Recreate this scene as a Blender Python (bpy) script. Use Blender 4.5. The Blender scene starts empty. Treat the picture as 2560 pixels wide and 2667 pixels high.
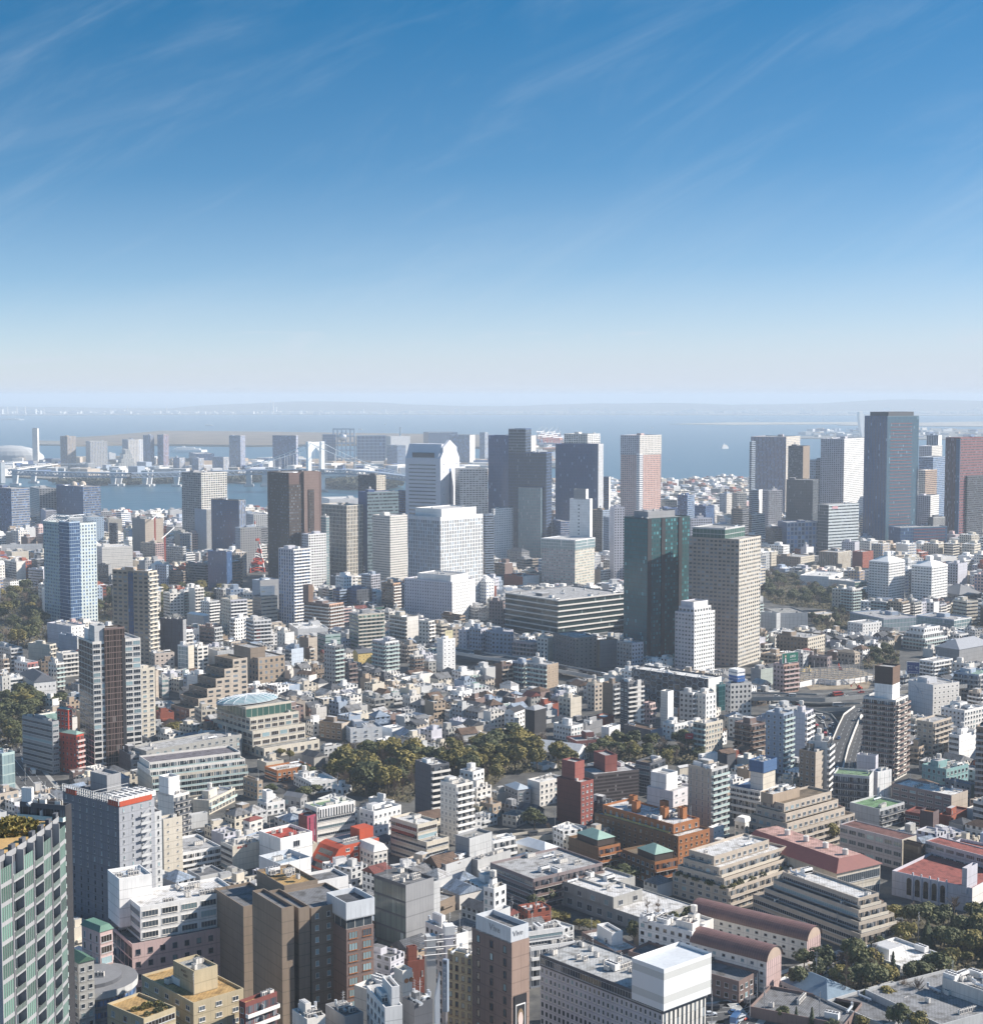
import bpy,math,random
from mathutils import Vector
R=math.radians
SC=bpy.context.scene
C=SC.collection
# ---------------------------------------------------------------- camera, sky, sun, exposure
F,HOR,CAMH,NW,NH=4100.0,1030.0,240.0,2560,2667
PIT=math.atan((NH/2-HOR)/F)
cp,sp=math.cos(PIT),math.sin(PIT)
cam=bpy.data.cameras.new('camera')
cam.sensor_fit='HORIZONTAL';cam.sensor_width=36;cam.lens=36*F/NW
cam.clip_start=1;cam.clip_end=120000
camo=bpy.data.objects.new('camera',cam);C.objects.link(camo)
camo.location=(0,0,CAMH);camo.rotation_euler=(R(90)-PIT,0,0)
SC.camera=camo
SUN_AZ,SUN_EL=R(82),R(33)  # azimuth measured from the view direction (+Y) to the right (+X)
world=bpy.data.worlds.new('World');SC.world=world;world.use_nodes=True
nt=world.node_tree;N,L=nt.nodes,nt.links
for n in list(N):N.remove(n)
def wn(t,**k):
    n=N.new(t)
    for a,b in k.items():setattr(n,a,b)
    return n
def wmath(op,a,b=None,clamp=False):
    n=wn('ShaderNodeMath',operation=op,use_clamp=clamp)
    for i,s in enumerate((a,b)):
        if s is None:continue
        if isinstance(s,(int,float)):n.inputs[i].default_value=s
        else:L.new(s,n.inputs[i])
    return n.outputs[0]
out=wn('ShaderNodeOutputWorld');bg=wn('ShaderNodeBackground')
sky=wn('ShaderNodeTexSky',sky_type='NISHITA',sun_disc=False)
sky.sun_elevation=SUN_EL;sky.sun_rotation=SUN_AZ
sky.altitude=0;sky.air_density=1.0;sky.dust_density=0.6;sky.ozone_density=2.5
tc=wn('ShaderNodeTexCoord')
sep=wn('ShaderNodeSeparateXYZ');L.new(tc.outputs['Generated'],sep.inputs[0])
# clear polarised winter sky: the deep blue reaches low, so the sky model is looked up at a steeper elevation
zz=wmath('MULTIPLY',sep.outputs['Z'],2.8)
cmb=wn('ShaderNodeCombineXYZ');L.new(sep.outputs['X'],cmb.inputs[0]);L.new(sep.outputs['Y'],cmb.inputs[1]);L.new(zz,cmb.inputs[2])
nrm=wn('ShaderNodeVectorMath',operation='NORMALIZE');L.new(cmb.outputs[0],nrm.inputs[0])
L.new(nrm.outputs[0],sky.inputs[0])
hs=wn('ShaderNodeHueSaturation');hs.inputs['Saturation'].default_value=1.38;hs.inputs['Value'].default_value=1.56;hs.inputs['Hue'].default_value=.488
L.new(sky.outputs[0],hs.inputs['Color'])
# thin cirrus streaks rising to the right, and the pale bright air low over the sea, both functions of the sky direction
hx=wmath('DIVIDE',sep.outputs['X'],wmath('MAXIMUM',wmath('ABSOLUTE',sep.outputs['Y']),.2))
cv2=wn('ShaderNodeCombineXYZ');L.new(hx,cv2.inputs[0]);L.new(sep.outputs['Z'],cv2.inputs[1])
def streak(rot,sx,sy,loc,p0,p1,amp):
    mp=wn('ShaderNodeMapping',vector_type='TEXTURE');L.new(cv2.outputs[0],mp.inputs[0])
    mp.inputs['Rotation'].default_value=(0,0,R(rot));mp.inputs['Scale'].default_value=(sx,sy,1);mp.inputs['Location'].default_value=loc
    nz=wn('ShaderNodeTexNoise');nz.inputs['Scale'].default_value=1;nz.inputs['Detail'].default_value=7;nz.inputs['Roughness'].default_value=.55;nz.inputs['Distortion'].default_value=.35
    L.new(mp.outputs[0],nz.inputs[0])
    nz.inputs['Detail'].default_value=12;nz.inputs['Roughness'].default_value=.62;nz.inputs['Distortion'].default_value=.8;cr=wn('ShaderNodeMapRange');cr.interpolation_type='SMOOTHSTEP';L.new(nz.outputs[0],cr.inputs[0])
    for i,v in((1,p0),(2,p1),(3,0),(4,amp)):cr.inputs[i].default_value=v
    return cr.outputs[0]
cl=wmath('ADD',streak(24,.42,.075,(.31,.2,0),.46,.8,.15),streak(27,.22,.045,(1.7,.4,0),.5,.82,.14))
cl=wmath('ADD',cl,wmath('MULTIPLY',streak(3,.05,.012,(.9,.1,0),.52,.7,.8),wmath('MULTIPLY',wmath('LESS_THAN',sep.outputs['Z'],.04),.5)))
mx=wn('ShaderNodeMix',data_type='RGBA');L.new(cl,mx.inputs[0]);L.new(hs.outputs[0],mx.inputs[6])
mx.inputs[7].default_value=(7,8,9,1)
hr=wn('ShaderNodeValToRGB');L.new(wmath('ADD',sep.outputs['Z'],wmath('MULTIPLY',hx,-.025)),hr.inputs[0])
e=hr.color_ramp.elements;e[0].position=0;e[0].color=(.97,.97,.97,1);e[1].position=.25;e[1].color=(0,0,0,1)
for p,v in((.015,.88),(.04,.62),(.078,.31),(.14,.1)):q=e.new(p);q.color=(v,v,v,1)
mh=wn('ShaderNodeMix',data_type='RGBA');L.new(hr.outputs[0],mh.inputs[0]);L.new(mx.outputs[2],mh.inputs[6])
mh.inputs[7].default_value=(6.7,7.5,8.7,1)
L.new(mh.outputs[2],bg.inputs[0]);bg.inputs[1].default_value=0.056
L.new(bg.outputs[0],out.inputs[0])
sun=bpy.data.lights.new('sun','SUN');sun.energy=4.7;sun.angle=R(.5);sun.color=(1,.935,.84)
suno=bpy.data.objects.new('sun',sun);C.objects.link(suno)
sd=Vector((math.sin(SUN_AZ)*math.cos(SUN_EL),math.cos(SUN_AZ)*math.cos(SUN_EL),math.sin(SUN_EL)))
suno.rotation_euler=sd.to_track_quat('Z','Y').to_euler();suno.location=(300,0,600)
vs=SC.view_settings
vs.view_transform='Standard';vs.look='None';vs.gamma=1;vs.exposure=0.8
cy=SC.cycles
cy.max_bounces=4;cy.diffuse_bounces=2;cy.glossy_bounces=2;cy.transmission_bounces=2;cy.volume_bounces=2
cy.use_denoising=True
# ---------------------------------------------------------------- picture <-> place
X0={'1':0,'2':640,'3':1280,'4':1920};Y0={'A':1000,'B':1400,'C':1800,'D':2217}
K=640/1881
def npx(t,x,y):return X0[t[1]]+x*K,Y0[t[0]]+y*K
def g(Y):
    t=min(1,max(0,(Y-1150)/950));t=t*t*(3-2*t)
    return 24-20*t
def ray(x,y):
    a=(x-NW/2)/F;b=(NH/2-y)/F
    return a,cp+b*sp,-sp+b*cp
def on_z(x,y,z):
    a,b,c=ray(x,y);k=(z-CAMH)/c
    return a*k,b*k
def on_y(x,y,Y):
    a,b,c=ray(x,y);k=Y/b
    return a*k,Y,CAMH+c*k
def on_g(x,y,water=False):
    z=0 if water else 12
    for _ in range(0 if water else 12):
        X,Y=on_z(x,y,z);z=.5*z+.5*g(Y)
    X,Y=on_z(x,y,z);return X,Y,z
def proj(X,Y,Z):
    d=Y*cp+(CAMH-Z)*sp;u=Y*sp+(Z-CAMH)*cp
    return NW/2+F*X/d,NH/2-F*u/d
def z_at(Y,y):
    return on_y(NW/2,y,Y)[2]
# ---------------------------------------------------------------- materials
PAL=dict(white=(.83,.81,.79),off=(.72,.68,.63),cream=(.6,.54,.45),beige=(.47,.4,.33),tan=(.4,.31,.23),ochre=(.46,.38,.25),
  brown=(.16,.1,.07),dkbrown=(.07,.05,.042),brick=(.3,.085,.05),rust=(.36,.14,.05),red=(.45,.06,.035),pink=(.55,.4,.38),lgrey=(.5,.5,.5),
  grey=(.3,.3,.31),mgrey=(.2,.2,.21),dgrey=(.09,.095,.11),black=(.03,.03,.035),blueg=(.3,.36,.45),lav=(.52,.51,.56),teal=(.05,.16,.18),
  mauve=(.2,.14,.125),green=(.19,.3,.17),verd=(.27,.4,.34),sky=(.45,.55,.65),yellow=(.7,.52,.2),navy=(.055,.1,.22),conc=(.36,.35,.33),
  redroof=(.34,.1,.08),pinkroof=(.58,.35,.3),maroon=(.2,.06,.05),silver=(.6,.62,.65),roof=(.47,.46,.46),roofl=(.72,.7,.69),roofd=(.2,.2,.21),
  blue=(.06,.13,.27),glz=(.42,.52,.5),deck=(.5,.32,.13),soil=(.2,.15,.1),taupe=(.24,.185,.14),purple=(.25,.2,.2),orange=(.47,.075,.03))
GLS=dict(dk=(.018,.026,.038),bl=(.045,.095,.2),te=(.012,.075,.085),gr=(.06,.13,.11),pale=(.2,.28,.3),br=(.03,.022,.018),mid=(.06,.075,.09))
def col(c):return PAL[c]if isinstance(c,str)else c
MC={}
def base_mat(name):
    m=bpy.data.materials.new(name);m.use_nodes=True
    return m,m.node_tree.nodes,m.node_tree.links,m.node_tree.nodes['Principled BSDF']
def mth(N,L,op,a,b=None,c=None):
    n=N.new('ShaderNodeMath');n.operation=op
    for i,s in enumerate((a,b,c)):
        if s is None:continue
        if isinstance(s,(int,float)):n.inputs[i].default_value=s
        else:L.new(s,n.inputs[i])
    return n.outputs[0]
def mixc(N,L,f,a,b,mode='MIX'):
    n=N.new('ShaderNodeMix');n.data_type='RGBA';n.blend_type=mode
    for i,s in((0,f),(6,a),(7,b)):
        if isinstance(s,(int,float)):n.inputs[i].default_value=s
        elif isinstance(s,tuple):n.inputs[i].default_value=tuple(s)+(1,)if len(s)==3 else s
        else:L.new(s,n.inputs[i])
    return n.outputs[2]
def weather(N,L,c,amt=.22,scale=.12):
    """paint or concrete with soft blotches and vertical rain streaks"""
    tc=N.new('ShaderNodeTexCoord');mp=N.new('ShaderNodeMapping');mp.inputs['Scale'].default_value=(1,1,.18)
    L.new(tc.outputs['Object'],mp.inputs[0])
    a=N.new('ShaderNodeTexNoise');a.inputs['Scale'].default_value=scale*6;a.inputs['Detail'].default_value=6;L.new(mp.outputs[0],a.inputs[0])
    b=N.new('ShaderNodeTexNoise');b.inputs['Scale'].default_value=scale;b.inputs['Detail'].default_value=3;L.new(tc.outputs['Object'],b.inputs[0])
    s=mth(N,L,'ADD',a.outputs[0],b.outputs[0])
    f=mth(N,L,'MULTIPLY_ADD',s,amt*1.6,1-amt*1.6)
    oi=N.new('ShaderNodeObjectInfo')
    f=mth(N,L,'MULTIPLY',f,mth(N,L,'MULTIPLY_ADD',oi.outputs['Random'],.1,.95))
    v=N.new('ShaderNodeVectorMath');v.operation='SCALE';v.inputs[0].default_value=c;L.new(f,v.inputs['Scale'])
    return v.outputs[0]
def mat(c,rough=.8,metal=0,amt=.2,scale=.12):
    key=('p',c if isinstance(c,str)else tuple(c),rough,metal,amt,scale)
    if key in MC:return MC[key]
    m,N,L,b=base_mat('paint_%s'%(c if isinstance(c,str)else 'mix'))
    L.new(weather(N,L,col(c),amt,scale),b.inputs['Base Color'])
    b.inputs['Roughness'].default_value=rough;b.inputs['Metallic'].default_value=metal
    MC[key]=m;return m
def roofmat(c,rough=.85):
    """flat roof sheet: laid strips with seams, puddle stains and repaired patches"""
    key=('r',c if isinstance(c,str)else tuple(c),rough)
    if key in MC:return MC[key]
    m,N,L,b=base_mat('roofing');base=weather(N,L,col(c),.34,.22)
    tc=N.new('ShaderNodeTexCoord');br=N.new('ShaderNodeTexBrick');L.new(tc.outputs['Object'],br.inputs[0])
    br.inputs['Color1'].default_value=(1,1,1,1);br.inputs['Color2'].default_value=(.8,.8,.8,1);br.inputs['Mortar'].default_value=(.5,.5,.5,1);br.inputs['Scale'].default_value=.34;br.inputs['Mortar Size'].default_value=.035;br.inputs['Bias'].default_value=-.3
    nz=N.new('ShaderNodeTexNoise');nz.inputs['Scale'].default_value=.32;nz.inputs['Detail'].default_value=5;L.new(tc.outputs['Object'],nz.inputs[0])
    st=N.new('ShaderNodeValToRGB');L.new(nz.outputs[0],st.inputs[0]);st.color_ramp.elements[0].position=.35;st.color_ramp.elements[0].color=(.55,.53,.5,1);st.color_ramp.elements[1].position=.52
    L.new(mixc(N,L,1.,mixc(N,L,1.,base,br.outputs[0],'MULTIPLY'),st.outputs[0],'MULTIPLY'),b.inputs['Base Color']);b.inputs['Roughness'].default_value=rough
    MC[key]=m;return m
def seams(N,L,c,u,v):
    """panel joints: one per storey and two per bay"""
    lv=mth(N,L,'MULTIPLY',mth(N,L,'LESS_THAN',mth(N,L,'FRACT',v),.08),mth(N,L,'GREATER_THAN',mth(N,L,'ABSOLUTE',v),.001))
    lu=mth(N,L,'MULTIPLY',mth(N,L,'LESS_THAN',mth(N,L,'FRACT',mth(N,L,'MULTIPLY',u,2)),.08),mth(N,L,'GREATER_THAN',mth(N,L,'ABSOLUTE',u),.001))
    v_=N.new('ShaderNodeVectorMath');v_.operation='SCALE';L.new(c,v_.inputs[0]);L.new(mth(N,L,'MULTIPLY_ADD',mth(N,L,'MAXIMUM',lv,mth(N,L,'MULTIPLY',lu,.6)),-.3,1),v_.inputs['Scale'])
    return v_.outputs[0]
def wallmat(w):
    key=('w',w if isinstance(w,str)else tuple(w))
    if key in MC:return MC[key]
    m,N,L,b=base_mat('panel_wall');uv=N.new('ShaderNodeUVMap');s=N.new('ShaderNodeSeparateXYZ');L.new(uv.outputs[0],s.inputs[0])
    L.new(seams(N,L,weather(N,L,col(w),.24),s.outputs[0],s.outputs[1]),b.inputs['Base Color']);b.inputs['Roughness'].default_value=.8
    MC[key]=m;return m
def glass(c,rough=.06):
    key=('g',c,rough)
    if key in MC:return MC[key]
    m,N,L,b=base_mat('glass_%s'%(c if isinstance(c,str)else 'mix'))
    oi=N.new('ShaderNodeObjectInfo')
    cc=GLS[c]if isinstance(c,str)else c
    L.new(mixc(N,L,oi.outputs['Random'],tuple(.6*k for k in cc),tuple(1.7*k for k in cc)),b.inputs['Base Color'])
    b.inputs['Roughness'].default_value=rough;b.inputs['IOR'].default_value=1.6
    MC[key]=m;return m
def facade(w,gl,ww,wh,frame=None,cur=.26):
    """wall with windows: UV counts bays (u) and storeys (v)"""
    key=('f',w if isinstance(w,str)else tuple(w),gl,ww,wh,frame,cur)
    if key in MC:return MC[key]
    m,N,L,b=base_mat('facade')
    uv=N.new('ShaderNodeUVMap');sp_=N.new('ShaderNodeSeparateXYZ');L.new(uv.outputs[0],sp_.inputs[0])
    u,v=sp_.outputs[0],sp_.outputs[1]
    fu,fv=mth(N,L,'FRACT',u),mth(N,L,'FRACT',v)
    du=mth(N,L,'ABSOLUTE',mth(N,L,'SUBTRACT',fu,.5));dv=mth(N,L,'ABSOLUTE',mth(N,L,'SUBTRACT',fv,.55 if wh<.8 else .5))
    mk=mth(N,L,'MULTIPLY',mth(N,L,'LESS_THAN',du,ww/2),mth(N,L,'LESS_THAN',dv,wh/2))
    oi=N.new('ShaderNodeObjectInfo')
    cv=N.new('ShaderNodeCombineXYZ');L.new(mth(N,L,'FLOOR',mth(N,L,'MULTIPLY',u,2 if ww>.8 else 1)),cv.inputs[0]);L.new(mth(N,L,'FLOOR',v),cv.inputs[1]);L.new(oi.outputs['Random'],cv.inputs[2])
    wnz=N.new('ShaderNodeTexWhiteNoise');L.new(cv.outputs[0],wnz.inputs[0])
    rp=N.new('ShaderNodeValToRGB');rp.color_ramp.interpolation='CONSTANT';L.new(wnz.outputs[0],rp.inputs[0])
    gc=GLS[gl]if isinstance(gl,str)else gl
    e=rp.color_ramp.elements
    e[0].color=tuple((.6 if cur>.1 else .85)*k for k in gc)+(1,);e[1].position=.4;e[1].color=gc+(1,)
    x=e.new(1-cur);x.color=tuple(min(.5,(1.8*k+.02)if cur>.1 else 1.25*k)for k in gc)+(1,)
    x=e.new(1-cur*.35);x.color=tuple(min(.5,2.2*k+.1)for k in gc)+(1,)
    gcol=rp.outputs[0]
    if frame is not None:  # mullion in the middle of each window
        gcol=mixc(N,L,mth(N,L,'LESS_THAN',mth(N,L,'ABSOLUTE',mth(N,L,'SUBTRACT',mth(N,L,'FRACT',mth(N,L,'MULTIPLY',u,2)),.5)),frame),gcol,tuple(col(w)))
    L.new(mixc(N,L,mk,seams(N,L,weather(N,L,col(w)),u,v),gcol),b.inputs['Base Color'])
    L.new(mth(N,L,'MULTIPLY_ADD',mk,-.7,.82),b.inputs['Roughness'])
    MC[key]=m;return m
# ---------------------------------------------------------------- mesh building
class MB:
    def __init__(s):s.v=[];s.f=[];s.uv=[];s.m=[]
    def quad(s,a,b,c,d,m=0,uv=None):
        i=len(s.v);s.v+=[a,b,c,d];s.f.append((i,i+1,i+2,i+3));s.m.append(m)
        s.uv+=uv or[(0,0)]*4
    def tri(s,a,b,c,m=0):
        i=len(s.v);s.v+=[a,b,c];s.f.append((i,i+1,i+2));s.m.append(m);s.uv+=[(0,0)]*3
    def poly(s,ps,m=0):
        i=len(s.v);s.v+=list(ps);s.f.append(tuple(range(i,i+len(ps))));s.m.append(m);s.uv+=[(0,0)]*len(ps)
    def box(s,x0,x1,y0,y1,z0,z1,m=0,bot=False):
        p=lambda x,y,z:(x,y,z)
        s.quad(p(x0,y0,z0),p(x1,y0,z0),p(x1,y0,z1),p(x0,y0,z1),m)
        s.quad(p(x1,y0,z0),p(x1,y1,z0),p(x1,y1,z1),p(x1,y0,z1),m)
        s.quad(p(x1,y1,z0),p(x0,y1,z0),p(x0,y1,z1),p(x1,y1,z1),m)
        s.quad(p(x0,y1,z0),p(x0,y0,z0),p(x0,y0,z1),p(x0,y1,z1),m)
        s.quad(p(x0,y0,z1),p(x1,y0,z1),p(x1,y1,z1),p(x0,y1,z1),m)
        if bot:s.quad(p(x0,y0,z0),p(x0,y1,z0),p(x1,y1,z0),p(x1,y0,z0),m)
    def bar(s,a,b,r,n=4,m=0,r2=None):
        a,b=Vector(a),Vector(b);d=(b-a).normalized();r2=r if r2 is None else r2
        u=d.orthogonal().normalized();w=d.cross(u)
        ring=lambda c,q:[tuple(c+q*(math.cos(6.28319*k/n+.785)*u+math.sin(6.28319*k/n+.785)*w))for k in range(n)]
        A,B_=ring(a,r),ring(b,r2)
        for k in range(n):s.quad(A[k],A[(k+1)%n],B_[(k+1)%n],B_[k],m)
        s.poly(A[::-1],m);s.poly(B_,m)
    def prism(s,ps,z0,z1,m=0,mt=None,bay=4,sto=3.5,cap=True,v0=None):
        """ps counter-clockwise plan outline; side UVs count bays and storeys"""
        n=len(ps)
        for k in range(n):
            a,b=ps[k],ps[(k+1)%n];l=math.hypot(b[0]-a[0],b[1]-a[1])
            nb=max(1,round(l/bay));ns=(z1-z0)/sto
            s.quad((a[0],a[1],z0),(b[0],b[1],z0),(b[0],b[1],z1),(a[0],a[1],z1),m[k]if isinstance(m,(list,tuple))else m,[(0,0),(nb,0),(nb,ns),(0,ns)])
        if cap:s.poly([(p[0],p[1],z1)for p in ps],(m if not isinstance(m,(list,tuple))else m[0])if mt is None else mt)
    def extr(s,prof,y0,y1,m=0,side=None):
        """profile in (x,z) counter-clockwise seen from -y, extruded along y"""
        n=len(prof)
        s.poly([(p[0],y0,p[1])for p in prof],m);s.poly([(p[0],y1,p[1])for p in reversed(prof)],m)
        for k in range(n):
            a,b=prof[k],prof[(k+1)%n]
            s.quad((a[0],y0,a[1]),(a[0],y1,a[1]),(b[0],y1,b[1]),(b[0],y0,b[1]),m if side is None else side)
    def data(s,name,mats):
        me=bpy.data.meshes.new(name);me.from_pydata(s.v,[],s.f)
        for m in mats:me.materials.append(m)
        me.polygons.foreach_set('material_index',s.m)
        ul=me.uv_layers.new(name='UVMap');fl=[c for p in s.uv for c in p];ul.data.foreach_set('uv',fl)
        me.update();return me
    def build(s,name,mats,parent=None,loc=None,rz=0):
        return obj(name,s.data(name,mats if isinstance(mats,list)else[mats]),parent,loc,rz)
def obj(name,data,parent=None,loc=None,rz=0,rot=None):
    o=bpy.data.objects.new(name,data);C.objects.link(o)
    if parent is not None:o.parent=parent
    if loc is not None:o.location=loc
    if rot is not None:o.rotation_euler=rot
    elif rz:o.rotation_euler=(0,0,rz)
    return o
THINGS=[];LAND=[];FOOT=[];RECT=[]
def tag(o,label,cat,group=None,kind=None,adj=None,px=None,ref=None):
    """label, or adj = words for a label that is completed from its neighbours at the end"""
    if kind:o['kind']=kind
    if cat:o['category']=cat
    if group:o['group']=group
    if label:o['label']=label
    if px is None and kind is None:
        l=o.location;px=proj(l.x,l.y,l.z+4)
    if kind is None:THINGS.append((o,adj,px))
    if ref:LAND.append((ref,px))
    return o
def thing(name,label,cat,loc,rz=0,**k):
    o=obj(name,None,None,loc,rz);o.empty_display_size=2
    return tag(o,label,cat,**k)
rnd=random.Random(7)
# ---------------------------------------------------------------- shared small meshes
def m_ac():
    m=MB();m.box(-.95,.95,-.45,.45,.15,1.75)
    for x in(-.45,.45):
        m.prism([(x+.36*math.cos(a*.7854),.36*math.sin(a*.7854))for a in range(8)],1.75,1.8,1)
        m.quad((x-.36,-.46,.4),(x+.36,-.46,.4),(x+.36,-.46,1.5),(x-.36,-.46,1.5),1)
    m.box(-.9,.9,-.4,.4,0,.15,1)
    return m.data('air_conditioner',[mat('off',.6),mat('dgrey')])
def m_tank():
    m=MB();p=lambda r:[(r*math.cos(a*.5236),r*math.sin(a*.5236))for a in range(12)]
    m.prism(p(1.3),.9,3.2,0);m.prism(p(.5),3.2,3.4,0)
    for x in(-.8,.8):
        for y in(-.8,.8):m.box(x-.1,x+.1,y-.1,y+.1,0,.9,1)
    return m.data('water_tank',[mat('off',.5),mat('grey')])
def m_duct():
    m=MB();m.bar((-3,0,.9),(3,0,.9),.45,8);m.bar((3,0,.9),(3,0,2.3),.45,8)
    for x in(-2,0,2):m.box(x-.08,x+.08,-.4,.4,0,.5)
    return m.data('duct',[mat('silver',.4,.3)])
def m_ant():
    m=MB();m.bar((0,0,0),(0,0,7),.07,5)
    for z in(5,5.8,6.5):m.bar((-.7,0,z),(.7,0,z),.04)
    return m.data('antenna',[mat('lgrey',.5)])
def m_chil():
    m=MB();m.box(-2.4,2.4,-1.2,1.2,.3,2.4)
    for k in range(4):
        x=-1.8+1.2*k;m.prism([(x+.5*math.cos(a*.6283),.5*math.sin(a*.6283))for a in range(10)],2.4,2.62,1)
    for s in(-1,1):m.quad((-2.3,-1.21,.6),(2.3,-1.21,.6),(2.3,-1.21,1.5),(-2.3,-1.21,1.5),1)
    m.box(-2.3,2.3,-1.1,1.1,0,.3,1)
    return m.data('cooling_unit',[mat('white',.5),mat('dgrey')])
AC,TANK,DUCT,ANT,CHIL=m_ac(),m_tank(),m_duct(),m_ant(),m_chil()
WIN={}
def winmesh(w,h,gl,fr):
    key=(round(w,1),round(h,1),gl,fr)
    if key not in WIN:
        w,h=key[0],key[1];m=MB();a,b,t=w/2,h/2,.09
        pm_=MB();pm_.quad((-a+t,-.05,-b+t),(a-t,-.05,-b+t),(a-t,-.05,b-t),(-a+t,-.05,b-t))
        for x0,x1,z0,z1 in((-a,a,-b,-b+t),(-a,a,b-t,b),(-a,-a+t,-b+t,b-t),(a-t,a,-b+t,b-t)):m.box(x0,x1,-.12,.02,z0,z1,0,True)
        k=max(1,round(w/1.2))
        for i in range(1,k):x=-a+w*i/k;m.box(x-.04,x+.04,-.1,-.04,-b+t,b-t,0)
        m.box(-a-.1,a+.1,-.25,0,-b-.12,-b,0,True)
        WIN[key]=(pm_.data('window',[glass(gl)]),m.data('frame',[mat(fr,.5)]))
    return WIN[key]
BAL={}
def balmesh(l,d,h,c,part):
    key=(round(l,1),d,h,c,part)
    if key not in BAL:
        l=key[0];m=MB()
        m.box(0,l,-d,-.02,-.16,0,1,True);m.box(0,l,-d,-d+.12,0,h,0);m.box(0,.12,-d+.12,-.02,0,h,0);m.box(l-.12,l,-d+.12,-.02,0,h,0)
        if part:
            n=max(1,round(l/part))
            for k in range(1,n):x=l*k/n;m.box(x-.06,x+.06,-d+.12,-.02,0,2.4,1)
        BAL[key]=m.data('balcony',[mat(c,.6),mat('off')])
    return BAL[key]
NEAR=1020
def clutter(root,x0,x1,y0,y1,z,D,n,ph=1,w='off',rs=None,rf_=None):
    r=rs or rnd;rf_=rf_ or root
    W,Ln=x1-x0,y1-y0
    if ph and r.random()<.8:
        pw,pl=min(9,W*r.uniform(.28,.45)),min(9,Ln*r.uniform(.28,.45));hx=r.uniform(x0+1,max(x0+1.1,x1-pw-1));hy=r.uniform(y0+.3*Ln,max(y0+.31*Ln,y1-pl-1));hh=r.uniform(2.2,4.2)
        m=MB();m.box(hx,hx+pw,hy,hy+pl,z,z+hh);m.box(hx+.3,hx+pw-.3,hy+.3,hy+pl-.3,z+hh,z+hh+.12,1)
        m.quad((hx+.6,hy-.03,z),(hx+1.5,hy-.03,z),(hx+1.5,hy-.03,z+2),(hx+.6,hy-.03,z+2),2)
        pt=m.build('penthouse',[mat(w),mat('roof'),mat('mgrey')],root)
        if W>7 and r.random()<.28:obj('water_tank',TANK,pt,(hx+pw*.5,hy+pl*.5,z+hh+.12))
    for k in range(n):
        q=r.random();x,y=r.uniform(x0+1.4,max(x0+1.5,x1-1.4)),r.uniform(y0+1.4,max(y0+1.5,y1-1.4))
        if q<.16:obj('antenna',ANT,rf_,(x,y,z),r.uniform(0,3))
        elif q<.3:obj('duct',DUCT,rf_,(x,y,z),r.choice((0,1.5708)))
        elif q<.42 and W>10:obj('cooling_unit',CHIL,rf_,(x,y,z),r.choice((0,1.5708)))
        else:
            t_=r.choice((0,1.5708));n_=r.choice((1,1,2,4))if D<1000 else 1
            for i in range(n_):obj('air_conditioner',AC,rf_,(min(x1-1.2,x+(2.1*i if not t_ else 1.1*i)),y,z),t_)
def win(w,h,gl,fr,root,p,rz=0):
    a,b=winmesh(w,h,gl,fr);o=obj('window',a,root,p,rz);obj('frame',b,o)
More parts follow.
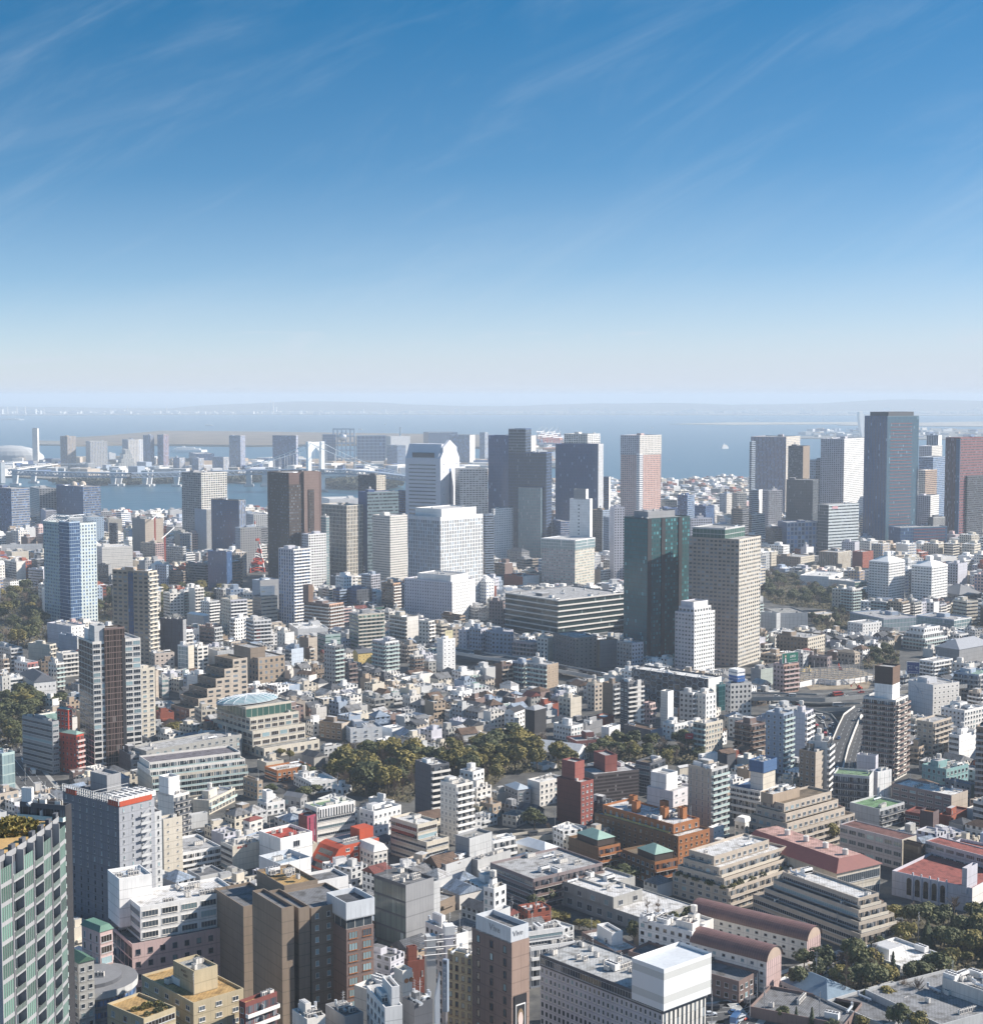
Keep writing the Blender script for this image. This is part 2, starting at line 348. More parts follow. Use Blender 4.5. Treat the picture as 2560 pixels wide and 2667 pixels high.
def volume(root,x0,x1,y0,y1,z0,z1,D,sty='gg',w='off',gl='dk',bay=3.4,sto=3.2,ww=.5,wh=.5,roof='roof',bal='off',part='wall',wr=None,frame='lgrey',bd=1.3,par=1.0,rooftype='flat',balh=1.05,fr=None,cur=.3,roofname='roof'):
    """one storeyed block of a building in its own axes: face L is x=x0, face R is y=y0"""
    near=D<NEAR
    W,Ln=x1-x0,y1-y0;par=min(par,(z1-z0)*.3);zt=z1-par
    wr=wr or w
    ns=max(1,round((zt-max(0,z0))/sto));s=(zt-max(0,z0))/ns
    def fm(c,w):
        if c=='n' or(near and c in 'gr'):return wallmat(w)
        if c=='g':return facade(w,gl,ww,wh,fr,cur)
        if c=='r':return facade(w,gl,1.05,wh,fr,cur)
        if c=='b':return facade(w,gl,.86,.68,.06,cur)
        if c=='c':return facade(w,gl,.94,.86,fr,.06)
        if c=='s':return facade(w,gl,ww,1.05,fr,cur)
        if c=='h':return facade(w,gl,1.05,wh,None,.1)
        return mat(w)
    back={'n':'n'}
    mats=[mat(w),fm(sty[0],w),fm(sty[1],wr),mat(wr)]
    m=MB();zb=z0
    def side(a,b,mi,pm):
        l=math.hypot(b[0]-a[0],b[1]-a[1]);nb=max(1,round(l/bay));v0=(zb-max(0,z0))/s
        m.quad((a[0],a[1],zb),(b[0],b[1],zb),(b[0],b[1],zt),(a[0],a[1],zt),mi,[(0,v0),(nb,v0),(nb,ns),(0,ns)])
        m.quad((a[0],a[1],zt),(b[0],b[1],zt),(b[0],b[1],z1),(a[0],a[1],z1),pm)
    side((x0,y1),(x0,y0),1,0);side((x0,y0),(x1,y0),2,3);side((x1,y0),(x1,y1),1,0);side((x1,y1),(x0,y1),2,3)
    t=.3
    if rooftype=='flat':
        i=[(x0+t,y0+t),(x1-t,y0+t),(x1-t,y1-t),(x0+t,y1-t)];o=[(x0,y0),(x1,y0),(x1,y1),(x0,y1)]
        for k in range(4):
            a,b,c,d=o[k],o[(k+1)%4],i[(k+1)%4],i[k]
            m.quad((*a,z1),(*b,z1),(*c,z1),(*d,z1),0);m.quad((*c,z1),(*c,zt),(*d,zt),(*d,z1),0)
        m.build(part,mats,root)
        q=MB();q.box(x0+t,x1-t,y0+t,y1-t,zt-.12,zt+.02);ro=q.build(roofname,[roofmat(roof)],root)
    else:
        m.build(part,mats,root);q=MB();e=.4;h=min(W,Ln)*.32
        if rooftype=='gable':
            mx_=(x0+x1)/2 if W<Ln else(y0+y1)/2
            if W<Ln:q.extr([(x0-e,z1),(x1+e,z1),(mx_,z1+h)],y0-e,y1+e)
            else:
                q.quad((x0-e,y0-e,z1),(x1+e,y0-e,z1),(x1+e,mx_,z1+h),(x0-e,mx_,z1+h));q.quad((x1+e,y1+e,z1),(x0-e,y1+e,z1),(x0-e,mx_,z1+h),(x1+e,mx_,z1+h))
                q.tri((x0-e,y1+e,z1),(x0-e,y0-e,z1),(x0-e,mx_,z1+h),1);q.tri((x1+e,y0-e,z1),(x1+e,y1+e,z1),(x1+e,mx_,z1+h),1)
        else:
            k=min(W,Ln)/2 if rooftype=='hip' else min(W,Ln)*.16
            h=k*.55 if rooftype=='hip' else k*2.2
            a=[(x0-e,y0-e),(x1+e,y0-e),(x1+e,y1+e),(x0-e,y1+e)];k*=.97
            b=[(x0+k,y0+k),(x1-k,y0+k),(x1-k,y1-k),(x0+k,y1-k)]
            for j in range(4):q.quad((*a[j],z1),(*a[(j+1)%4],z1),(*b[(j+1)%4],z1+h),(*b[j],z1+h))
            q.poly([(*p,z1+h)for p in b])
        ro=q.build('roof',[mat(roof,.75,0,.25,.4),mat(w)],root)
    wins=[]
    for face in(0,1):
        c=sty[face];l=Ln if face==0 else W;nb=max(1,round(l/bay));b=l/nb
        place=(lambda u,zz:((x0,y1-u,zz),-1.5708))if face==0 else(lambda u,zz:((x0+u,y0,zz),0))
        if c=='b' and D<1750:
            d=balmesh(l,bd,balh,bal,b*2 if D<1300 else 0)
            for k in range(1 if z0<=0 else 0,ns):
                p,rz=place(0,max(0,z0)+k*s);obj('balcony',d,root,p,rz)
        elif near and c in 'gr':
            for k in range(ns):
                zz=max(0,z0)+(k+.52)*s
                if c=='r':wins.append((zz,face,l/2,l-.8,zz))
                else:
                    for i_ in range(nb):wins.append((zz,face,(i_+.5)*b,b*ww,zz))
    if wins:
        wins.sort(key=lambda q:-q[0])
        r=random.Random(int(abs(x0*13+z1*7)*10)+len(wins))
        rest=MB()
        for k,(zz,face,u,wd,_)in enumerate(wins):
            p,rz=((x0,y1-u,zz),-1.5708)if face==0 else((x0+u,y0,zz),0)
            if k<100:
                wo,wf=winmesh(wd,s*wh,gl if r.random()<.72 else('pale' if r.random()<.6 else 'mid'),frame)
                wo=obj('window',wo,root,p,rz);obj('frame',wf,wo)
            else:
                a,h2=wd/2,s*wh/2
                if face:rest.quad((p[0]-a,y0-.05,zz-h2),(p[0]+a,y0-.05,zz-h2),(p[0]+a,y0-.05,zz+h2),(p[0]-a,y0-.05,zz+h2))
                else:rest.quad((x0-.05,p[1]+a,zz-h2),(x0-.05,p[1]-a,zz-h2),(x0-.05,p[1]-a,zz+h2),(x0-.05,p[1]+a,zz+h2))
        if rest.f:rest.build('window',[glass(gl)],root)['kind']='stuff'
    return ro
class Bd:pass
def frame_of(t,xl,xm,xr,yt,yb,phi,yr,yl,W,Ln):
    x,y=npx(t,xm,yt)
    if yb<0:
        Y=-yb;X=on_y(x,y,Y)[0];z0=g(Y)
    else:
        X,Y,z0=on_g(*npx(t,xm,yb));X=on_y(x,y,Y)[0]
    zt=z_at(Y,y)
    ph=R(phi)
    if yr is not None:
        a,b=on_z(*npx(t,xr,yr),zt);ph=math.atan2(b-Y,a-X);W=math.hypot(a-X,b-Y)
    elif yl is not None:
        a,b=on_z(*npx(t,xl,yl),zt);ph=math.atan2(b-Y,a-X)-math.pi/2;Ln=math.hypot(a-X,b-Y)
    def solve(px,dx,dy):
        t_=(px-NW/2)/F;k=(CAMH-zt)*sp
        den=dx-t_*dy*cp
        return(t_*(Y*cp+k)-X)/den if abs(den)>1e-6 else 20
    if W is None:W=solve(npx(t,xr,0)[0],math.cos(ph),math.sin(ph))
    if Ln is None:Ln=solve(npx(t,xl,0)[0],-math.sin(ph),math.cos(ph))
    W=min(150,max(3,W));Ln=min(150,max(3,Ln))
    return X,Y,z0,zt,ph,W,Ln
def B(t,xl,xm,xr,yt,yb,l,r=None,n='apartment_building',phi=50,yr=None,yl=None,W=None,Ln=None,sty='gg',ph=1,cl=None,roof='roof',extra=None,keep=True,w='off',**k):
    """a building read off the photograph: left, front and right corner and roof edge; foot of the front corner (or minus its distance)"""
    X,Y,z0,zt,p,W,Ln=frame_of(t,xl,xm,xr,yt,yb,phi,yr,yl,W,Ln)
    cx,cy_=X+math.cos(p)*W/2-math.sin(p)*Ln/2,Y+math.sin(p)*W/2+math.cos(p)*Ln/2
    pc=proj(cx,cy_,zt)
    o=thing(n,l,n.replace('_',' '),(X,Y,z0),p,ref=r,px=(npx(t,(xl+xr)/2,0)[0],npx(t,0,yt)[1]+25))
    h=zt-z0
    b=Bd();b.o,b.W,b.L,b.h,b.D,b.X,b.Y,b.z0,b.phi=o,W,Ln,h,Y,X,Y,z0,p
    b.roof=volume(o,0,W,0,Ln,-3,h,Y,sty,w=w,roof=roof,**k)
    rs=random.Random(int(X*7+Y*3));par=min(k.get('par',1.0),h*.3)
    if k.get('rooftype','flat')=='flat':
        clutter(o,0,W,0,Ln,h-par+.02,Y,cl if cl is not None else(min(24,int(W*Ln/22))if Y<900 else min(5,int(W*Ln/90))if Y<1500 else 1),ph,w,rs,b.roof)
    FOOT.append((X,Y,p,W,Ln))
    if keep:
        Y+=.45*max(W*math.sin(p),Ln*math.cos(p));yv=npx(t,0,yb)[1]if yb>0 else None
        a,bb=npx(t,xl,yt)[0],npx(t,xr,yt)[0];top=npx(t,0,yt)[1]
        base=proj(X,b.Y,z0)[1]
        RECT.append((a,bb,top-8,yv-4 if yv else top+(.55 if Y>900 else .85)*(base-top),Y))
    return b
def V(b,fx0,fx1,fy0,fy1,z0,z1,part='upper_block',sty='nn',cl=0,ph=0,**k):
    """a further block on building b, in fractions of its plan and metres"""
    x0,x1,y0,y1=fx0*b.W,fx1*b.W,fy0*b.L,fy1*b.L
    ro=volume(b.o,x0,x1,y0,y1,z0,z1,b.D,sty,part=part,**k)
    if cl or ph:clutter(b.o,x0,x1,y0,y1,z1-min(k.get('par',1),(z1-z0)*.3)+.02,b.D,cl,ph,k.get('w','off'),random.Random(int(x1*9)),ro)
# ---------------------------------------------------------------- ground, sea, shores
def stuffmat(c1,c2,sc,rough=.9):
    m,N,L,b=base_mat('ground')
    tc=N.new('ShaderNodeTexCoord');a=N.new('ShaderNodeTexNoise');a.inputs['Scale'].default_value=sc;a.inputs['Detail'].default_value=8;a.inputs['Roughness'].default_value=.65
    L.new(tc.outputs['Object'],a.inputs[0]);r=N.new('ShaderNodeValToRGB');L.new(a.outputs[0],r.inputs[0])
    r.color_ramp.elements[0].position=.38;r.color_ramp.elements[1].position=.64
    r.color_ramp.elements[0].color=c1+(1,);r.color_ramp.elements[1].color=c2+(1,)
    L.new(r.outputs[0],b.inputs['Base Color']);b.inputs['Roughness'].default_value=rough
    return m
GM=stuffmat((.045,.045,.047),(.13,.125,.115),.09)
m=MB()
coast=[(-1400,3020),(-640,3020),(-560,3170),(-310,3190),(-260,3330),(-120,3560),(20,3640),(60,4050),(330,4150),(400,4350),(900,4420),(1050,4900),(1500,5100),(3300,5300)]
rows=[-100,300,600,900,1150]+[1150+95*k for k in range(1,11)]+[2500,3000]
for a,b in zip(rows,rows[1:]):
    for i in range(12):
        x0,x1=-1400+400*i,-1000+400*i
        m.quad((x0,a,g(a)),(x1,a,g(a)),(x1,b,g(b)),(x0,b,g(b)))
m.poly([(p[0],p[1],4)for p in coast[::-1]]+[(-1400,3000,4),(3400,3000,4)][::1])
for a,b in zip(coast,coast[1:]):m.quad((*a,-3),(*b,-3),(*b,4),(*a,4))
o=m.build('ground',GM);tag(o,None,None,kind='structure')
wm,N,L,b=base_mat('water')
b.inputs['Base Color'].default_value=(.03,.1,.15,1);b.inputs['Roughness'].default_value=.3;b.inputs['IOR'].default_value=1.33
tc_=N.new('ShaderNodeTexCoord');nz_=N.new('ShaderNodeTexNoise');nz_.inputs['Scale'].default_value=.02;nz_.inputs['Detail'].default_value=8
L.new(tc_.outputs['Object'],nz_.inputs[0]);bp=N.new('ShaderNodeBump');bp.inputs['Strength'].default_value=.5;bp.inputs['Distance'].default_value=8;L.new(nz_.outputs[0],bp.inputs['Height']);L.new(bp.outputs[0],b.inputs['Normal'])
m=MB();m.quad((-30000,1500,0),(30000,1500,0),(30000,60000,0),(-30000,60000,0))
o=m.build('water',wm);o.location.z=0;tag(o,None,None,kind='structure')
def shore(name,pts,z,mm,water=True):
    """flat land outlined by points of the photograph dropped on sea level"""
    ps=[on_z(*p,0)for p in pts]
    if sum(a[0]*b[1]-b[0]*a[1]for a,b in zip(ps,ps[1:]+ps[:1]))<0:ps.reverse()
    m=MB();m.prism(ps,-2,z);o=m.build(name,mm);tag(o,None,None,kind='structure');return o
LM=stuffmat((.11,.105,.09),(.26,.24,.21),.012)
shore('reclaimed_island',[(-300,1243),(60,1245),(130,1250),(135,1256),(280,1262),(470,1256),(600,1258),(640,1262),(700,1240),(850,1236),(1060,1246),(1290,1256),(1330,1262),(1330,1196),(1000,1196),(700,1197),(350,1200),(0,1208),(-300,1208)],4,LM)
shore('landfill',[(190,1163),(330,1160),(640,1164),(800,1163),(1000,1160),(1340,1172),(1440,1180),(1440,1148),(1280,1136),(1000,1132),(640,1127),(420,1125),(280,1138),(190,1143)],9,stuffmat((.1,.075,.045),(.22,.16,.1),.006))
shore('landfill_quay',[(100,1150),(200,1152),(200,1162),(100,1160)],6,LM)
shore('runway_land',[(2180,1108),(2300,1110),(2700,1112),(2700,1096),(2390,1102),(2250,1104)],5,stuffmat((.28,.25,.2),(.4,.36,.3),.004))
shore('sandbar',[(1745,1105),(1900,1107),(2245,1105),(2245,1100),(1900,1101)],4,stuffmat((.3,.27,.2),(.42,.38,.3),.004))
shore('port_land',[(1320,1136),(1480,1134),(1490,1180),(1500,1220),(1320,1220)],5,LM)
shore('airport_land',[(2080,1143),(2700,1148),(2700,1116),(2395,1122),(2395,1134),(2085,1138)],5,LM)
shore('far_shore',[(-600,1084),(400,1081),(900,1080),(1600,1081),(2100,1082),(3200,1084),(3200,1068),(-600,1068)],5,LM)
WOODM=stuffmat((.03,.04,.02),(.1,.085,.05),.02)
def hills(name,pts,depth,mm):
    m=MB();top=[]
    for x,y,Y in pts:
        X,_,Z=on_y(x,y,Y);top.append((X,Y,max(8,Z)))
    for a,b in zip(top,top[1:]):
        m.quad((a[0],a[1]-depth,-1),(b[0],b[1]-depth,-1),(b[0],b[1]-depth*.5,b[2]*.7),(a[0],a[1]-depth*.5,a[2]*.7))
        m.quad((a[0],a[1]-depth*.5,a[2]*.7),(b[0],b[1]-depth*.5,b[2]*.7),b,a)
        m.quad(a,b,(b[0],b[1]+depth,-1),(a[0],a[1]+depth,-1))
    o=m.build(name,mm);tag(o,None,None,kind='structure')
rh=random.Random(3)
hp=[]
for k in range(61):
    x=-500+60*k
    y=1056+3*math.sin(k*.5)-9*max(0,1-abs(x-850)/500)-6*max(0,min(1,(x-1300)/500))-8*max(0,min(1,(x-2150)/200))+rh.uniform(-1.2,1.2)+(6 if x<500 else 0)
    hp.append((x,y,27000))
hills('hills',hp,3000,WOODM)
def wooded(name,pts,z,h,seed):
    """wooded islet or far wood: a bumpy canopy over the outline"""
    r=random.Random(seed);ps=[on_z(*p,z)for p in pts]
    xs,ys=[p[0]for p in ps],[p[1]for p in ps];m=MB()
    def ins(x,y):
        c=False;n=len(ps)
        for i in range(n):
            a,b=ps[i],ps[i-1]
            if(a[1]>y)!=(b[1]>y)and x<(b[0]-a[0])*(y-a[1])/(b[1]-a[1])+a[0]:c=not c
        return c
    st=max(6,(max(xs)-min(xs))/60);sy=max(st,(max(ys)-min(ys))/40)
    for k in range(4200):
        x,y=r.uniform(min(xs),max(xs)),r.uniform(min(ys),max(ys))
        if not ins(x,y):continue
        q=st*r.uniform(.5,1.1);c=Vector((x,y,z+h*r.uniform(.35,1)))
        for j in range(3):
            u=Vector((r.gauss(0,1),r.gauss(0,1),r.gauss(0,.7)))*q*.8;v=Vector((r.gauss(0,1),r.gauss(0,1),r.gauss(0,.7)))*q*.8
            m.quad(tuple(c-u),tuple(c-v),tuple(c+u),tuple(c+v))
    o=m.build(name,WOODM);tag(o,None,None,kind='stuff');o['label']='brown winter scrub and trees covering low land by the bay'
wooded('woods',[(845,1262),(900,1258),(1000,1254),(1050,1266),(1020,1273),(920,1274),(860,1270)],3,14,1)
wooded('woods',[(130,1256),(300,1256),(470,1250),(470,1256),(300,1262),(150,1258)],3,9,2)
wooded('woods',[(585,1246),(640,1244),(730,1240),(730,1250),(640,1256),(590,1256)],3,10,5)
# roads
ROADM=stuffmat((.05,.05,.052),(.085,.085,.088),.35)
LINE=mat((.72,.72,.7),.7,0,.1)
def tw(t,x,y,z=None):
    p=npx(t,x,y)
    return on_g(*p)if z is None else(*on_z(*p,z),z)
ROADS=[]
def ribbon(m,pts,hw,z=.02,mi=0,gz=True):
    for(a,b)in zip(pts,pts[1:]):
        d=Vector((b[0]-a[0],b[1]-a[1]));d.normalize();nx,ny=-d.y*hw,d.x*hw
        n=max(1,int(math.hypot(b[0]-a[0],b[1]-a[1])/25))if gz else 1
        for k in range(n):
            p=[a[i]+(b[i]-a[i])*k/n for i in(0,1)];q=[a[i]+(b[i]-a[i])*(k+1)/n for i in(0,1)]
            zp,zq=(g(p[1])+z,g(q[1])+z)if gz else(a[2]+z,b[2]+z)
            m.quad((p[0]-nx,p[1]-ny,zp),(q[0]-nx,q[1]-ny,zq),(q[0]+nx,q[1]+ny,zq),(p[0]+nx,p[1]+ny,zp),mi)
def street(pts,hw):
    ps=[tw(*p)[:2]for p in pts];m=MB();ribbon(m,ps,hw+2.6,.14)
    o=m.build('pavement',mat('conc'));tag(o,None,None,kind='structure')
    m=MB();ribbon(m,ps,hw,.17);o2=m.build('road',ROADM);tag(o2,None,None,kind='structure')
    m=MB()
    for(a,b)in zip(ps,ps[1:]):
        l=math.hypot(b[0]-a[0],b[1]-a[1]);d=((b[0]-a[0])/l,(b[1]-a[1])/l)
        for off in(-hw*.5,0,hw*.5):
            s=0
            while s<l-4:
                p=(a[0]+d[0]*s-d[1]*off,a[1]+d[1]*s+d[0]*off);q=(p[0]+d[0]*(5 if off else 9),p[1]+d[1]*(5 if off else 9))
                ribbon(m,[p,q],.1,.19);s+=9
    # zebra crossing at the start
    a,b=ps[0],ps[1];l=math.hypot(b[0]-a[0],b[1]-a[1]);d=((b[0]-a[0])/l,(b[1]-a[1])/l)
    for k in range(-6,7):
        off=k*hw/6.5;p=(a[0]+d[0]*12-d[1]*off,a[1]+d[1]*12+d[0]*off);ribbon(m,[p,(p[0]+d[0]*4,p[1]+d[1]*4)],.28,.195)
    o=m.build('road_marking',LINE);tag(o,None,None,kind='structure')
    ROADS.append((ps,hw+4));return ps
ST=[street([('C1',330,800),('C1',110,520),('B1',60,1500),('B1',-100,1330)],9),
      street([('D4',-120,1500),('D4',170,1130),('D4',330,1010),('D4',640,900),('D4',900,800)],5),
      street([('D3',1600,1250),('D4',0,1230),('D4',160,1170)],7)]
# ---------------------------------------------------------------- buildings, nearest rows first
b=B('D1',865,1010,1835,715,-540,'pink tiled office block with square windows and a white glazed storey set on its roof','pink tiled office',n='office_building',yr=560,sty='cg',w='pink',gl='dk',bay=4.4,sto=4.2,ww=.38,wh=.42,ph=0,cl=3,roof='roofd',frame='dgrey')
V(b,.1,1,.12,1,b.h-.5,b.h+12,sty='rg',w='white',gl='mid',bay=7,sto=4,ww=.8,wh=.55,roof='roofl',cl=16,frame='off')
V(b,.0,.3,.62,1.25,b.h+2,b.h+20,'penthouse',w='white',cl=5,roof='roofl')
b=B('D1',1085,1480,1865,1165,-450,'tan tiled apartment block with an orange roof deck and a cube shaped roof house','tan tiled apartment block',yr=1052,sty='gg',w='ochre',gl='mid',bay=5.6,sto=3.4,ww=.36,wh=.42,roof='deck',ph=0,cl=3,frame='off',par=.7)
V(b,.25,.72,.22,.62,b.h-.6,b.h+6.6,'penthouse',w='ochre',roof='conc',cl=2)
V(b,-.02,-.55,.12,.98,-3,b.h-7.5,'wing',sty='ng',w='ochre',roof='deck')if 0 else None
b2=B('D1',820,1100,1345,1285,-440,'low tan apartment wing topped by a planted terrace of shrubs','planted tan terrace',yr=1195,sty='gr',w='ochre',gl='br',bay=5,ww=.3,wh=.5,roof='deck',ph=0,cl=0,par=.8)
b=B('D1',1845,1878,2121,1165,-450,'apartment block striped in white and dark red balconies under a tan roof deck','red and white striped balconies',yr=1078,sty='gb',w='maroon',gl='mid',roof='deck',bal='white',ph=0,cl=2,sto=3.3)
b=B('D1',625,765,862,622,-530,'pink apartment block with a green mansard roof and dark balcony openings','green mansard block',sty='gr',w='pink',gl='br',bay=4,sto=3.6,ww=.28,wh=.62,rooftype='mansard',roof=(.1,.2,.15),phi=48)
b=B('D1',515,600,720,860,-500,'small house with a dark green sloping roof below the green mansard block',None,n='house',rooftype='gable',roof=(.06,.13,.09),w='conc',phi=40,sty='gg')
X,Y,_=on_y(*npx('D1',645,1000),520);o=thing('office_building','low round building with a ringed dark roof in the shade beside the curved residence tower','office building',(X,Y,24),0,ref='low round dark building');FOOT.append((X-16,Y-14,0,32,30));zt_=z_at(520,npx('D1',0,1000)[1])-24
cc_=lambda r:[(r*1.15*math.cos(k*.2618),r*math.sin(k*.2618))for k in range(24)]
m=MB();m.prism(cc_(15),-3,zt_,0,1,3,4);m.build('wall',[facade('mgrey','bl',1.05,.45,.08,.2),mat('roofd')],o);m=MB();m.prism(cc_(15.6),zt_-1,zt_+1.2,0,1);m.build('parapet',[mat('lgrey'),mat('mgrey')],o);m=MB();m.prism(cc_(11),zt_,zt_+2.5,0,1);rr_=m.build('roof',[mat('dgrey'),mat('roofd')],o);clutter(o,-8,8,-6,6,zt_+2.5,520,9,0,'grey',random.Random(4),rr_)
RECT.append((160,280,2530,2667,520))
b=B('D1',470,478,550,870,-495,'low white house corner beside the curved glass residence tower',None,n='house',w='off',cl=1,sty='gg')
# brown zigzag hotel: one building of staggered blocks
b=B('D2',600,770,980,605,-500,'brown zigzag hotel tower with orange framed windows and a white crown','brown zigzag hotel',n='hotel',yr=560,sty='ng',w='mauve',gl='pale',bay=4.2,sto=3.9,ww=.62,wh=.62,ph=0,cl=0,par=.3,frame='rust',roof='deck')
V(b,.03,.97,.03,.8,b.h-.2,b.h+3.2,'terrace_storey',sty='cc',w='off',gl='mid',roof='roofd',par=.2)
V(b,-.02,1.02,-.02,.85,b.h+3.2,b.h+9,'crown',sty='nn',w='silver',roof='dgrey',par=3.4)
def zig(xl,xm,xr,yt,D,s='nn',**k):
    X,Y,z0,zt,p,W,Ln=frame_of('D2',xl,xm,xr,yt,-D,50,None,None,None,None)
    dx,dy=X-b.X,Y-b.Y;c_,s_=math.cos(b.phi),math.sin(b.phi)
    x,y=dx*c_+dy*s_,-dx*s_+dy*c_
    x1=max(x+4,(x+W)if k.get('wide')is None else x+k['wide'])
    volume(b.o,x,x1,y,y+22,-3,zt-b.z0,D,s,part='block',w='taupe',wr='taupe',gl='pale',bay=4.2,sto=3.9,ww=.3,wh=.42,roof='roofd',frame='off')
    return x,y
zig(190,275,352,440,496);zig(350,405,462,440,500,'nn');zig(460,500,668,440,503,'ng',wide=17)
X,Y,z0,zt,p,W,Ln=frame_of('D2',60,295,545,268,-545,50,215,None,None,None)
dx,dy=X-b.X,Y-b.Y;c_,s_=math.cos(b.phi),math.sin(b.phi);x,y=dx*c_+dy*s_,-dx*s_+dy*c_
volume(b.o,x,x+W,y,y+Ln,-3,zt-b.z0,545,'nn',part='block',w='taupe',roof='deck');clutter(b.o,x,x+W,y+2,y+Ln,zt-b.z0,545,12,0)
volume(b.o,x-14,x,y+4,y+Ln+6,-3,zt-b.z0-6,560,'nn',part='block',w='taupe',roof='roofd')
volume(b.o,x+W-1,x+W+13,y+1,y+12,-3,zt-b.z0-1,560,'nn',part='block',w='white',roof='roofd')
b=B('D2',980,1225,1440,262,-585,'office with a tall dark glass curtain wall beside smooth pale concrete','glass curtain wall office',n='office_building',yr=200,sty='cn',w='dgrey',wr='grey',gl=(.16,.19,.18),bay=3,sto=5.5,fr=.05,ph=0,cl=9,roof='roofd')
V(b,.72,1.25,.02,.4,-3,b.h-2,'duct_frame',sty='cn',w='lgrey',gl='mid',bay=2,sto=2,roof='grey')
b=B('C2',1605,1712,1885,1130,-690,'windowless grey slab tower rising over a blank grey wing','windowless grey slab',n='office_building',yr=1078,sty='nn',w='grey',wr='lgrey',ph=0,cl=1,roof='conc')
V(b,-1.1,0,-.15,1.5,-3,b.h-8,'wing',w='grey',wr='lgrey',cl=8,roof='roofd');V(b,.02,1.5,-.55,0,-3,b.h-9,'wing',w='grey',wr='lgrey',cl=4)
b=B('D2',1375,1612,1705,640,-520,'small white building with a row of square windows and a cluttered roof','white building with cluttered roof',n='office_building',phi=42,yl=540,sty='gn',w='white',bay=2.6,cl=8)
b=B('D2',1212,1240,1388,850,-540,'dark red brick hall with narrow white slit windows','dark red brick hall',n='hall',phi=25,sty='ng',w=(.2,.06,.04),wr=(.2,.06,.04),gl='pale',bay=4.5,sto=9,ww=.12,wh=.25,cl=2,ph=0,roof='roofd')
V(b,.05,.5,.1,.7,b.h-1,b.h+5,'tower',w=(.2,.06,.04),roof='brown')
b=B('D2',1545,1735,1760,800,-500,'orange brown building gridded with many small dark windows','orange brown gridded building',n='office_building',phi=58,sty='gn',w='ochre',gl='dk',bay=2.3,sto=3.1,ww=.5,wh=.62,frame='brown',cl=5,ph=0,roof='roof')
b=B('D2',830,1020,1200,1090,-480,'low white roofed building beneath the beige stair tower with orange vents',None,n='shop_building',w='off',cl=6,ph=0,sty='nn',roof='roofl')
b=B('D2',1135,1200,1275,920,-476,'beige concrete stair tower with round orange vents near its top','stair tower with orange vents',n='stair_tower',w='off',ph=0,cl=0,sty='nn',phi=38)
for x_ in(1.4,3.2):
    m=MB();m.bar((x_,-.25,b.h-3.4),(x_,.1,b.h-3.4),.75,10);m.build('vent',mat('rust'),b.o)
b=B('D2',925,1065,1200,1200,-440,'white house with a tall white stair block in front of the brown zigzag hotel',None,n='house',w='white',cl=3,sty='gn',yr=1180)
V(b,.5,.95,.1,.6,b.h-1,b.h+5,'stair_block',w='white')
b=B('D2',355,470,610,1290,-445,'grey roofed low building with white roof cabins at the foot of the brown zigzag hotel',None,n='shop_building',w='off',cl=9,sty='nn',phi=35)
b=B('D2',610,760,900,1270,-450,'low building with a dark sloping glass roof among white roof cabins',None,n='shop_building',w='grey',cl=9,sty='nn',roof='roofd',phi=35)
b=B('D2',1200,1290,1430,1170,-455,'dark metal clad low building full of pipes beside the silver pylon',None,n='shop_building',w='dgrey',cl=10,sty='nn',roof='roofd',phi=35)
b=B('D3',-150,155,290,705,-470,'slim brown pink tower with white roof fence, slit windows and a portrait poster','brown pink slit window tower',n='office_building',yr=665,sty='gn',w='mauve',wr=(.36,.25,.2),gl='dk',bay=6,sto=4,ww=.22,wh=.55,ph=0,cl=0,roof='roofd',frame='dkbrown')
TW=b
V(b,.0,1,.02,.9,b.h-.5,b.h+4.6,'roof_fence',w='silver',par=3.5,roof='roofd')
b=B('D3',230,300,640,740,-560,'white terraced building with slanted balcony walls behind the brown pink tower','white terraced balcony building',yr=690,sty='rb',w='white',gl='dk',bal='white',cl=5,roof='roof',ph=0)
V(b,.0,.8,.3,1,b.h-1,b.h+5,'upper_storey',sty='rr',w='white',cl=6)
b=B('D3',375,1310,1640,1240,-478,'long white hotel with square windows under a dark glazed top storey','long white hotel',n='hotel',yl=870,sty='gs',w='lav',wr='off',gl='mid',bay=2.05,sto=3.0,ww=.5,wh=.55,ph=0,cl=0,frame='off',par=.4,roof='roof')  # left wall lavender: the shade on white walls is painted in
V(b,-.02,1.02,-.005,1.0,b.h-.3,b.h+3.8,'top_storey',sty='rr',w='dgrey',gl='dk',wh=.6,bay=3.4,par=.5,roof='lgrey',cl=30)
HOT=b
m=MB();a0,a1,b0,b1,z_=-1.2,b.W+.8,-1.5,12.2,b.h+1.2
sx=[(0,4,0),(4,10,1),(10,14,0)]
for z0_,z1_,mi in((0,2.2,0),(2.2,4.6,1),(4.6,9.8,0),(9.8,12,1),(12,13.4,0)):
    for q in(((a0,b1),(a0,b0)),((a0,b0),(a1,b0)),((a1,b0),(a1,b1)),((a1,b1),(a0,b1))):
        m.quad((*q[0],z_+z0_),(*q[1],z_+z0_),(*q[1],z_+z1_),(*q[0],z_+z1_),mi)
m.box(a0+.4,a1-.4,b0+.4,b1-.4,z_+11.4,z_+12.2,2);m.quad((a0,b0,z_),(a0,b1,z_),(a1,b1,z_),(a1,b0,z_))
m.build('screen_cube',[mat((.84,.84,.84),.5,0,.04),mat((.62,.62,.6),.5,0,.04),mat('silver',.6)],b.o)
b=B('D3',490,1185,1540,525,640,'low concrete villa with a pale roof terrace behind clipped hedges','low concrete villa',n='villa',yr=410,sty='gg',w='conc',gl='mid',bay=6,sto=4,ww=.5,wh=.45,roof='roofl',ph=0,cl=0,par=.5)
V(b,.0,.62,.35,.95,b.h-.6,b.h+4.6,'upper_storey',sty='gg',w='conc',roof='roofl',cl=7,bay=7,ww=.3)
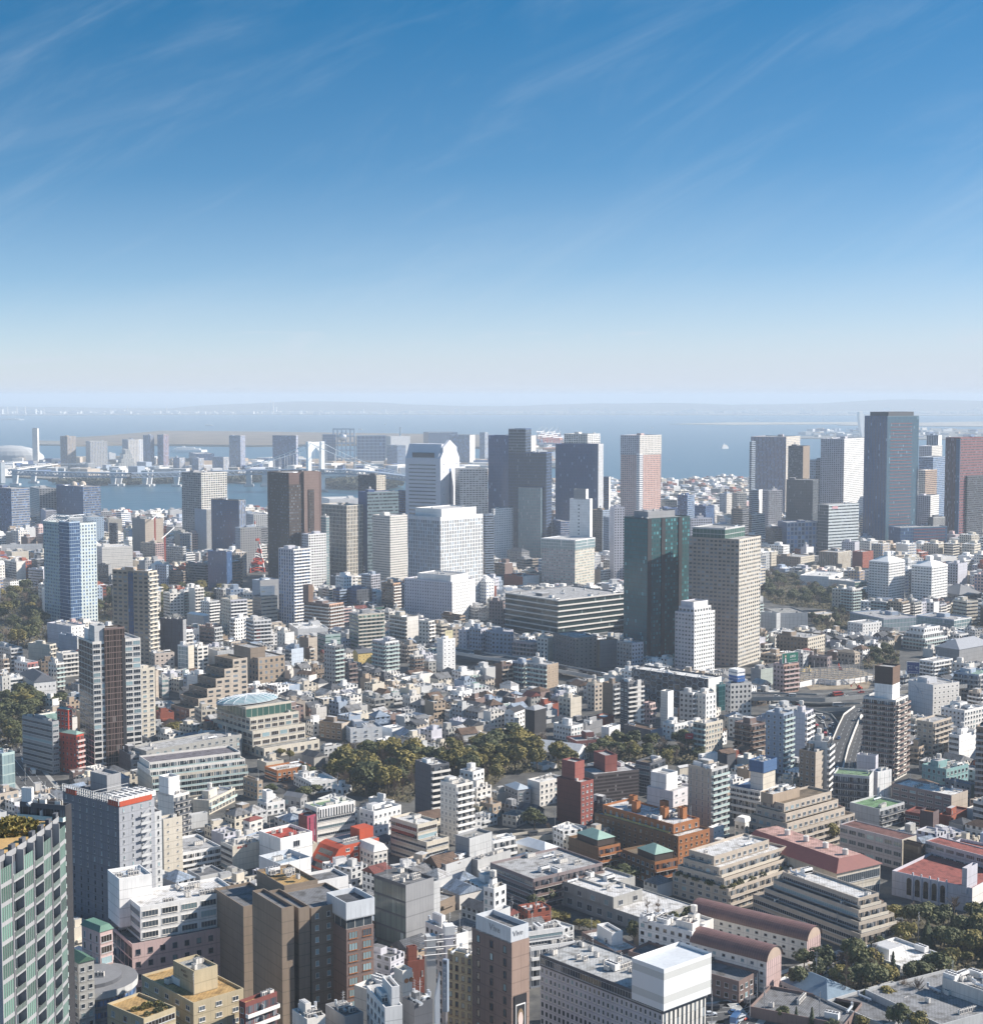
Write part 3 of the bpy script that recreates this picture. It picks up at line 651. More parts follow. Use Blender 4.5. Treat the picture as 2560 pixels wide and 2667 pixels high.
V(b,.3,1,.62,.95,b.h-.6,b.h+4.4,'upper_wing',sty='nn',w='conc',roof='roofl',cl=2)
b=B('D3',690,945,1130,770,900,'small brown brick house with a white cubic roof room and terraces','small brown brick house',n='house',yr=735,sty='gg',w='mauve',gl='mid',roof='roofl',ph=0,cl=3)
V(b,.3,.75,.3,.75,b.h-1,b.h+4.4,'roof_room',w='white')
b=B('D3',-10,320,850,215,470,'grey flat roofed apartment block with planted eaves and a rooftop slope','planted eaves apartments',yr=88,sty='rb',w='purple',gl='dk',bal='mauve',roof='roof',cl=10)
b=B('D3',-60,20,112,290,-600,'white corner house with barred windows above a dark stair yard',None,n='house',w='white',sty='gg',cl=2)
b=B('D3',-40,5,145,480,-560,'grey shed roof beside the dark yard stairs',None,n='shed',w='lgrey',sty='nn',cl=0,ph=0)
b=B('D3',1385,1815,2410,290,470,'large tan apartment block stepped back in planted terraces with a pale top floor','large planted terrace block',phi=42,yl=165,sty='gb',w='beige',gl='mid',bal='beige',bay=4.2,sto=3.4,roof='soil',ph=0,cl=0)
SB=b
V(b,.03,.97,.12,.95,b.h-.9,b.h+3.2,'terrace_storey',sty='gb',w='beige',gl='mid',bal='cream',roof='soil',bay=4)
V(b,.06,.92,.25,.9,b.h+2.6,b.h+6.6,'terrace_storey',sty='gb',w='beige',gl='mid',bal='cream',roof='roofl',bay=4)
V(b,.1,.8,.4,.85,b.h+5.8,b.h+10,'terrace_storey',sty='gg',w='beige',gl='mid',roof='roofl',bay=4,cl=3)
b=B('D4',120,945,1270,640,790,'tan apartment block of long dark sloping terraces with grey roofs','dark sloping terraces',yl=330,sty='rb',w='beige',gl='dk',bal='beige',roof='roofd',ph=0,cl=3,sto=3.4)
for k_ in range(3):V(b,.12+.12*k_,.95-.05*k_,.06+.05*k_,.94-.04*k_,b.h+3.5*k_-.6,b.h+3.5*k_+3.2,'terrace_storey',sty='rb',w='beige',gl='dk',bal='cream',roof='roofl' if k_==2 else 'roofd',cl=5 if k_==2 else 2)
b=B('D4',1185,1800,2300,285,480,'pale school chapel with painted lavender shade, arched windows, red roof and a square bell pillar','school chapel',n='chapel',phi=40,yl=150,sty='nn',w='lav',wr='off',roof='redroof',ph=0,cl=0,par=1.2)  # lavender of left wall, pillar and buttresses is shade put into the colour
CH=b
V(b,-.01,.14,.06,.12,b.h-3,b.h+8,'bell_pillar',w='lav')
for i in range(5):
    for zz,hh,ar in((.42*b.h,3.6,1),(.16*b.h,2.8,0)):
        m=MB();yy=b.L*(.36+.105*i)
        ps=[(-.06,yy+1.1,zz),(-.06,yy-1.1,zz),(-.06,yy-1.1,zz+hh)]+([(-.06,yy-1.1*math.cos(t_*.5236),zz+hh+1.1*math.sin(t_*.5236))for t_ in range(1,6)]if ar else[])+[(-.06,yy+1.1,zz+hh)]
        m.poly(ps);m.build('arched_window' if ar else 'window',glass('br'),b.o)
    m=MB();m.box(-.5,0,b.L*(.31+.105*i)-.3,b.L*(.31+.105*i)+.3,-2,b.h+1.2);m.build('buttress',mat('lav'),b.o)
b=B('D4',415,760,1095,170,420,'school gymnasium with a broad salmon pink hipped roof','salmon pink gymnasium roof',n='gymnasium',yr=95,sty='nr',w='cream',gl='mid',roof='roof',par=.3,ph=0,cl=0,bay=8,wh=.5,sto=6,Ln=58)
m=MB();e=.8;W_,L_,h_=b.W,b.L,b.h
m.quad((-e,-e,h_),(W_+e,-e,h_),(W_*.75,W_*.2,h_+4),(W_*.25,W_*.2,h_+4),1);m.quad((-e,L_,h_),(-e,-e,h_),(W_*.25,W_*.2,h_+4),(W_*.25,L_,h_+4),1)
m.quad((W_*.25,W_*.2,h_+4),(W_*.75,W_*.2,h_+4),(W_*.75,L_,h_+4),(W_*.25,L_,h_+4));m.quad((W_+e,-e,h_),(W_+e,L_,h_),(W_*.75,L_,h_+4),(W_*.75,W_*.2,h_+4));m.quad((W_+e,L_,h_),(-e,L_,h_),(W_*.25,L_,h_+4),(W_*.75,L_,h_+4))
m.build('hipped_roof',[roofmat('pinkroof',.7),mat('maroon',.6)],b.o)
for k_ in range(4):obj('roof_vent',TANK,b.o,(W_*.5,8+12*k_,h_+3.2))
b=B('D4',1135,1250,1560,880,1000,'white house with a ridged pale roof and a stepped annex among the trees','white ridged house',n='house',phi=35,sty='gb',w='white',gl='mid',bal='white',roof='white',Ln=22,cl=2)
b=B('D4',500,690,905,1140,1225,'low hall with a shiny blue grey metal roof under bare trees','low metal roofed hall',n='hall',phi=35,sty='gg',w='off',roof=(.16,.22,.28),Ln=22,cl=0,ph=0,rooftype='hip')
b=B('D4',1570,1980,2150,1105,1330,'white lecture building with a fenced flat roof full of ducts','white lecture building',n='school_building',yl=965,sty='nn',w='off',cl=18,ph=0,roof='roof')
b=B('D4',95,820,900,1330,-517,'flat grey roof with dark vents and a fence along the lane','flat grey vented roof',n='school_building',phi=55,yl=1190,sty='nn',w='mauve',W=22,roof='mgrey',cl=4,ph=0,keep=False)
b=B('D4',820,1120,1620,1330,-517,'flat grey roof with pale raised edges behind the round green trees','pale edged flat roof',n='school_building',phi=34,Ln=26,sty='nn',w='lgrey',roof='mgrey',cl=2,ph=0,keep=False)
b=B('D4',1500,1560,2200,1330,-513,'pale flat roof with raised round skylight rims at the lower right corner','round skylight roof',n='school_building',phi=30,Ln=36,sty='nn',w='lgrey',roof='grey',cl=6,ph=0,keep=False)
# two barrel vaulted halls, roofs of seamed copper brown sheet
BARM,N,L,bb_=base_mat('copper_sheet');tc_=N.new('ShaderNodeTexCoord');wv_=N.new('ShaderNodeTexWave');wv_.bands_direction='Y';wv_.inputs['Scale'].default_value=.32;wv_.inputs['Distortion'].default_value=.4;wv_.inputs['Detail'].default_value=3;L.new(tc_.outputs['Object'],wv_.inputs[0])
L.new(mixc(N,L,mth(N,L,'MULTIPLY',wv_.outputs[1],.35),weather(N,L,(.15,.075,.065),.5,.1),(.26,.17,.15)),bb_.inputs['Base Color']);bb_.inputs['Roughness'].default_value=.5
def barrel(t,xl,xm,xr,yt,yb,l,r,W,Ln,rise,phi,extra=0):
    b=B(t,xl,xm,xr,yt,yb,l,r,n='hall',phi=phi,W=W,Ln=Ln,sty='gn',w='off',wr='pink',gl='br',bay=4,ww=.35,wh=.4,roof='roofd',ph=0,cl=0,par=.3)
    m=MB();pr=[(W/2+(W/2+.5)*math.cos(k*math.pi/14),b.h+rise*math.sin(k*math.pi/14))for k in range(15)]
    for p,q in zip(pr,pr[1:]):m.quad((p[0],-.5,p[1]),(p[0],Ln+.5,p[1]),(q[0],Ln+.5,q[1]),(q[0],-.5,q[1]))
    m.poly([(p[0],-.02,p[1])for p in pr],1);m.poly([(p[0],Ln+.02,p[1])for p in reversed(pr)],1)
    m.build('barrel_roof',[BARM,mat((.46,.35,.28))],b.o)
    m=MB()
    for k in range(7):m.bar((1+k*(W-2)/6,-.06,1),(1+k*(W-2)/6,-.06,b.h),.05)
    m.build('joint',mat('purple'),b.o)
    return b
b=barrel('D4',-500,535,665,690,860,'farther pink hall under a long maroon barrel vaulted roof','farther barrel vaulted hall',10.5,52,4.4,50)
b=barrel('D4',-470,225,365,850,1100,'nearer pink hall with a short maroon barrel vault and a flat white annex','nearer barrel vaulted hall',10.5,32,4.4,50)
V(b,-1.3,-.02,.1,1.6,-3,b.h-4,'side_wing',sty='gg',w='mauve',roof='roofd',cl=4,gl='br');V(b,.02,.98,1.0,1.75,-3,b.h+4,'flat_annex',sty='gg',w='white',roof='roof',cl=14,gl='br');V(b,.15,.6,1.02,1.25,b.h+3,b.h+6.5,'roof_house',w='off',roof='maroon',cl=3)
b=B('D3',1435,1580,1700,560,780,'white stair block at the left end of the barrel vaulted halls',None,n='hall',w='off',sty='nn',cl=2,phi=42)
# ---------------------------------------------------------------- rows C
OB='office_building'
b=B('C1',150,500,508,880,-430,'dark apartment block with glass fronted balconies and a grey roof with a white stair block','dark glass balcony block',phi=72,sty='bn',w='dgrey',wr='black',gl='dk',bal='glz',sto=3.2,roof='conc',cl=7,ph=0)  # right wall black: its shade is put into the wall colour
V(b,.1,.5,.75,.97,b.h-1,b.h+4,'stair_block',w='white')
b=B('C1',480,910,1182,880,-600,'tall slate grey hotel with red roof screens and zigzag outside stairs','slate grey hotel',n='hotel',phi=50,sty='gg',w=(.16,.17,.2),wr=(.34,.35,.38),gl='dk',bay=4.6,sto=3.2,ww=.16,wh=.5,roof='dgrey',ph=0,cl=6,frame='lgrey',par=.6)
HG=b;h_=b.h
m=MB();W_,L_=b.W,b.L
for q in((.2,W_*.92,-.3,.0),(-.3,0,.2,L_*.18)):m.box(q[0],q[1],q[2],q[3],h_-.5,h_+1.5,0,True)
m.box(-.3,0,L_*.75,L_*.93,h_-.5,h_+1.5,0,True);m.build('roof_screen',mat('orange'),b.o)
m=MB()
for k in range(26):
    y_=L_*k/25;m.box(-.3,.2,y_-.12,y_+.12,h_,h_+3)
for z_ in(h_+.6,h_+1.6,h_+2.9):m.box(-.28,.1,0,L_,z_,z_+.14);m.box(0,W_,L_*.45,L_*.45+.3,z_,z_+.14)
m.build('roof_frame',mat('lgrey'),b.o)
V(b,.55,.95,.55,.85,h_-.6,h_+7,'penthouse',w='grey')
for r_ in range(2):
    for k in range(7):obj('cooling_unit',CHIL,b.o,(3+2.6*k,5+6*r_,h_-.5),1.57)
for k in range(int(h_//3.2)-1):
    m=MB();x0=W_*.55;z_=3+3.2*k;m.box(x0,x0+4.6,-1.5,-.02,z_,z_+.15);m.box(x0,x0+4.6,-1.5,-1.4,z_+.15,z_+1.1,0)
    m.quad((x0,-1.2,z_+.1),(x0+.4,-1.2,z_+.1),(x0+4.6,-1.2,z_+3),(x0+4.2,-1.2,z_+3));m.build('outside_stair',mat('lgrey'),b.o)
V(b,1.0,1.2,.0,.7,-3,h_-6,'rear_wing',sty='gg',w='grey',wr='lgrey',bay=4,ww=.25)
b=B('C1',600,708,1075,800-1176,610,'slim white apartment tower with a dark brown central stripe and teal windows','white tower with brown stripe',n='apartment_tower',phi=33,sty='cg',w='off',wr='off',gl='dk',bay=4.7,sto=3.35,ww=.86,wh=.64,ph=0,cl=3,roof='roof')
WT=b;W_,h_=b.W,b.h
V(b,.24,.66,-.03,.3,-3,h_+7.5,'stripe_block',sty='nc',w='dkbrown',wr='mauve',gl='br',bay=3.6,sto=3.35,fr=.08)
V(b,.6,.67,-.034,.0,-3,h_+1,'dark_slot',w='black',wr='black');V(b,.05,.27,.02,.4,h_-.5,h_+9,'penthouse',w='lgrey');V(b,.05,.22,.45,.75,h_-.5,h_+6,'penthouse',w='white')
b=B('C1',1040,1080,1185,1005-1176,400,'narrow white apartment block with framed windows touching the brown striped tower',None,phi=42,sty='gg',w='cream',gl='mid',bay=4,ww=.5,sto=3.1)
b=B('C1',415,585,640,335,640,'red brick apartment building with a pale green copper hip roof','red brick green roofed block',phi=58,sty='gb',w='red',wr='red',gl='br',bal='pink',bay=3,ww=.35,sto=3.1,rooftype='hip',roof='verd',frame='red')
V(b,.45,1,.5,1,b.h,b.h+13,'tower',w='red',wr='red',sty='gg',gl='br',rooftype='hip',roof='verd')
b=B('C1',315,400,450,235,640,'narrow grey office slab beside the red brick green roofed block',None,n=OB,sty='rr',w='grey',phi=50,Ln=30)
b=B('C1',175,330,520,240,375,'long pale hall with a light green flat roof behind street trees',None,n='hall',yl=195,sty='nn',w='off',roof='verd',cl=2,ph=0,W=24)
b=B('C1',-90,15,112,480,800,'round glass fronted building at the left edge by the crossing','round glass building',n=OB,phi=50,sty='cc',w='glz',wr='glz',gl='pale',bay=3,sto=5,fr=.05,roof='bl' if 0 else 'sky',cl=2,ph=0)
def tiers(b,steps,**k):
    for(a0,a1,b0,b1,z0,z1)in steps:V(b,a0,a1,b0,b1,b.h+z0,b.h+z1,'upper_storey',**k)
b=B('C1',1150,1165,1895,660,850,'long cream terrace of balcony flats under two recessed grey roof storeys','long cream balcony terrace',yr=570,W=None,Ln=26,sty='nb',w='cream',wr='cream',gl='mid',bal='glz',bay=5,sto=3.2,roof='roof',ph=0,cl=0)
tiers(b,[(0,1,.14,1,-.8,3),(.02,.98,.3,1,2,6.2)],sty='nb',w='off',bal='glz',gl='mid',roof=(.2,.18,.2),bay=5)
b=B('C1',1095,1120,1850,460,640,'second long grey terrace with skylight gables behind the cream balcony terrace','grey terrace with planted gables',yr=330,Ln=18,sty='ng',w='conc',gl='mid',bay=5,ww=.35,roof='roof',ph=0,cl=6)
b=B('C1',910,1000,1125,490,640,'dark grey gatehouse block with a slanted corner at the end of the cream terrace',None,n=OB,sty='ng',w='dgrey',wr='grey',roof='roofl',phi=35,bay=8,ww=.7)
b=B('C1',1205,1330,1450,800,-740,'white apartment block stepping back under a sloping grey roof','white sloping roof apartments',phi=52,sty='nb',w='off',gl='dk',bal='dgrey',roof='roofl')
V(b,0,.7,.3,.9,b.h-1,b.h+8,'stair_block',w='white')
b=B('C1',1200,1250,1395,985,-690,'cream stair tower block with tiny square windows','cream block with tiny windows',sty='ng',w='cream',gl='dk',bay=4,ww=.15,wh=.2,phi=40)
b=B('C1',1475,1600,1800,840,950,'cream apartment building with pale green balcony fronts',None,yr=740,sty='nb',w='cream',gl='mid',bal='glz',cl=4)
b=B('C1',1440,1460,1590,950,1060,'low grey warehouse with a white roof beside parked cars',None,n='warehouse',phi=35,sty='nn',w='lgrey',roof='white',cl=0,ph=0)
b=B('C1',960,1130,1690,1290,-690,'white flat roofed clinic with a brown roof border and many air conditioners','white clinic with brown roof border',n='clinic',phi=36,sty='rb',w='white',gl='dk',bal='white',roof='roof',cl=14,ph=1)
b=B('C1',1690,1780,1990,1190,-700,'cream shop building with ribbon windows and red rooftop lettering','cream building with red lettering',n='shop_building',phi=38,sty='rn',w='off',wr='cream',gl='br',cl=5)
LET=b
# C2
b=B('C2',-20,90,130,690,840,'tan apartment end wall with bay windows left of the orange brick house',None,sty='gg',w='tan',gl='mid',phi=42)
b=B('C2',145,240,500,610,700,'two storey orange brick house with pale flat roofs under bare trees','orange brick house',n='house',phi=38,sty='rg',w='rust',gl='br',roof='white',cl=3,ph=0)
b=B('C2',450,545,840,895,1200,'white office with ribbon windows, vertical fins at the top and a small green roof','white ribbon window office',n=OB,yr=840,sty='rr',w='off',gl='dk',bay=3,sto=3.6,wh=.38,roof='green',cl=5)
V(b,.05,.95,-.03,.3,b.h-5.2,b.h-.2,'fin_storey',sty='ss',w='white',gl='dk',ww=.55,bay=1.5)
b=B('C2',455,470,545,960,1220,'narrow burgundy fronted building attached below the white ribbon office',None,n=OB,sty='ns',w='maroon',wr=(.3,.05,.09),ww=.2,roof='roof',Ln=6,cl=0,ph=0,keep=False)
b=B('C2',870,980,1190,925,1170,'white building with arched windows in a blank grey front','white arched window building',n=OB,phi=46,sty='gg',w='white',gl='dk',bay=3.2,ww=.38,wh=.36,sto=3.4,cl=1)
b=B('C2',940,1100,1140,850,900,'low white flat roofed house just behind the white arched window building',None,n='house',w='white',sty='nn',cl=0)
b=B('C2',1110,1385,1555,1160,1340,'cream stepped restaurant building with orange awnings and glazed terraces','cream building with awnings',n='restaurant',phi=44,sty='rr',w='cream',gl='dk',cl=6,bay=4,wh=.35)
V(b,0,.9,.25,1,b.h-1,b.h+7,'upper_storey',sty='rr',w='cream',gl='rust' if 0 else 'br',roof='roofl',cl=2)
m=MB();m.quad((-.2,b.L*.3,b.h+2),(-1.6,b.L*.3,b.h+1.2),(-1.6,b.L*.95,b.h+1.2),(-.2,b.L*.95,b.h+2));m.build('awning',mat('orange'),b.o)
b=B('C2',1295,1420,1540,570,1000,'narrow dark slate tower block with a black glass corner strip','dark slate tower',n='apartment_tower',phi=36,sty='nb',w=(.07,.075,.095),wr='dgrey',gl='dk',bal='off',bay=3.2,roof='roofl',cl=3,W=11)
b=B('C2',1490,1612,1740,720,1190,'slim cream apartment tower with white railed balconies and roof machinery','slim cream balcony tower',n='apartment_tower',phi=42,sty='gb',w='off',gl='dk',bal='white',bay=3.2,ww=.25,wh=.4,sto=3.1,cl=10)
b=B('C2',1640,1740,1825,620,760,'white house with a tall stair fin beside the slim cream balcony tower',None,n='house',sty='gg',w='white',cl=1)
b=B('C2',1740,1790,1900,890,990,'yellow ochre block with a grass roof','ochre grass roofed block',sty='gg',w='ochre',roof='green',cl=1,ph=0,bay=4,ww=.3)
b=B('C2',400,500,700,700,790,'white modern villa with long flat roofs among garden trees','white modern villa',n='villa',sty='gg',w='white',roof='white',cl=2,phi=30,Ln=24)
b=B('C2',660,740,810,740,800,'small white villa wing with glazed stair beside the garden trees',None,n='villa',sty='gg',w='white',cl=1)
b=B('C2',295,420,470,820,900,'low grey house with a dark timber gable',None,n='house',rooftype='gable',roof='roofd',w='grey',phi=60)
b=B('C2',90,160,300,860,960,'white house with roof terraces and a round water tank','white terrace house',n='house',w='white',sty='gg',cl=5,phi=36)
V(b,.1,.45,.2,.7,b.h-1,b.h+5.5,'stair_block',w='white')
b=B('C2',250,300,450,950,1010,'small white flat roofed house before the white ribbon window office',None,n='house',w='lgrey',sty='nn',cl=2)
b=B('C2',100,265,510,1130,1420,'white studio with a red roof patch and white mesh fencing','white red patched roof',n=OB,phi=42,sty='ng',w='white',bay=12,ww=.2,sto=6,roof='red',cl=8,ph=0,par=1.4)
b=B('D2',100,265,500,100,-620,'white windowless box with blue tarpaulin on its open roof','white box with tarpaulin',n=OB,phi=42,sty='nn',w='silver',wr='white',roof='sky',cl=3,ph=0,par=2)
b=B('C2',-20,30,130,1000,1150,'cream pink house with red tiled eaves left of the white studio',None,n='house',w='off',sty='gg',cl=2,rooftype='hip',roof='maroon')
# slanted red building: the left wall leans like an easel
X,Y,z0,zt,p,W_,L_=frame_of('C2',640,700,975,1200,1390,42,None,None,None,None)
o=thing('hotel','bright red building with one wall leaning like a slide and a red roof block','hotel',(X,Y,z0),p,ref='bright red slanted building');FOOT.append((X,Y,p,W_,16));RECT.append((832,975,2150,2250,Y))
m=MB();h_=zt-z0;W_=max(W_,24)
m.extr([(-9,-2),(W_,-2),(W_,h_),(4,h_),(1,h_-1)],0,15);m.build('wall',mat('orange'),o)
m=MB();m.box(5,W_-.4,.4,14.6,h_-.2,h_+.1);m.build('roof',mat('roofd'),o)
m=MB();m.box(W_-9,W_-1,3,10,h_,h_+5);m.build('penthouse',mat('orange'),o)
for k in range(4):
    m=MB();t0,t1=.12+.21*k,.26+.21*k;m.quad(*[(1-10*t-.06,y,h_-1-(h_+1)*t+.04)for t,y in((t0,12.5),(t1,12.5),(t1,2.5),(t0,2.5))]);m.build('sloping_window',glass('dk'),o)
    for i in range(4):win(2.2,1.4,'mid','off',o,(6+4.6*i,0,h_-2.2-3*k))
for k in range(5):obj('air_conditioner',AC,o,(7+2.2*k,4,h_+.1))
b=B('C2',850,980,1085,1235,-700,'white flats with sloping attic walls at the foot of the red slanted building','white sloping attic flats',sty='gg',w='off',rooftype='mansard',roof='off',phi=38,bay=3)
# C3
b=B('C3',500,685,780,700,1040,'dark red apartment block with a blank side wall, partly wrapped in scaffolding','dark red scaffolded block',phi=45,sty='ng',w=(.13,.045,.04),wr=(.27,.075,.06),gl='mid',bay=3.4,ww=.4,wh=.4,cl=1,ph=0,roof='roof',Ln=None)
V(b,.2,.95,.35,.9,b.h-1,b.h+9,'tower',w=(.2,.065,.058),wr=(.28,.085,.068))
def scaffold(t,xl,xr,yt,yb,xm=None):
    return
b=B('C3',770,785,1130,640,870,'long building fully wrapped in grey scaffold netting behind the dark red block','grey netted scaffold building',yr=600,Ln=18,sty='nh',w='dgrey',wr=(.11,.09,.088),gl=(.06,.05,.05),wh=.6,sto=1.9,bay=2,roof='roof',cl=2,ph=0)
V(b,.35,.62,.3,1,b.h-1,b.h+8,'tower',w=(.2,.065,.058),wr=(.28,.085,.068))
b=B('C3',275,370,545,700,890,'cream apartment house with a metallic slanted roof annex','cream house with metallic slope',phi=42,sty='ng',w='off',gl='dk',bay=3.4,ww=.4,cl=2,roof='white')
b=B('C3',105,200,300,760,900,'building with a shiny sloping blue grey metal roof facing the garden wood','sloping metal roof building',n='house',phi=30,sty='gg',w='grey',rooftype='hip',roof=(.4,.45,.5))
b=B('C3',1190,1390,1545,770,940,'pale pink white clinic with a stepped roof tower','pale pink white clinic',n='clinic',phi=48,sty='ng',w=(.68,.64,.66),gl='mid',bay=6,ww=.3,wh=.25,cl=3,ph=0)
V(b,.05,.6,.3,.9,b.h-1,b.h+8,'tower',w='white')
b=B('C3',1505,1685,1810,600,1190,'tall beige apartment tower with pale glass balconies and a curved ribbed side','beige tower with glass balconies',n='apartment_tower',phi=45,sty='gb',w='beige',wr='lgrey',gl='dk',bal='glz',bay=4,ww=.15,wh=.7,sto=3.15,cl=9)
b=B('C3',1595,1610,1730,490,640,'white block carrying a white sign board with black writing','white sign board block',n=OB,w='white',sty='nn',cl=0,ph=0,phi=35)
SGN=b
b=B('C3',1670,1700,1780,1050,1220,'white windowless stair end at the foot of the beige tower',None,n=OB,w='white',sty='ng',ww=.15,wh=.2,cl=0,ph=0)
b=B('C3',1420,1440,1510,590,700,'cream gabled hall beside the beige tower with glass balconies',None,n='hall',w='cream',sty='nn',rooftype='gable',roof='roof',phi=35)
b=B('C3',1100,1215,1330,555,800,'dark building of stacked black terraces with roof planting','dark stacked terraces',sty='rb',w='dgrey',gl='dk',bal='lgrey',roof='soil',cl=4)
b=B('C3',790,1430,1670,1115,1330,'large brown brick hotel with copper roof decks and a yellow gutter line','large brown brick hotel',n='hotel',yl=930,sty='gg',w=(.2,.115,.06),wr='rust',gl='dk',bay=3.8,sto=3.3,ww=.3,wh=.45,roof='roofl',cl=8,ph=0,frame='tan')
BH=b
V(b,.12,.95,.1,.95,b.h-.5,b.h+4,'upper_storey',sty='gg',w='rust',roof='roofl',cl=14,gl='dk',bay=4,ww=.3)
m=MB();m.box(b.W*.05,b.W*.05+.6,b.L*.12,b.L*.9,b.h-.2,b.h+.5);m.build('gutter',mat('yellow'),b.o)
for fx,fy in((.7,.2),(.3,.6),(.6,.75),(.8,.45),(.4,.3)):V(b,fx,fx+.13,fy,fy+.06,b.h+3,b.h+8.5,'stair_block',w='rust',wr='rust')
b=B('C3',590,820,985,1200,1420,'brown brick block with a mint copper roof and hanging garden left of the hotel','brown block with left mint roof',n='hotel',yr=1165,sty='nb',w=(.2,.115,.06),wr='rust',gl='dk',bal='rust',roof='soil',ph=0,cl=0)
b_=b
for b in(b_,):
    V(b,.12,.9,.12,.8,b.h-.5,b.h+2.6,'garden_storey',w='dkbrown',rooftype='hip',roof='verd')
b=B('C3',1000,1250,1425,1310,1500,'brown brick block with a mint copper roof and hanging garden in front of the hotel','brown block with front mint roof',n='hotel',yr=1275,sty='gb',w=(.2,.115,.06),wr='rust',gl='dk',bal='rust',roof='soil',ph=0,cl=0)
V(b,.12,.9,.08,.6,b.h-.5,b.h+2.6,'garden_storey',w='dkbrown',rooftype='hip',roof='verd')
b=B('C3',170,410,520,1230,1330,'grey pyramid roofed apartment house with sunken dormer terraces','grey pyramid roof house',phi=44,sty='gb',w='off',rooftype='hip',roof='silver',gl='dk',bal='off')
b=B('C3',-60,10,185,1150,1330,'white apartment block with raked balcony partitions at the avenue bend','white raked balcony block',phi=36,sty='nb',w='white',bal='white',gl='dk',cl=3)
b=B('C3',-90,10,75,870,990,'orange tan brick house end beside the dark cedar tree',None,n='house',sty='gg',w='tan',cl=1)
b=B('C3',830,880,920,560+340,1000,'orange stair block between dark red scaffold and brown brick hotel',None,n='stair_tower',w='rust',sty='nn',cl=0,ph=0)if 0 else None
b=B('C3',300,390,500,575,610,'small white pavilion with a flat roof against the wood',None,n='pavilion',w='white',sty='nn',cl=0,ph=0,phi=35)
b=B('C3',610,650,745,495,560,'long low white dormitory with a grey roof at the wood edge',None,n='dormitory',w='white',sty='gg',rooftype='gable',roof='roofl',Ln=30,phi=60)
b=B('C3',625,650,850,385,480,'low dark red brick row with a pale flat roof beyond the wood','low dark red brick row',n='apartment_building',w=(.2,.08,.075),sty='gg',phi=22,roof='roof',cl=4,Ln=15)
b=B('C3',475,610,700,270,390,'white apartment house with curved roof slopes and pierced balconies','white curved roof apartments',w='white',sty='gg',bay=2.6,cl=2,phi=44)
b=B('C3',255,330,420,150,330,'dark house wrapped in black netting beneath a small pyramid roof','black netted house',n='house',w='black',wr='black',sty='nn',rooftype='hip',roof='grey')
b=B('C3',100,175,255,165,310,'white gabled house with a dark slate side slope',None,n='house',w='white',rooftype='gable',roof='black',phi=60,sty='gg')
b=B('C3',515,605,690,55,240,'plain cream block with a blank sunlit wall rising from small houses','plain cream block',w='cream',sty='gn',phi=42,cl=2)
b=B('C3',840,900,985,280,380,'white house with a tall white stair fin in the low houses',None,n='house',w='white',sty='nn',cl=2,ph=1)
b=B('C3',705,720,850,250,350,'grey netted low building left of the white stair fin house',None,n='house',w='grey',wr='mgrey',sty='nn',cl=2)
b=B('C3',1010,1220,1310,300,370,'long low garage with a brown ribbed roof and blue front',None,n='garage',yl=255,sty='nn',w='dgrey',wr='blueg',roof='brown',cl=2,ph=0)
b=B('C3',1310,1400,1500,255,385,'white clinic with railings on its roof beside a red sign board','white clinic by red sign',n='clinic',w='white',sty='gg',cl=5,phi=40)
b=B('C3',1545,1640,1770,250,500,'cream apartment block with stepped balconies and a sunny stair side','cream stepped balcony block',w='cream',sty='bg',bal='glz',gl='mid',phi=45,cl=4,bay=3)
b=B('C3',1860,1990,2095,260,480,'low apartment block with brown slatted balconies at the wood corner',None,w='mauve',sty='bb',bal='brown',phi=40)
# C4
b=B('C4',-40,190,360,850,1030,'white apartments with raked terraces under a blue roof and blue box tower','white blue roofed apartments',phi=48,sty='bg',w='off',gl='br',bal='off',bay=3.6,roof='blue',cl=0,ph=0)
V(b,.05,.9,.1,1.1,b.h-1,b.h+5,'upper_storey',sty='bg',w='off',roof='blue',bal='off');V(b,.3,.85,.2,.62,b.h+3,b.h+15,'tower',w='off',wr='cream',cl=0);V(b,.27,.88,.17,.65,b.h+13,b.h+19,'tower_cap',w='blue',wr='blue',roof='roofl',cl=2)
b=B('C4',90,400,900,1080,1290,'large tan apartment block rising in stepped terraces like a ziggurat','tan ziggurat apartments',yr=935,sty='bb',w='beige',gl='dk',bal='beige',bay=4.4,sto=3.3,ph=0,cl=0,roof='soil')
for k_ in range(3):V(b,.02+.03*k_,.9-.05*k_,.09*(k_+1),1-.08*k_,b.h+4*k_-.8,b.h+4*k_+3.4,'terrace_storey',sty='gg',w='beige',roof='soil',gl='mid',bay=4)
V(b,.05,.45,.5,.8,b.h+10,b.h+15,'penthouse',w='tan',cl=9,roof='roofl')
b=B('C4',220,355,430,175,640,'blue grey apartment tower with a dark window stripe, left of the expressway ramps','blue grey striped tower',n='apartment_tower',phi=50,sty='gb',w='blueg',wr='blueg',gl='dk',bal='glz',bay=4,ww=.3,sto=3.1,cl=5)
b=B('C4',432,520,582,165,540,'pale grey tower with white scalloped balconies close behind the blue grey tower','pale grey scalloped tower',n='apartment_tower',phi=58,sty='nb',w='lav',gl='dk',bal='white',cl=3)
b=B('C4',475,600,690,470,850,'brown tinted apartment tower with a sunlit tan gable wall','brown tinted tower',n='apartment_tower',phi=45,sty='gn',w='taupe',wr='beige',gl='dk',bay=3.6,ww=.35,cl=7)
b=B('C4',545,690,732,390,830,'dark tower edge with white round balconies behind the brown tinted tower','tower with round white balconies',n='apartment_tower',phi=65,sty='nb',w='lgrey',wr='black',gl='dk',bal='white',cl=3)
b=B('C4',310,410,475,680,810,'cream block with outside stairs right of the blue roofed apartments',None,w='cream',sty='gg',cl=4)
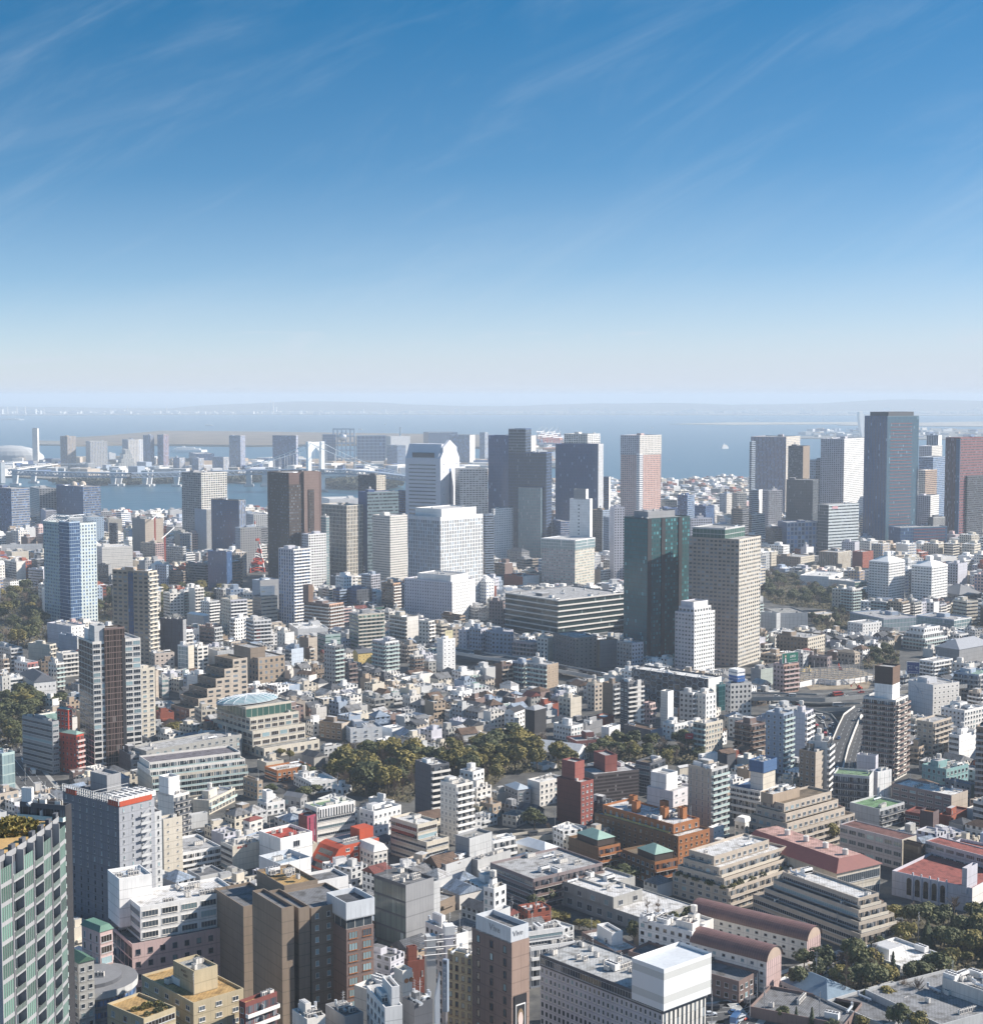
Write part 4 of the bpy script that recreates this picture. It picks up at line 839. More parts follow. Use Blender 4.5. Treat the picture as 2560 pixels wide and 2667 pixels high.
b=B('C4',735,1012,1035,655,920,'apartment block with dark railed galleries and a bright green flat roof','bright green roofed gallery flats',yl=630,sty='bn',w='lgrey',gl='dk',bal='dgrey',roof='green',bay=4,cl=4,ph=0,W=14)
b=B('C4',1015,1075,1182,620,860,'white ribbed lift tower topped with blue sheeting','white ribbed lift tower',n='stair_tower',phi=35,sty='ss',w='lav',wr='white',gl='pale',ww=.06,bay=4,roof='sky',cl=3,ph=0)
b=B('C4',915,1060,1080,500,-845,'pale grey windowless roof block behind the white ribbed lift tower',None,n=OB,sty='nn',w='lav',cl=1,ph=0,phi=60)
b=B('C4',925,1090,1280,905,1060,'three storey office with a green flat roof and glazed galleries','green roofed office',n=OB,yr=850,sty='nb',w='lgrey',bal='dgrey',gl='dk',roof=(.17,.3,.15),cl=3,ph=0,Ln=18)
b=B('C4',1185,1640,1690,800,950,'long mauve grey school office with shiny white roof and grouped windows','long shiny roofed office',n=OB,yl=705,sty='gn',w='purple',wr='beige',gl='mid',bay=5,ww=.7,wh=.4,roof='white',cl=8,ph=0,W=16)
b=B('C4',1415,1600,1770,600,-850,'teal painted office building with curved white roof plant','teal painted office',n=OB,phi=38,sty='gg',w=(.25,.42,.42),gl='dk',cl=9)
b=B('C4',1590,1790,1840,720,-825,'low building with a shiny blue metal roof below the teal office',None,n='warehouse',phi=45,sty='gn',w='grey',wr='verd',roof=(.25,.35,.5),cl=1,ph=0,yl=670)
b=B('C4',965,1215,1308,70,690,'tall residential tower ringed with dark brown balconies under a rust brown tank house','brown balcony ring tower',n='apartment_tower',phi=55,sty='bb',w='lgrey',wr='off',gl='dk',bal='mauve',bay=5,sto=3.0,cl=1,ph=0,bd=1.8)
V(b,.1,.7,.15,.7,b.h-1,b.h+8,'lift_house',w='white');V(b,.1,.7,.15,.7,b.h+8,b.h+18,'tank_house',w='dkbrown',wr='brown')
b=B('C4',1375,1500,1640,240,540,'pinkish tan apartment block with balcony notches beside the balcony ring tower','pinkish tan notched block',sty='gb',w='beige',gl='dk',bal='beige',phi=46,cl=2)
b=B('C4',1560,1740,1890,150,340,'white apartment block with square windows and a busy flat roof',None,w='white',sty='gg',cl=6,phi=40,bay=3)
b=B('C4',1620,1700,1850,340,560,'plain white office with glazed stair behind the teal office',None,n=OB,w='white',sty='rn',cl=2,phi=42)
b=B('C4',1830,1920,2010,280,880,'dark apartment tower with curved balconies cut by the right edge','dark right edge tower',n='apartment_tower',phi=60,sty='bb',w='taupe',gl='dk',bal='grey',cl=2)
b=B('C4',1305,1390,1450,430,560,'tan building with slanting terrace frames beneath the pinkish tan block',None,w='tan',sty='bb',bal='tan',cl=1)
b=B('C4',785,1262,1372,1140,1375,'long school wing with a flat maroon roof and grouped windows','maroon roofed school wing',n='school_building',yl=1020,sty='gn',w=(.46,.42,.43),wr='cream',gl='mid',bay=5.2,sto=4,ww=.8,wh=.45,roof=(.2,.09,.075),ph=0,cl=0,par=.4)  # purplish left wall has shade painted in, cream end wall the sunlight
b=B('C4',1272,1410,1435,1180,1420,'glazed brown stair link between the two school wings','glazed stair link',n='school_building',phi=40,sty='cc',w='dkbrown',gl='br',bay=2,sto=3,roof=(.3,.1,.08),cl=0,ph=0,fr=.08,keep=False)
b=B('C4',1440,1985,2090,1290,1560,'long school wing with a bright red roof cut by the right edge','bright red school wing',n='school_building',yl=1145,sty='gn',w=(.5,.46,.47),wr='cream',gl='mid',bay=5.2,sto=4,ww=.8,wh=.45,roof='redroof',ph=0,cl=0,par=.4)  # left wall colour carries purplish shade, right wall colour the sun
b=B('C4',1400,1500,1545,930,1110,'dark purple brown stair block above the maroon school roof','dark stair block',n='stair_tower',w=(.1,.065,.07),wr=(.14,.1,.1),sty='nn',roof='rust',cl=0,ph=0)
b=B('C4',1285,1400,1480,940,1040,'low maroon brick house left of the dark stair block',None,n='house',w='maroon',wr='brick',sty='rr',roof='maroon',cl=0,ph=0)
b=B('C4',1545,1640,1770,960,1040,'maroon brick house with a cubic roof block right of the dark stair block',None,n='house',w='brick',wr='brick',sty='nn',roof='maroon',cl=0)
b=B('C4',-20,60,110,1010,1130,'white house with curved attic roof at the foot of the tan ziggurat',None,n='house',w='white',sty='gg',rooftype='mansard',roof='white')
# ---------------------------------------------------------------- rows B
AT='apartment_tower';OT='office_tower'
b=B('B1',330,530,737,-105,668,'pale blue octagonal tower with chamfered crown and glazed centre bay','pale blue octagonal tower',n=AT,phi=45,sty='gg',w=(.42,.52,.52),wr=(.66,.72,.7),gl='bl',bay=3.2,sto=3.4,ww=.5,wh=.55,ph=0,cl=0,par=1.5)  # one wall tone twice: shade painted into the left, sun into the right
V(b,-.03,.36,-.03,.36,-3,b.h+2,'glazed_bay',sty='cc',w='sky',wr='sky',gl='bl',bay=2.4,sto=3.4,roof='roofl')
m=MB();W_,L_,h_=b.W,b.L,b.h
for k in range(9):
    y_=L_*(.3+.7*k/8);m.bar((.2,y_,h_),(W_*.45,y_,h_+6),.35);x_=W_*(.3+.7*k/8);m.bar((x_,.2,h_),(x_,L_*.45,h_+6),.35)
m.bar((W_*.45,L_*.3,h_+6),(W_*.45,L_,h_+6),.5);m.bar((W_*.3,L_*.45,h_+6),(W_,L_*.45,h_+6),.5);m.build('crown_frame',mat('white',.5),b.o)
V(b,.3,.8,.3,.8,h_-1,h_+5,'penthouse',w='lgrey')
b=B('B1',860,1135,1203,260,1010,'tan grey apartment tower with a dark glass slot and cream balcony edge','tan grey tower',n=AT,phi=62,sty='gb',w='tan',wr='cream',gl='mid',bal='cream',bay=5.4,sto=3.3,ww=.62,wh=.5,cl=8)
V(b,-.02,.0,.42,.56,-3,b.h-1,'glass_slot',sty='cc',w='dgrey',gl='bl')
b=B('B1',1225,1400,1425,630,990,'building wrapped entirely in dark blue grey construction netting','dark netted building',sty='sn',w=(.06,.07,.1),wr='grey',gl='mid',ww=.06,bay=7,cl=5,ph=0,phi=65)
b=B('B1',1360,1440,1485,830,1060,'narrow block with a gridded glass front and plain cream side',None,w='white',wr='cream',sty='cn',gl='pale',bay=4,fr=.08,phi=55,cl=2)
b=B('B1',360,545,652,680,860,'white slab building with a lavender side before the pale blue tower','white slab before blue tower',n=OB,w='lav',wr='white',sty='ng',ww=.25,cl=3,phi=50)
b=B('B1',450,590,605,760,900,'apartment house under pale grey netting beside the white slab',None,sty='nn',w='blueg',wr='lgrey',cl=1)
b=B('B1',1145,1185,1335,890,1030,'beige pink office with scattered square windows and a small crane','beige pink office',n=OB,w='beige',wr=(.62,.52,.45),sty='gg',ww=.4,wh=.35,bay=4,cl=4,phi=30)
b=B('B1',215,380,430,820,960,'cream building with plain walls and stepped balconies',None,w='cream',wr='cream',sty='nb',bal='cream',phi=62)
b=B('B1',1590,1665,1810,870,1020,'box shaped building behind white mesh sheets','white mesh box',n=OB,w='lgrey',wr='lgrey',sty='ss',ww=.04,bay=3,roof='beige',cl=5,ph=0,phi=34)
b=B('B1',0,15,80,1065,1270,'white corner block with slim windows at the left picture edge',None,w='off',sty='gg',ww=.25,phi=35,bay=3)
b=B('B1',150,260,430,1110,1250,'grey white house with a bold angular roof',None,n='house',w='lgrey',wr='white',sty='ng',ww=.3,wh=.2,sto=6,rooftype='hip',roof='dgrey',phi=30)
b=B('B1',370,430,490,965,1180,'pale block with many railed balconies left of the brown striped tower',None,w='off',sty='gb',bal='glz',phi=50)
b=B('B1',110,210,292,960,1080,'white block with dark red panels and balcony stack','white block with red panels',w='white',wr=(.5,.2,.18),sty='gb',bal='white',phi=48)
b=B('B1',-30,80,172,850,1030,'grey apartment block with deep square balconies by the left edge',None,w='lgrey',sty='gb',bal='lgrey',phi=42)
b=B('B1',430,480,600,890,1070,'cream white apartments with a plain stair tower',None,w='off',sty='nb',bal='off',phi=40)
b=B('B1',0,25,68,930,1040,'orange brown striped small block at the left edge',None,w='off',wr='tan',sty='gb',bal='off',phi=40)
b=B('B1',1535,1600,1680,490,660,'white apartment block with a stepped outline and dark balconies',None,w='white',wr='lgrey',sty='gb',bal='white',phi=48)
b=B('B1',1690,1765,1890,480,770,'cream and lavender apartment slab with stacked balconies','cream and lavender slab',w='cream',wr='lav',sty='gb',bal='white',phi=36)
b=B('B1',1765,1800,1900,620,790,'white stepped apartments in front of the cream and lavender slab',None,w='white',sty='bg',bal='white')
b=B('B1',1525,1640,1700,690,850,'grey building with a glazed sloping roof and red crane jib',None,n=OB,w='mauve',wr='lgrey',sty='rb',bal='lgrey',phi=52)
b=B('B1',1430,1560,1600,600,700,'white hall with a broad pale folded roof',None,n='hall',w='lgrey',rooftype='hip',roof='white',sty='nn')
b=B('B1',1075,1190,1205,1020,1290,'tan slab house right of the brown striped tower',None,w='beige',sty='gn',phi=60)
b=B('B1',1205,1240,1290,1075,1230,'low grey white office with pale ribbon windows near bare trees',None,n=OB,w='off',gl='pale',sty='rr',phi=30)
b=B('B1',725,780,1015,75,300,'broad white department building with long horizontal seams','broad white seamed building',n=OB,w='off',wr='off',sty='hh',gl=(.4,.39,.37),wh=.1,sto=5,roof='roofl',cl=4,phi=28)
b=B('B1',735,830,850,210,380,'dark narrow block between the pale blue tower and the tan grey tower',None,n=OB,w='dgrey',wr='grey',sty='rn',phi=60)
b=B('B1',35,125,195,185,345,'block with a zigzag of white and black balconies','zigzag balcony block',w='off',wr='off',sty='bn',bal='black',phi=45)
b=B('B1',215,330,345,245,375,'pale lavender low office left of the pale blue tower',None,n=OB,w='lav',sty='rn',phi=60)
b=B('B1',40,90,220,110,190,'beige roofed low building behind the zigzag balcony block',None,n=OB,w='cream',wr='cream',sty='nn',phi=35)
b=B('B1',-20,10,325,55,130,'long white market hall at the left edge',None,n='hall',w='white',wr='white',sty='nn',phi=15,roof='white')
b=B('B1',1590,1735,1775,110,410,'dark reflective blue glass office box','dark blue glass box',n=OT,w='navy',sty='cc',gl='bl',bay=2,phi=60,cl=2)
b=B('B1',1420,1570,1595,205,390,'dark brown grey office left of the blue glass box',None,n=OB,w='mgrey',sty='rr',phi=60)
b=B('B1',1490,1580,1690,-215,130,'grey blue office tower with a finely ribbed right side','grey ribbed office tower',n=OT,w='blueg',wr='lgrey',sty='ns',ww=.4,bay=1.6,phi=45,cl=3)
b=B('B1',1350,1425,1495,130,230,'white office with a blue advertising wall',None,n=OB,w='blueg',wr='white',sty='nr',phi=45)
b=B('B1',1190,1275,1290,210,400,'white topped building hiding behind the tan grey tower',None,n=OB,w='blueg',sty='gg',phi=60)
b=B('B1',1290,1390,1430,260,400,'brown office row at the park edge',None,n=OB,w='taupe',sty='rr',phi=60)
b=B('B1',1075,1190,1255,45,190,'apartment block with beige side and stacked balconies under red crane',None,w='beige',wr='pink',sty='gb',bal='off',phi=50)
b=B('B1',1270,1400,1425,70,230,'pale apartment block of fine balconies',None,w='lgrey',sty='bb',bal='white',phi=60)
# stepped brown terraces climbing to the right
X,Y,z0,zt,p,W_,L_=frame_of('C1',1320,1450,1700,140,260,44,None,None,None,None)
o=thing('apartment_building','brown terraced apartments climbing the slope like stairs with planted roofs','apartment building',(X,Y,z0),p,ref='brown stair terraces',px=npx('B1',1600,1150))
h0=zt-z0
for k in range(6):
    volume(o,9*k,9*k+12,3*k,3*k+22,-3,h0+5.2*k,Y,'gg',w='taupe',wr='beige',gl='mid',bay=5.5,sto=3.4,ww=.62,wh=.5,roof='soil',part='terrace_block')
    FOOT.append((X+math.cos(p)*9*k-math.sin(p)*3*k,Y+math.sin(p)*9*k+math.cos(p)*3*k,p,12,24))
RECT.append((440,640,1725,1850,Y))
b=B('B2',-90,95,298,925,1150,'brown stone office with three rows of square windows beside the dome roof','brown stone office',n=OB,w='taupe',wr='tan',sty='gg',gl='mid',bay=4.2,ww=.45,wh=.5,sto=4.2,phi=40,cl=2,ph=0)
V(b,-.1,.45,.2,.9,b.h-1,b.h+7,'upper_block',w='taupe')
# domed assembly hall, three stone tiers with a glazed vault
b=B('C2',-245,140,565,440,520,'cream stone civic hall stepping up in three tiers to a blue green glass vault','civic hall with glass vault',n='hall',yr=370,sty='gg',w='cream',gl='br',bay=5,sto=5,ww=.5,wh=.5,roof='conc',cl=2,ph=0,Ln=60)
V(b,-.05,.9,.16,.95,b.h-.8,b.h+9,'tier',sty='gg',w='cream',gl='br',bay=6,sto=4.5,ww=.78,wh=.55,roof='conc')
V(b,-.02,.86,.24,.9,b.h+8,b.h+16,'tier',sty='gg',w='cream',gl='br',bay=5,sto=4,ww=.75,wh=.6,roof='conc',cl=3)
V(b,-.02,.8,.32,.9,b.h+15,b.h+22,'tier',sty='cc',w='cream',gl='gr',bay=4,sto=5,roof='conc')
m=MB();cx_,cy_,q=b.W*.28,b.L*.62,b.h+22
for i in range(8):
    for j in range(16):
        f_=lambda i,j:(cx_+21*math.cos(j*math.pi/8)*math.cos(i*math.pi/16),cy_+11*math.sin(j*math.pi/8)*math.cos(i*math.pi/16),q+3.6*math.sin(i*math.pi/16))
        m.quad(f_(i,j),f_(i,j+1),f_(i+1,j+1),f_(i+1,j));m.bar(f_(i,j),f_(i+1,j),.22,4,1);m.bar(f_(i,j),f_(i,j+1),.18,4,1)
m.build('glass_vault',[glass((.13,.24,.27),.25),mat('silver',.4)],b.o)
b=B('C2',570,600,735,430,510,'small white grey block just right of the civic hall',None,w='lgrey',sty='gg',phi=38,cl=4)
b=B('C2',565,735,810,250,380,'brown apartment block full of dark window bays beside the civic hall','brown block by civic hall',w='taupe',wr='beige',sty='gn',gl='br',phi=58,bay=4)
b=B('C2',740,800,1045,290,400,'white low apartment block with long plain walls and small slots','white block with small slots',w='blueg',wr='white',sty='gg',ww=.25,wh=.25,phi=20,bay=6,cl=3)
b=B('C2',1045,1120,1210,290,365,'white cube house with a stair tower',None,n='house',w='white',sty='nn',phi=40)
b=B('C2',500,540,620,130,240,'lavender white slab above the civic hall terrace',None,w='off',sty='nn',phi=35)
b=B('C2',920,985,1065,60,190,'grey apartment house with ribbon balconies among tiny houses',None,w='conc',sty='bb',bal='conc',phi=35)
b=B('C2',1200,1260,1340,40,130,'plain white house block at the top of the low houses',None,w='off',sty='gg',ww=.3,phi=40)
b=B('B2',250,365,492,90,690,'slender white apartment tower with blue shaded left side','slender white tower',n=AT,w='lav',wr='off',sty='gb',gl='bl',bal='white',bay=3.6,ww=.45,wh=.7,sto=3.1,phi=48,cl=2)  # bluish left wall colour has the shade of that side painted in
b=B('A2',430,480,616,1150,1580,'bright white apartment tower of square openings behind the slender white tower','bright white grid tower',n=AT,w='lav',wr='white',sty='gg',gl='br',bay=3.6,ww=.62,wh=.5,phi=40,cl=2)
b=B('A2',575,615,640,1015,1560,'pale glass slab squeezed between white and stone towers',None,n=OT,w='off',sty='cc',gl='pale',phi=40)
b=B('A2',165,330,578,680,1560,'dark brown tower with an inset window strip and stepped brick shaft','dark brown stepped tower',n=OT,w=(.042,.031,.028),wr=(.14,.09,.08),sty='gn',gl='mid',bay=3,sto=3.6,ww=.36,wh=.45,phi=40,cl=2)
W_,h_=b.W,b.h
V(b,-.01,.4,-.02,.4,-3,h_-14,'glass_strip',sty='gg',w='dkbrown',wr='dkbrown',gl='mid',bay=2.6,sto=3.6,ww=.55);V(b,.3,1.0,-.12,0,-3,h_*.48,'brick_block',w='mauve',wr=(.22,.15,.13));V(b,.42,.88,-.06,.2,-3,h_+1,'brick_shaft',w='mauve',wr=(.22,.15,.13));V(b,.55,.72,-.075,-.06,h_*.25,h_*.85,'window_strip',sty='gg',w='dkbrown',wr='dkbrown',gl='dk',bay=2,ww=.5)
b=B('A2',575,772,897,930,1490,'cream stone office tower with a deep grid of tall windows','cream stone grid tower',n=OT,w=(.5,.45,.38),wr=(.58,.53,.45),sty='gg',gl='dk',bay=2.6,sto=5,ww=.55,wh=.78,phi=47,cl=2,roof='roofl')
b=B('A2',970,1105,1238,1010,1530,'white apartment tower ringed with pale balconies','white pale balcony tower',n=AT,w='off',wr='off',sty='gg',gl='mid',bay=3.4,sto=3.1,ww=.72,wh=.35,phi=47,cl=3,roof='roofl')
b=B('A2',1240,1490,1815,1020,1720,'broad white office block with close vertical fins and a white roof storey','white finned office block',n=OT,w=(.5,.52,.56),wr='white',sty='gg',gl=(.06,.1,.14),bay=2.6,sto=3.9,ww=.55,wh=.78,phi=48,cl=0,ph=0,par=4,roof='roofl')
V(b,.1,.92,.1,.9,b.h-3,b.h+8,'roof_storey',w='white',wr='white',cl=2,roof='roofl')
b=B('A2',860,930,1170,830,1480,'teal grey glass office with a small white roof sign row','teal grey glass office',n=OT,w='navy',wr=(.2,.27,.29),sty='nr',gl='mid',sto=4.4,wh=.5,phi=30,cl=2)
b=B('A2',860,1000,1070,700,1380,'dark apartment tower with cream balconies rising behind the teal grey office','dark and cream tower',n=AT,w='dgrey',wr='cream',sty='gg',gl='dk',bay=4,ww=.6,phi=52,cl=2)
b=B('A2',1165,1210,1225,815,1300,'dark blue grey tower sliver beside the gabled white tower',None,n=OT,w='navy',sty='rr',phi=50)
b=B('A2',1635,1640,1852,650,1330,'grey lattice apartment tower right of the gabled white tower','grey lattice tower',n=AT,w='lgrey',wr=(.4,.42,.46),sty='gg',gl='mid',bay=4.5,ww=.75,wh=.5,phi=15,Ln=30,cl=3)
b=B('A2',1820,1835,1900,1000,1500,'pale blue office left of the black glass towers',None,n=OT,w='blueg',sty='rr',phi=25)
# gabled white tower
X,Y,z0,zt,p,W_,L_=frame_of('A2',1222,1490,1636,560,1330,62,None,None,None,None)
o=thing('office_tower','big white office tower with a gabled end wall, shoulders and a dark vertical slot','office tower',(X,Y,z0),p,ref='gabled white tower',px=npx('A2',1430,620));h_=zt-z0
FOOT.append((X,Y,p,W_,L_));RECT.append((1055,1197,1145,1290,Y))
px1=(npx('A2',0,430)[1]-npx('A2',0,560)[1])*-1*Y/F
m=MB();a_=W_
m.extr([(0,-3),(a_,-3),(a_,h_*.985),(a_*.86,h_+px1*.35),(a_*.86,h_+px1*.55),(a_*.5,h_+px1),(a_*.14,h_+px1*.55),(a_*.14,h_+px1*.3),(0,h_*.985)],0,4,0)
m.extr([(0,-3),(a_,-3),(a_,h_*.985),(a_*.8,h_+px1*.3),(a_*.6,h_+px1*.75),(a_*.2,h_+px1*.75),(a_*.1,h_+px1*.3),(0,h_*.985)],4,L_,0)
m.build('wall',mat((.62,.63,.68),.6,0,.08),o)
m=MB()
for k in range(24):
    z_=h_*(.05+.9*k/24);m.box(-.15,0,8,L_-6,z_,z_+1.5,0,True)
m.build('window_band',glass('mid'),o)['kind']='stuff'
m=MB();m.box(a_*.46,a_*.54,-.2,0,0,h_*.88,0,True);m.build('slot',glass('bl'),o)
for s_ in(.16,.84):
    for k in range(12):win(1.6,1.6,'dk','lgrey',o,(a_*s_,0,h_*(.1+.075*k)))
m=MB();m.box(-.2,0,10,L_-12,h_-1,h_+px1*.25,0,True);m.build('louvre',mat('dgrey'),o)
b=B('B2',1215,1580,1758,340,640,'large white institute block with a purple shaded side of tiny windows','large white institute',n=OB,w=(.55,.54,.6),wr='white',sty='gg',gl='dk',bay=3.2,ww=.3,wh=.4,phi=55,cl=9,ph=0)  # purple tint of the left wall is shade put into its colour
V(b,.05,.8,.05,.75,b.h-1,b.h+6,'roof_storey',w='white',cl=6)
b=B('B2',445,640,748,510,725,'brown and salmon apartment block with stacked white balconies','brown salmon balcony block',w='mauve',wr=(.6,.38,.28),sty='bb',bal='lgrey',gl='br',bay=3.2,phi=52,cl=1)
V(b,-.02,.3,.8,1.02,b.h-1,b.h+16,'stair_tower',w='mauve',wr='brown')
b=B('B2',790,860,1062,590,880,'cream apartment block with a dark glass flank and stepped stair notch','cream block with stair notch',w='gr' if 0 else 'grey',wr='cream',sty='rb',gl='gr',bal='cream',bay=4,phi=32,cl=4)
b=B('B2',1100,1235,1322,610,820,'cream white apartment block with a plain sunny gable and balcony shadow','cream white gable block',w='cream',wr='off',sty='bn',bal='off',gl='dk',phi=42,cl=2)
b=B('B2',1325,1400,1446,640,850,'white apartments with scalloped right balconies',None,w='off',sty='gb',bal='white',phi=52)
b=B('B2',600,680,748,830,1130,'grey apartment tower with round dark glass balconies','round glass balcony tower',n=AT,w='lgrey',wr='mgrey',sty='gb',gl='dk',bal='glz',phi=46,cl=3)
b=B('B2',970,1070,1172,800,1050,'white striped apartment block with pale blue balconies','white and pale blue striped block',w='lav',wr='white',sty='bb',bal='glz',gl='mid',phi=42,cl=3)
b=B('B2',825,860,972,890,980,'tall yellow gabled building like a steep tent','yellow gabled building',n='house',w='yellow',wr='yellow',sty='gg',gl='dk',bay=3,ww=.2,wh=.25,rooftype='gable',roof='dgrey',phi=32,Ln=9)
b=B('B2',1462,1510,1604,780,1030,'slim white building with a column of slot windows under a yellow billboard','slim white billboard building',n=OB,w='white',wr='white',sty='ng',ww=.3,wh=.25,phi=38,cl=1,bay=3.5)
YB=b
b=B('B2',1172,1240,1312,825,960,'beige brown apartment block of square balconies',None,w='beige',sty='bb',bal='beige',phi=42)
b=B('B2',1255,1290,1362,905,1060,'block striped with dark brown balconies',None,w='off',wr='off',sty='bb',bal='brown',phi=35)
b=B('B2',1360,1400,1456,950,1050,'grey tile house with a sloping attic',None,n='house',w='conc',rooftype='hip',roof='roof',phi=40)
b=B('B2',410,480,548,770,950,'tan brown office with a plain sunny side',None,n=OB,w='taupe',wr='beige',sty='nn',phi=45)
b=B('B2',548,610,726,745,900,'green tinted glass office with a broad pale front','green tinted office',n=OB,w='grey',wr='glz',sty='rh',gl='gr',wh=.3,phi=32,cl=3)
b=B('B2',240,300,372,730,860,'white building with tiny windows and a blank grey side',None,n=OB,w='off',wr='white',sty='gn',ww=.3,phi=42)
b=B('B2',0,60,195,635,840,'white gridded apartment block with a brown red wall strip','white gridded apartments',w='off',wr='white',sty='bb',bal='white',gl='dk',phi=28,cl=2)
V(b,.15,.35,-.04,0,-3,b.h*.7,'brick_strip',w='maroon',wr='maroon')
b=B('B2',85,130,245,745,830,'low white block in front of the white gridded apartments',None,w='white',sty='gg',phi=30)
b=B('B2',330,400,630,700,780,'white wide roofed building behind the tan brown office',None,n=OB,w='white',sty='nn',roof='white',phi=20)
b=B('B2',55,120,242,455,690,'cream office with horizontal window bands below a white roof billboard','cream banded office',n=OB,w='mgrey',wr='cream',sty='cr',gl='mid',wh=.4,sto=3.6,phi=35,cl=1)
b=B('B2',50,110,255,330,600,'grey mesh clad office behind the white roof billboard',None,n=OB,w='blueg',wr='grey',sty='nn',phi=40)
b=B('B2',-20,10,52,480,640,'small cream slab behind the white gridded apartments',None,w='cream',sty='rr',phi=40)
b=B('B2',300,350,442,855,1010,'pale blue wedge shaped house with a sheer sloping side',None,n='house',w='blueg',wr=(.6,.66,.74),sty='bn',bal='grey',phi=40)
b=B('B2',460,490,528,850,970,'narrow brown building with white edged arched top',None,w='brown',wr='off',sty='nb',bal='tan',phi=40)
b=B('B2',760,790,852,965,1150,'narrow brown building with a red roof garden','narrow brown red roofed block',w='dgrey',wr='mauve',sty='gb',bal='mauve',roof='red',phi=38)
b=B('B2',668,720,775,400,560,'dark blue office with a pale round roof emblem frame',None,n=OB,w='navy',wr='blueg',sty='rr',phi=45)
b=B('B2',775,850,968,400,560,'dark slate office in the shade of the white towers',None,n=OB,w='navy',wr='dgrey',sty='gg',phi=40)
b=B('B2',825,980,1060,530,580,'glazed low office with a row of white roof fans',None,n=OB,w='dgrey',sty='cc',gl='gr',phi=40,cl=6)
b=B('B2',1040,1130,1185,350,570,'brown office with salmon balconies left of the large white institute',None,n=OB,w='taupe',wr=(.6,.38,.24),sty='rb',bal='off',phi=50)
b=B('B2',885,960,1030,285,430,'lavender white flats with stair notch',None,w='blueg',wr='lav',sty='bb',bal='white',phi=48)
b=B('B2',880,905,1040,220,300,'white striped office below the white pale balcony tower',None,n=OB,w='off',wr='white',sty='rr',phi=20)
b=B('B2',1630,1690,1712,710,880,'pale blue white flats by the elevated expressway',None,w='lav',sty='gg',phi=60,ww=.25)
b=B('B2',1712,1800,1850,700,890,'lavender blue apartment block over the elevated expressway','lavender blue flats',w='blueg',wr='lav',sty='gg',phi=50)
b=B('B2',1835,1900,2048,720,900,'pale blue grey apartment block with rows of dark windows','pale blue grey flats',w='blueg',wr='lav',sty='gg',phi=35,cl=2)
b=B('B2',590,640,665,390,500,'white billboard topped building right of the slender white tower',None,n=OB,w='off',sty='rr',phi=40)
b=B('B2',1500,1640,1680,600,680,'low brown building with roof garden right of the large white institute',None,n=OB,w='brown',wr='tan',sty='rr',roof='soil',phi=45)
# B3
b=B('A3',1015,1195,1520,1030,2120,'dark teal glass apartment tower with black stripes','dark teal glass tower',n=AT,w=(.03,.075,.095),wr=(.025,.07,.08),sty='cg',gl=(.03,.15,.165),bay=3.2,sto=3.3,ww=.6,wh=.62,phi=38,cl=3,ph=0,cur=.36,fr=.05)
for f_ in(.0,.32,.72):V(b,f_,f_+.09,-.02,.0,-3,b.h-.5,'dark_stripe',w='black',wr='black')
V(b,.12,.75,.2,.8,b.h-1,b.h+5,'roof_storey',w='grey',cl=3)
b=B('A3',1510,1896,2062,1190,2170,'broad beige apartment tower with a shaded brown grid and sunny cream edge','broad beige tower',n=AT,w=(.37,.3,.25),wr=(.58,.53,.46),sty='gg',gl='mid',bay=3.8,sto=3.2,ww=.68,wh=.5,phi=56,cl=3,ph=0)  # shade darkens the left wall colour, sun lightens the right, both painted in
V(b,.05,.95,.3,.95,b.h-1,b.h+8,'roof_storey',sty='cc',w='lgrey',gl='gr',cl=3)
b=B('B3',1405,1553,1710,580,1045,'white tapered top apartment tower in front of the broad beige tower','white chamfered tower',n=AT,w=(.5,.47,.5),wr='white',sty='gg',gl='mid',bay=3,sto=3.1,ww=.6,wh=.45,phi=45,cl=0,ph=0)
V(b,.08,.9,.1,.9,b.h-.8,b.h+4,'roof_storey',sty='gg',w='lav',wr='white',gl='mid',ww=.6);V(b,.14,.84,.2,.85,b.h+3,b.h+8,'roof_storey',sty='nn',w='lav',wr='white',cl=1)
b=B('B3',385,640,790,45,400,'beige apartment tower with glazed pale top storeys','beige glazed top tower',n=AT,w=(.4,.36,.36),wr='cream',sty='gg',gl='pale',bay=3.4,ww=.6,wh=.5,phi=55,cl=3)
V(b,-.01,1.01,-.01,1.01,b.h-8,b.h+4,'glazed_crown',sty='cc',w='silver',wr='white',gl='pale',roof='roofl')
b=B('B3',105,510,1025,480,775,'wide low glass office with long white floor edges and a busy roof','wide white edged glass office',n=OB,w='mgrey',wr='grey',sty='hh',gl=(.03,.05,.052),wh=.8,sto=5,bay=3,phi=40,cl=16,ph=1,roof='roof')
for k in range(7):
    z_=b.h-5*k;m=MB();m.box(-1.2,b.W+.5,-1.4,0,z_-.7,z_+.3,0,True);m.box(-1.2,0,.02,b.L,z_-.7,z_+.3,0,True);m.build('floor_edge',mat('off',.5),b.o)
b=B('B3',40,105,300,415,480,'low white annex behind the wide glass office',None,n=OB,w='blueg',wr='off',sty='nn',phi=25)
b=B('B3',-20,90,115,490,700,'brown lower block left of the wide glass office',None,n=OB,w='purple',sty='gg',phi=60)
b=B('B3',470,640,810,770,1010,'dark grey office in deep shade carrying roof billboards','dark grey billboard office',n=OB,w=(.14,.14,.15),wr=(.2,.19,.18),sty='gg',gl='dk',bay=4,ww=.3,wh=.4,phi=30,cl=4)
DB=b
b=B('B3',805,830,970,790,1000,'tan grey block right of the dark grey billboard office',None,n=OB,w='taupe',wr='mgrey',sty='nn',phi=25)
b=B('B3',960,1075,1162,810,1035,'grey white apartment block in the shadow of the teal tower','shaded grey white block',w='grey',wr='lav',sty='gg',phi=40,cl=3)
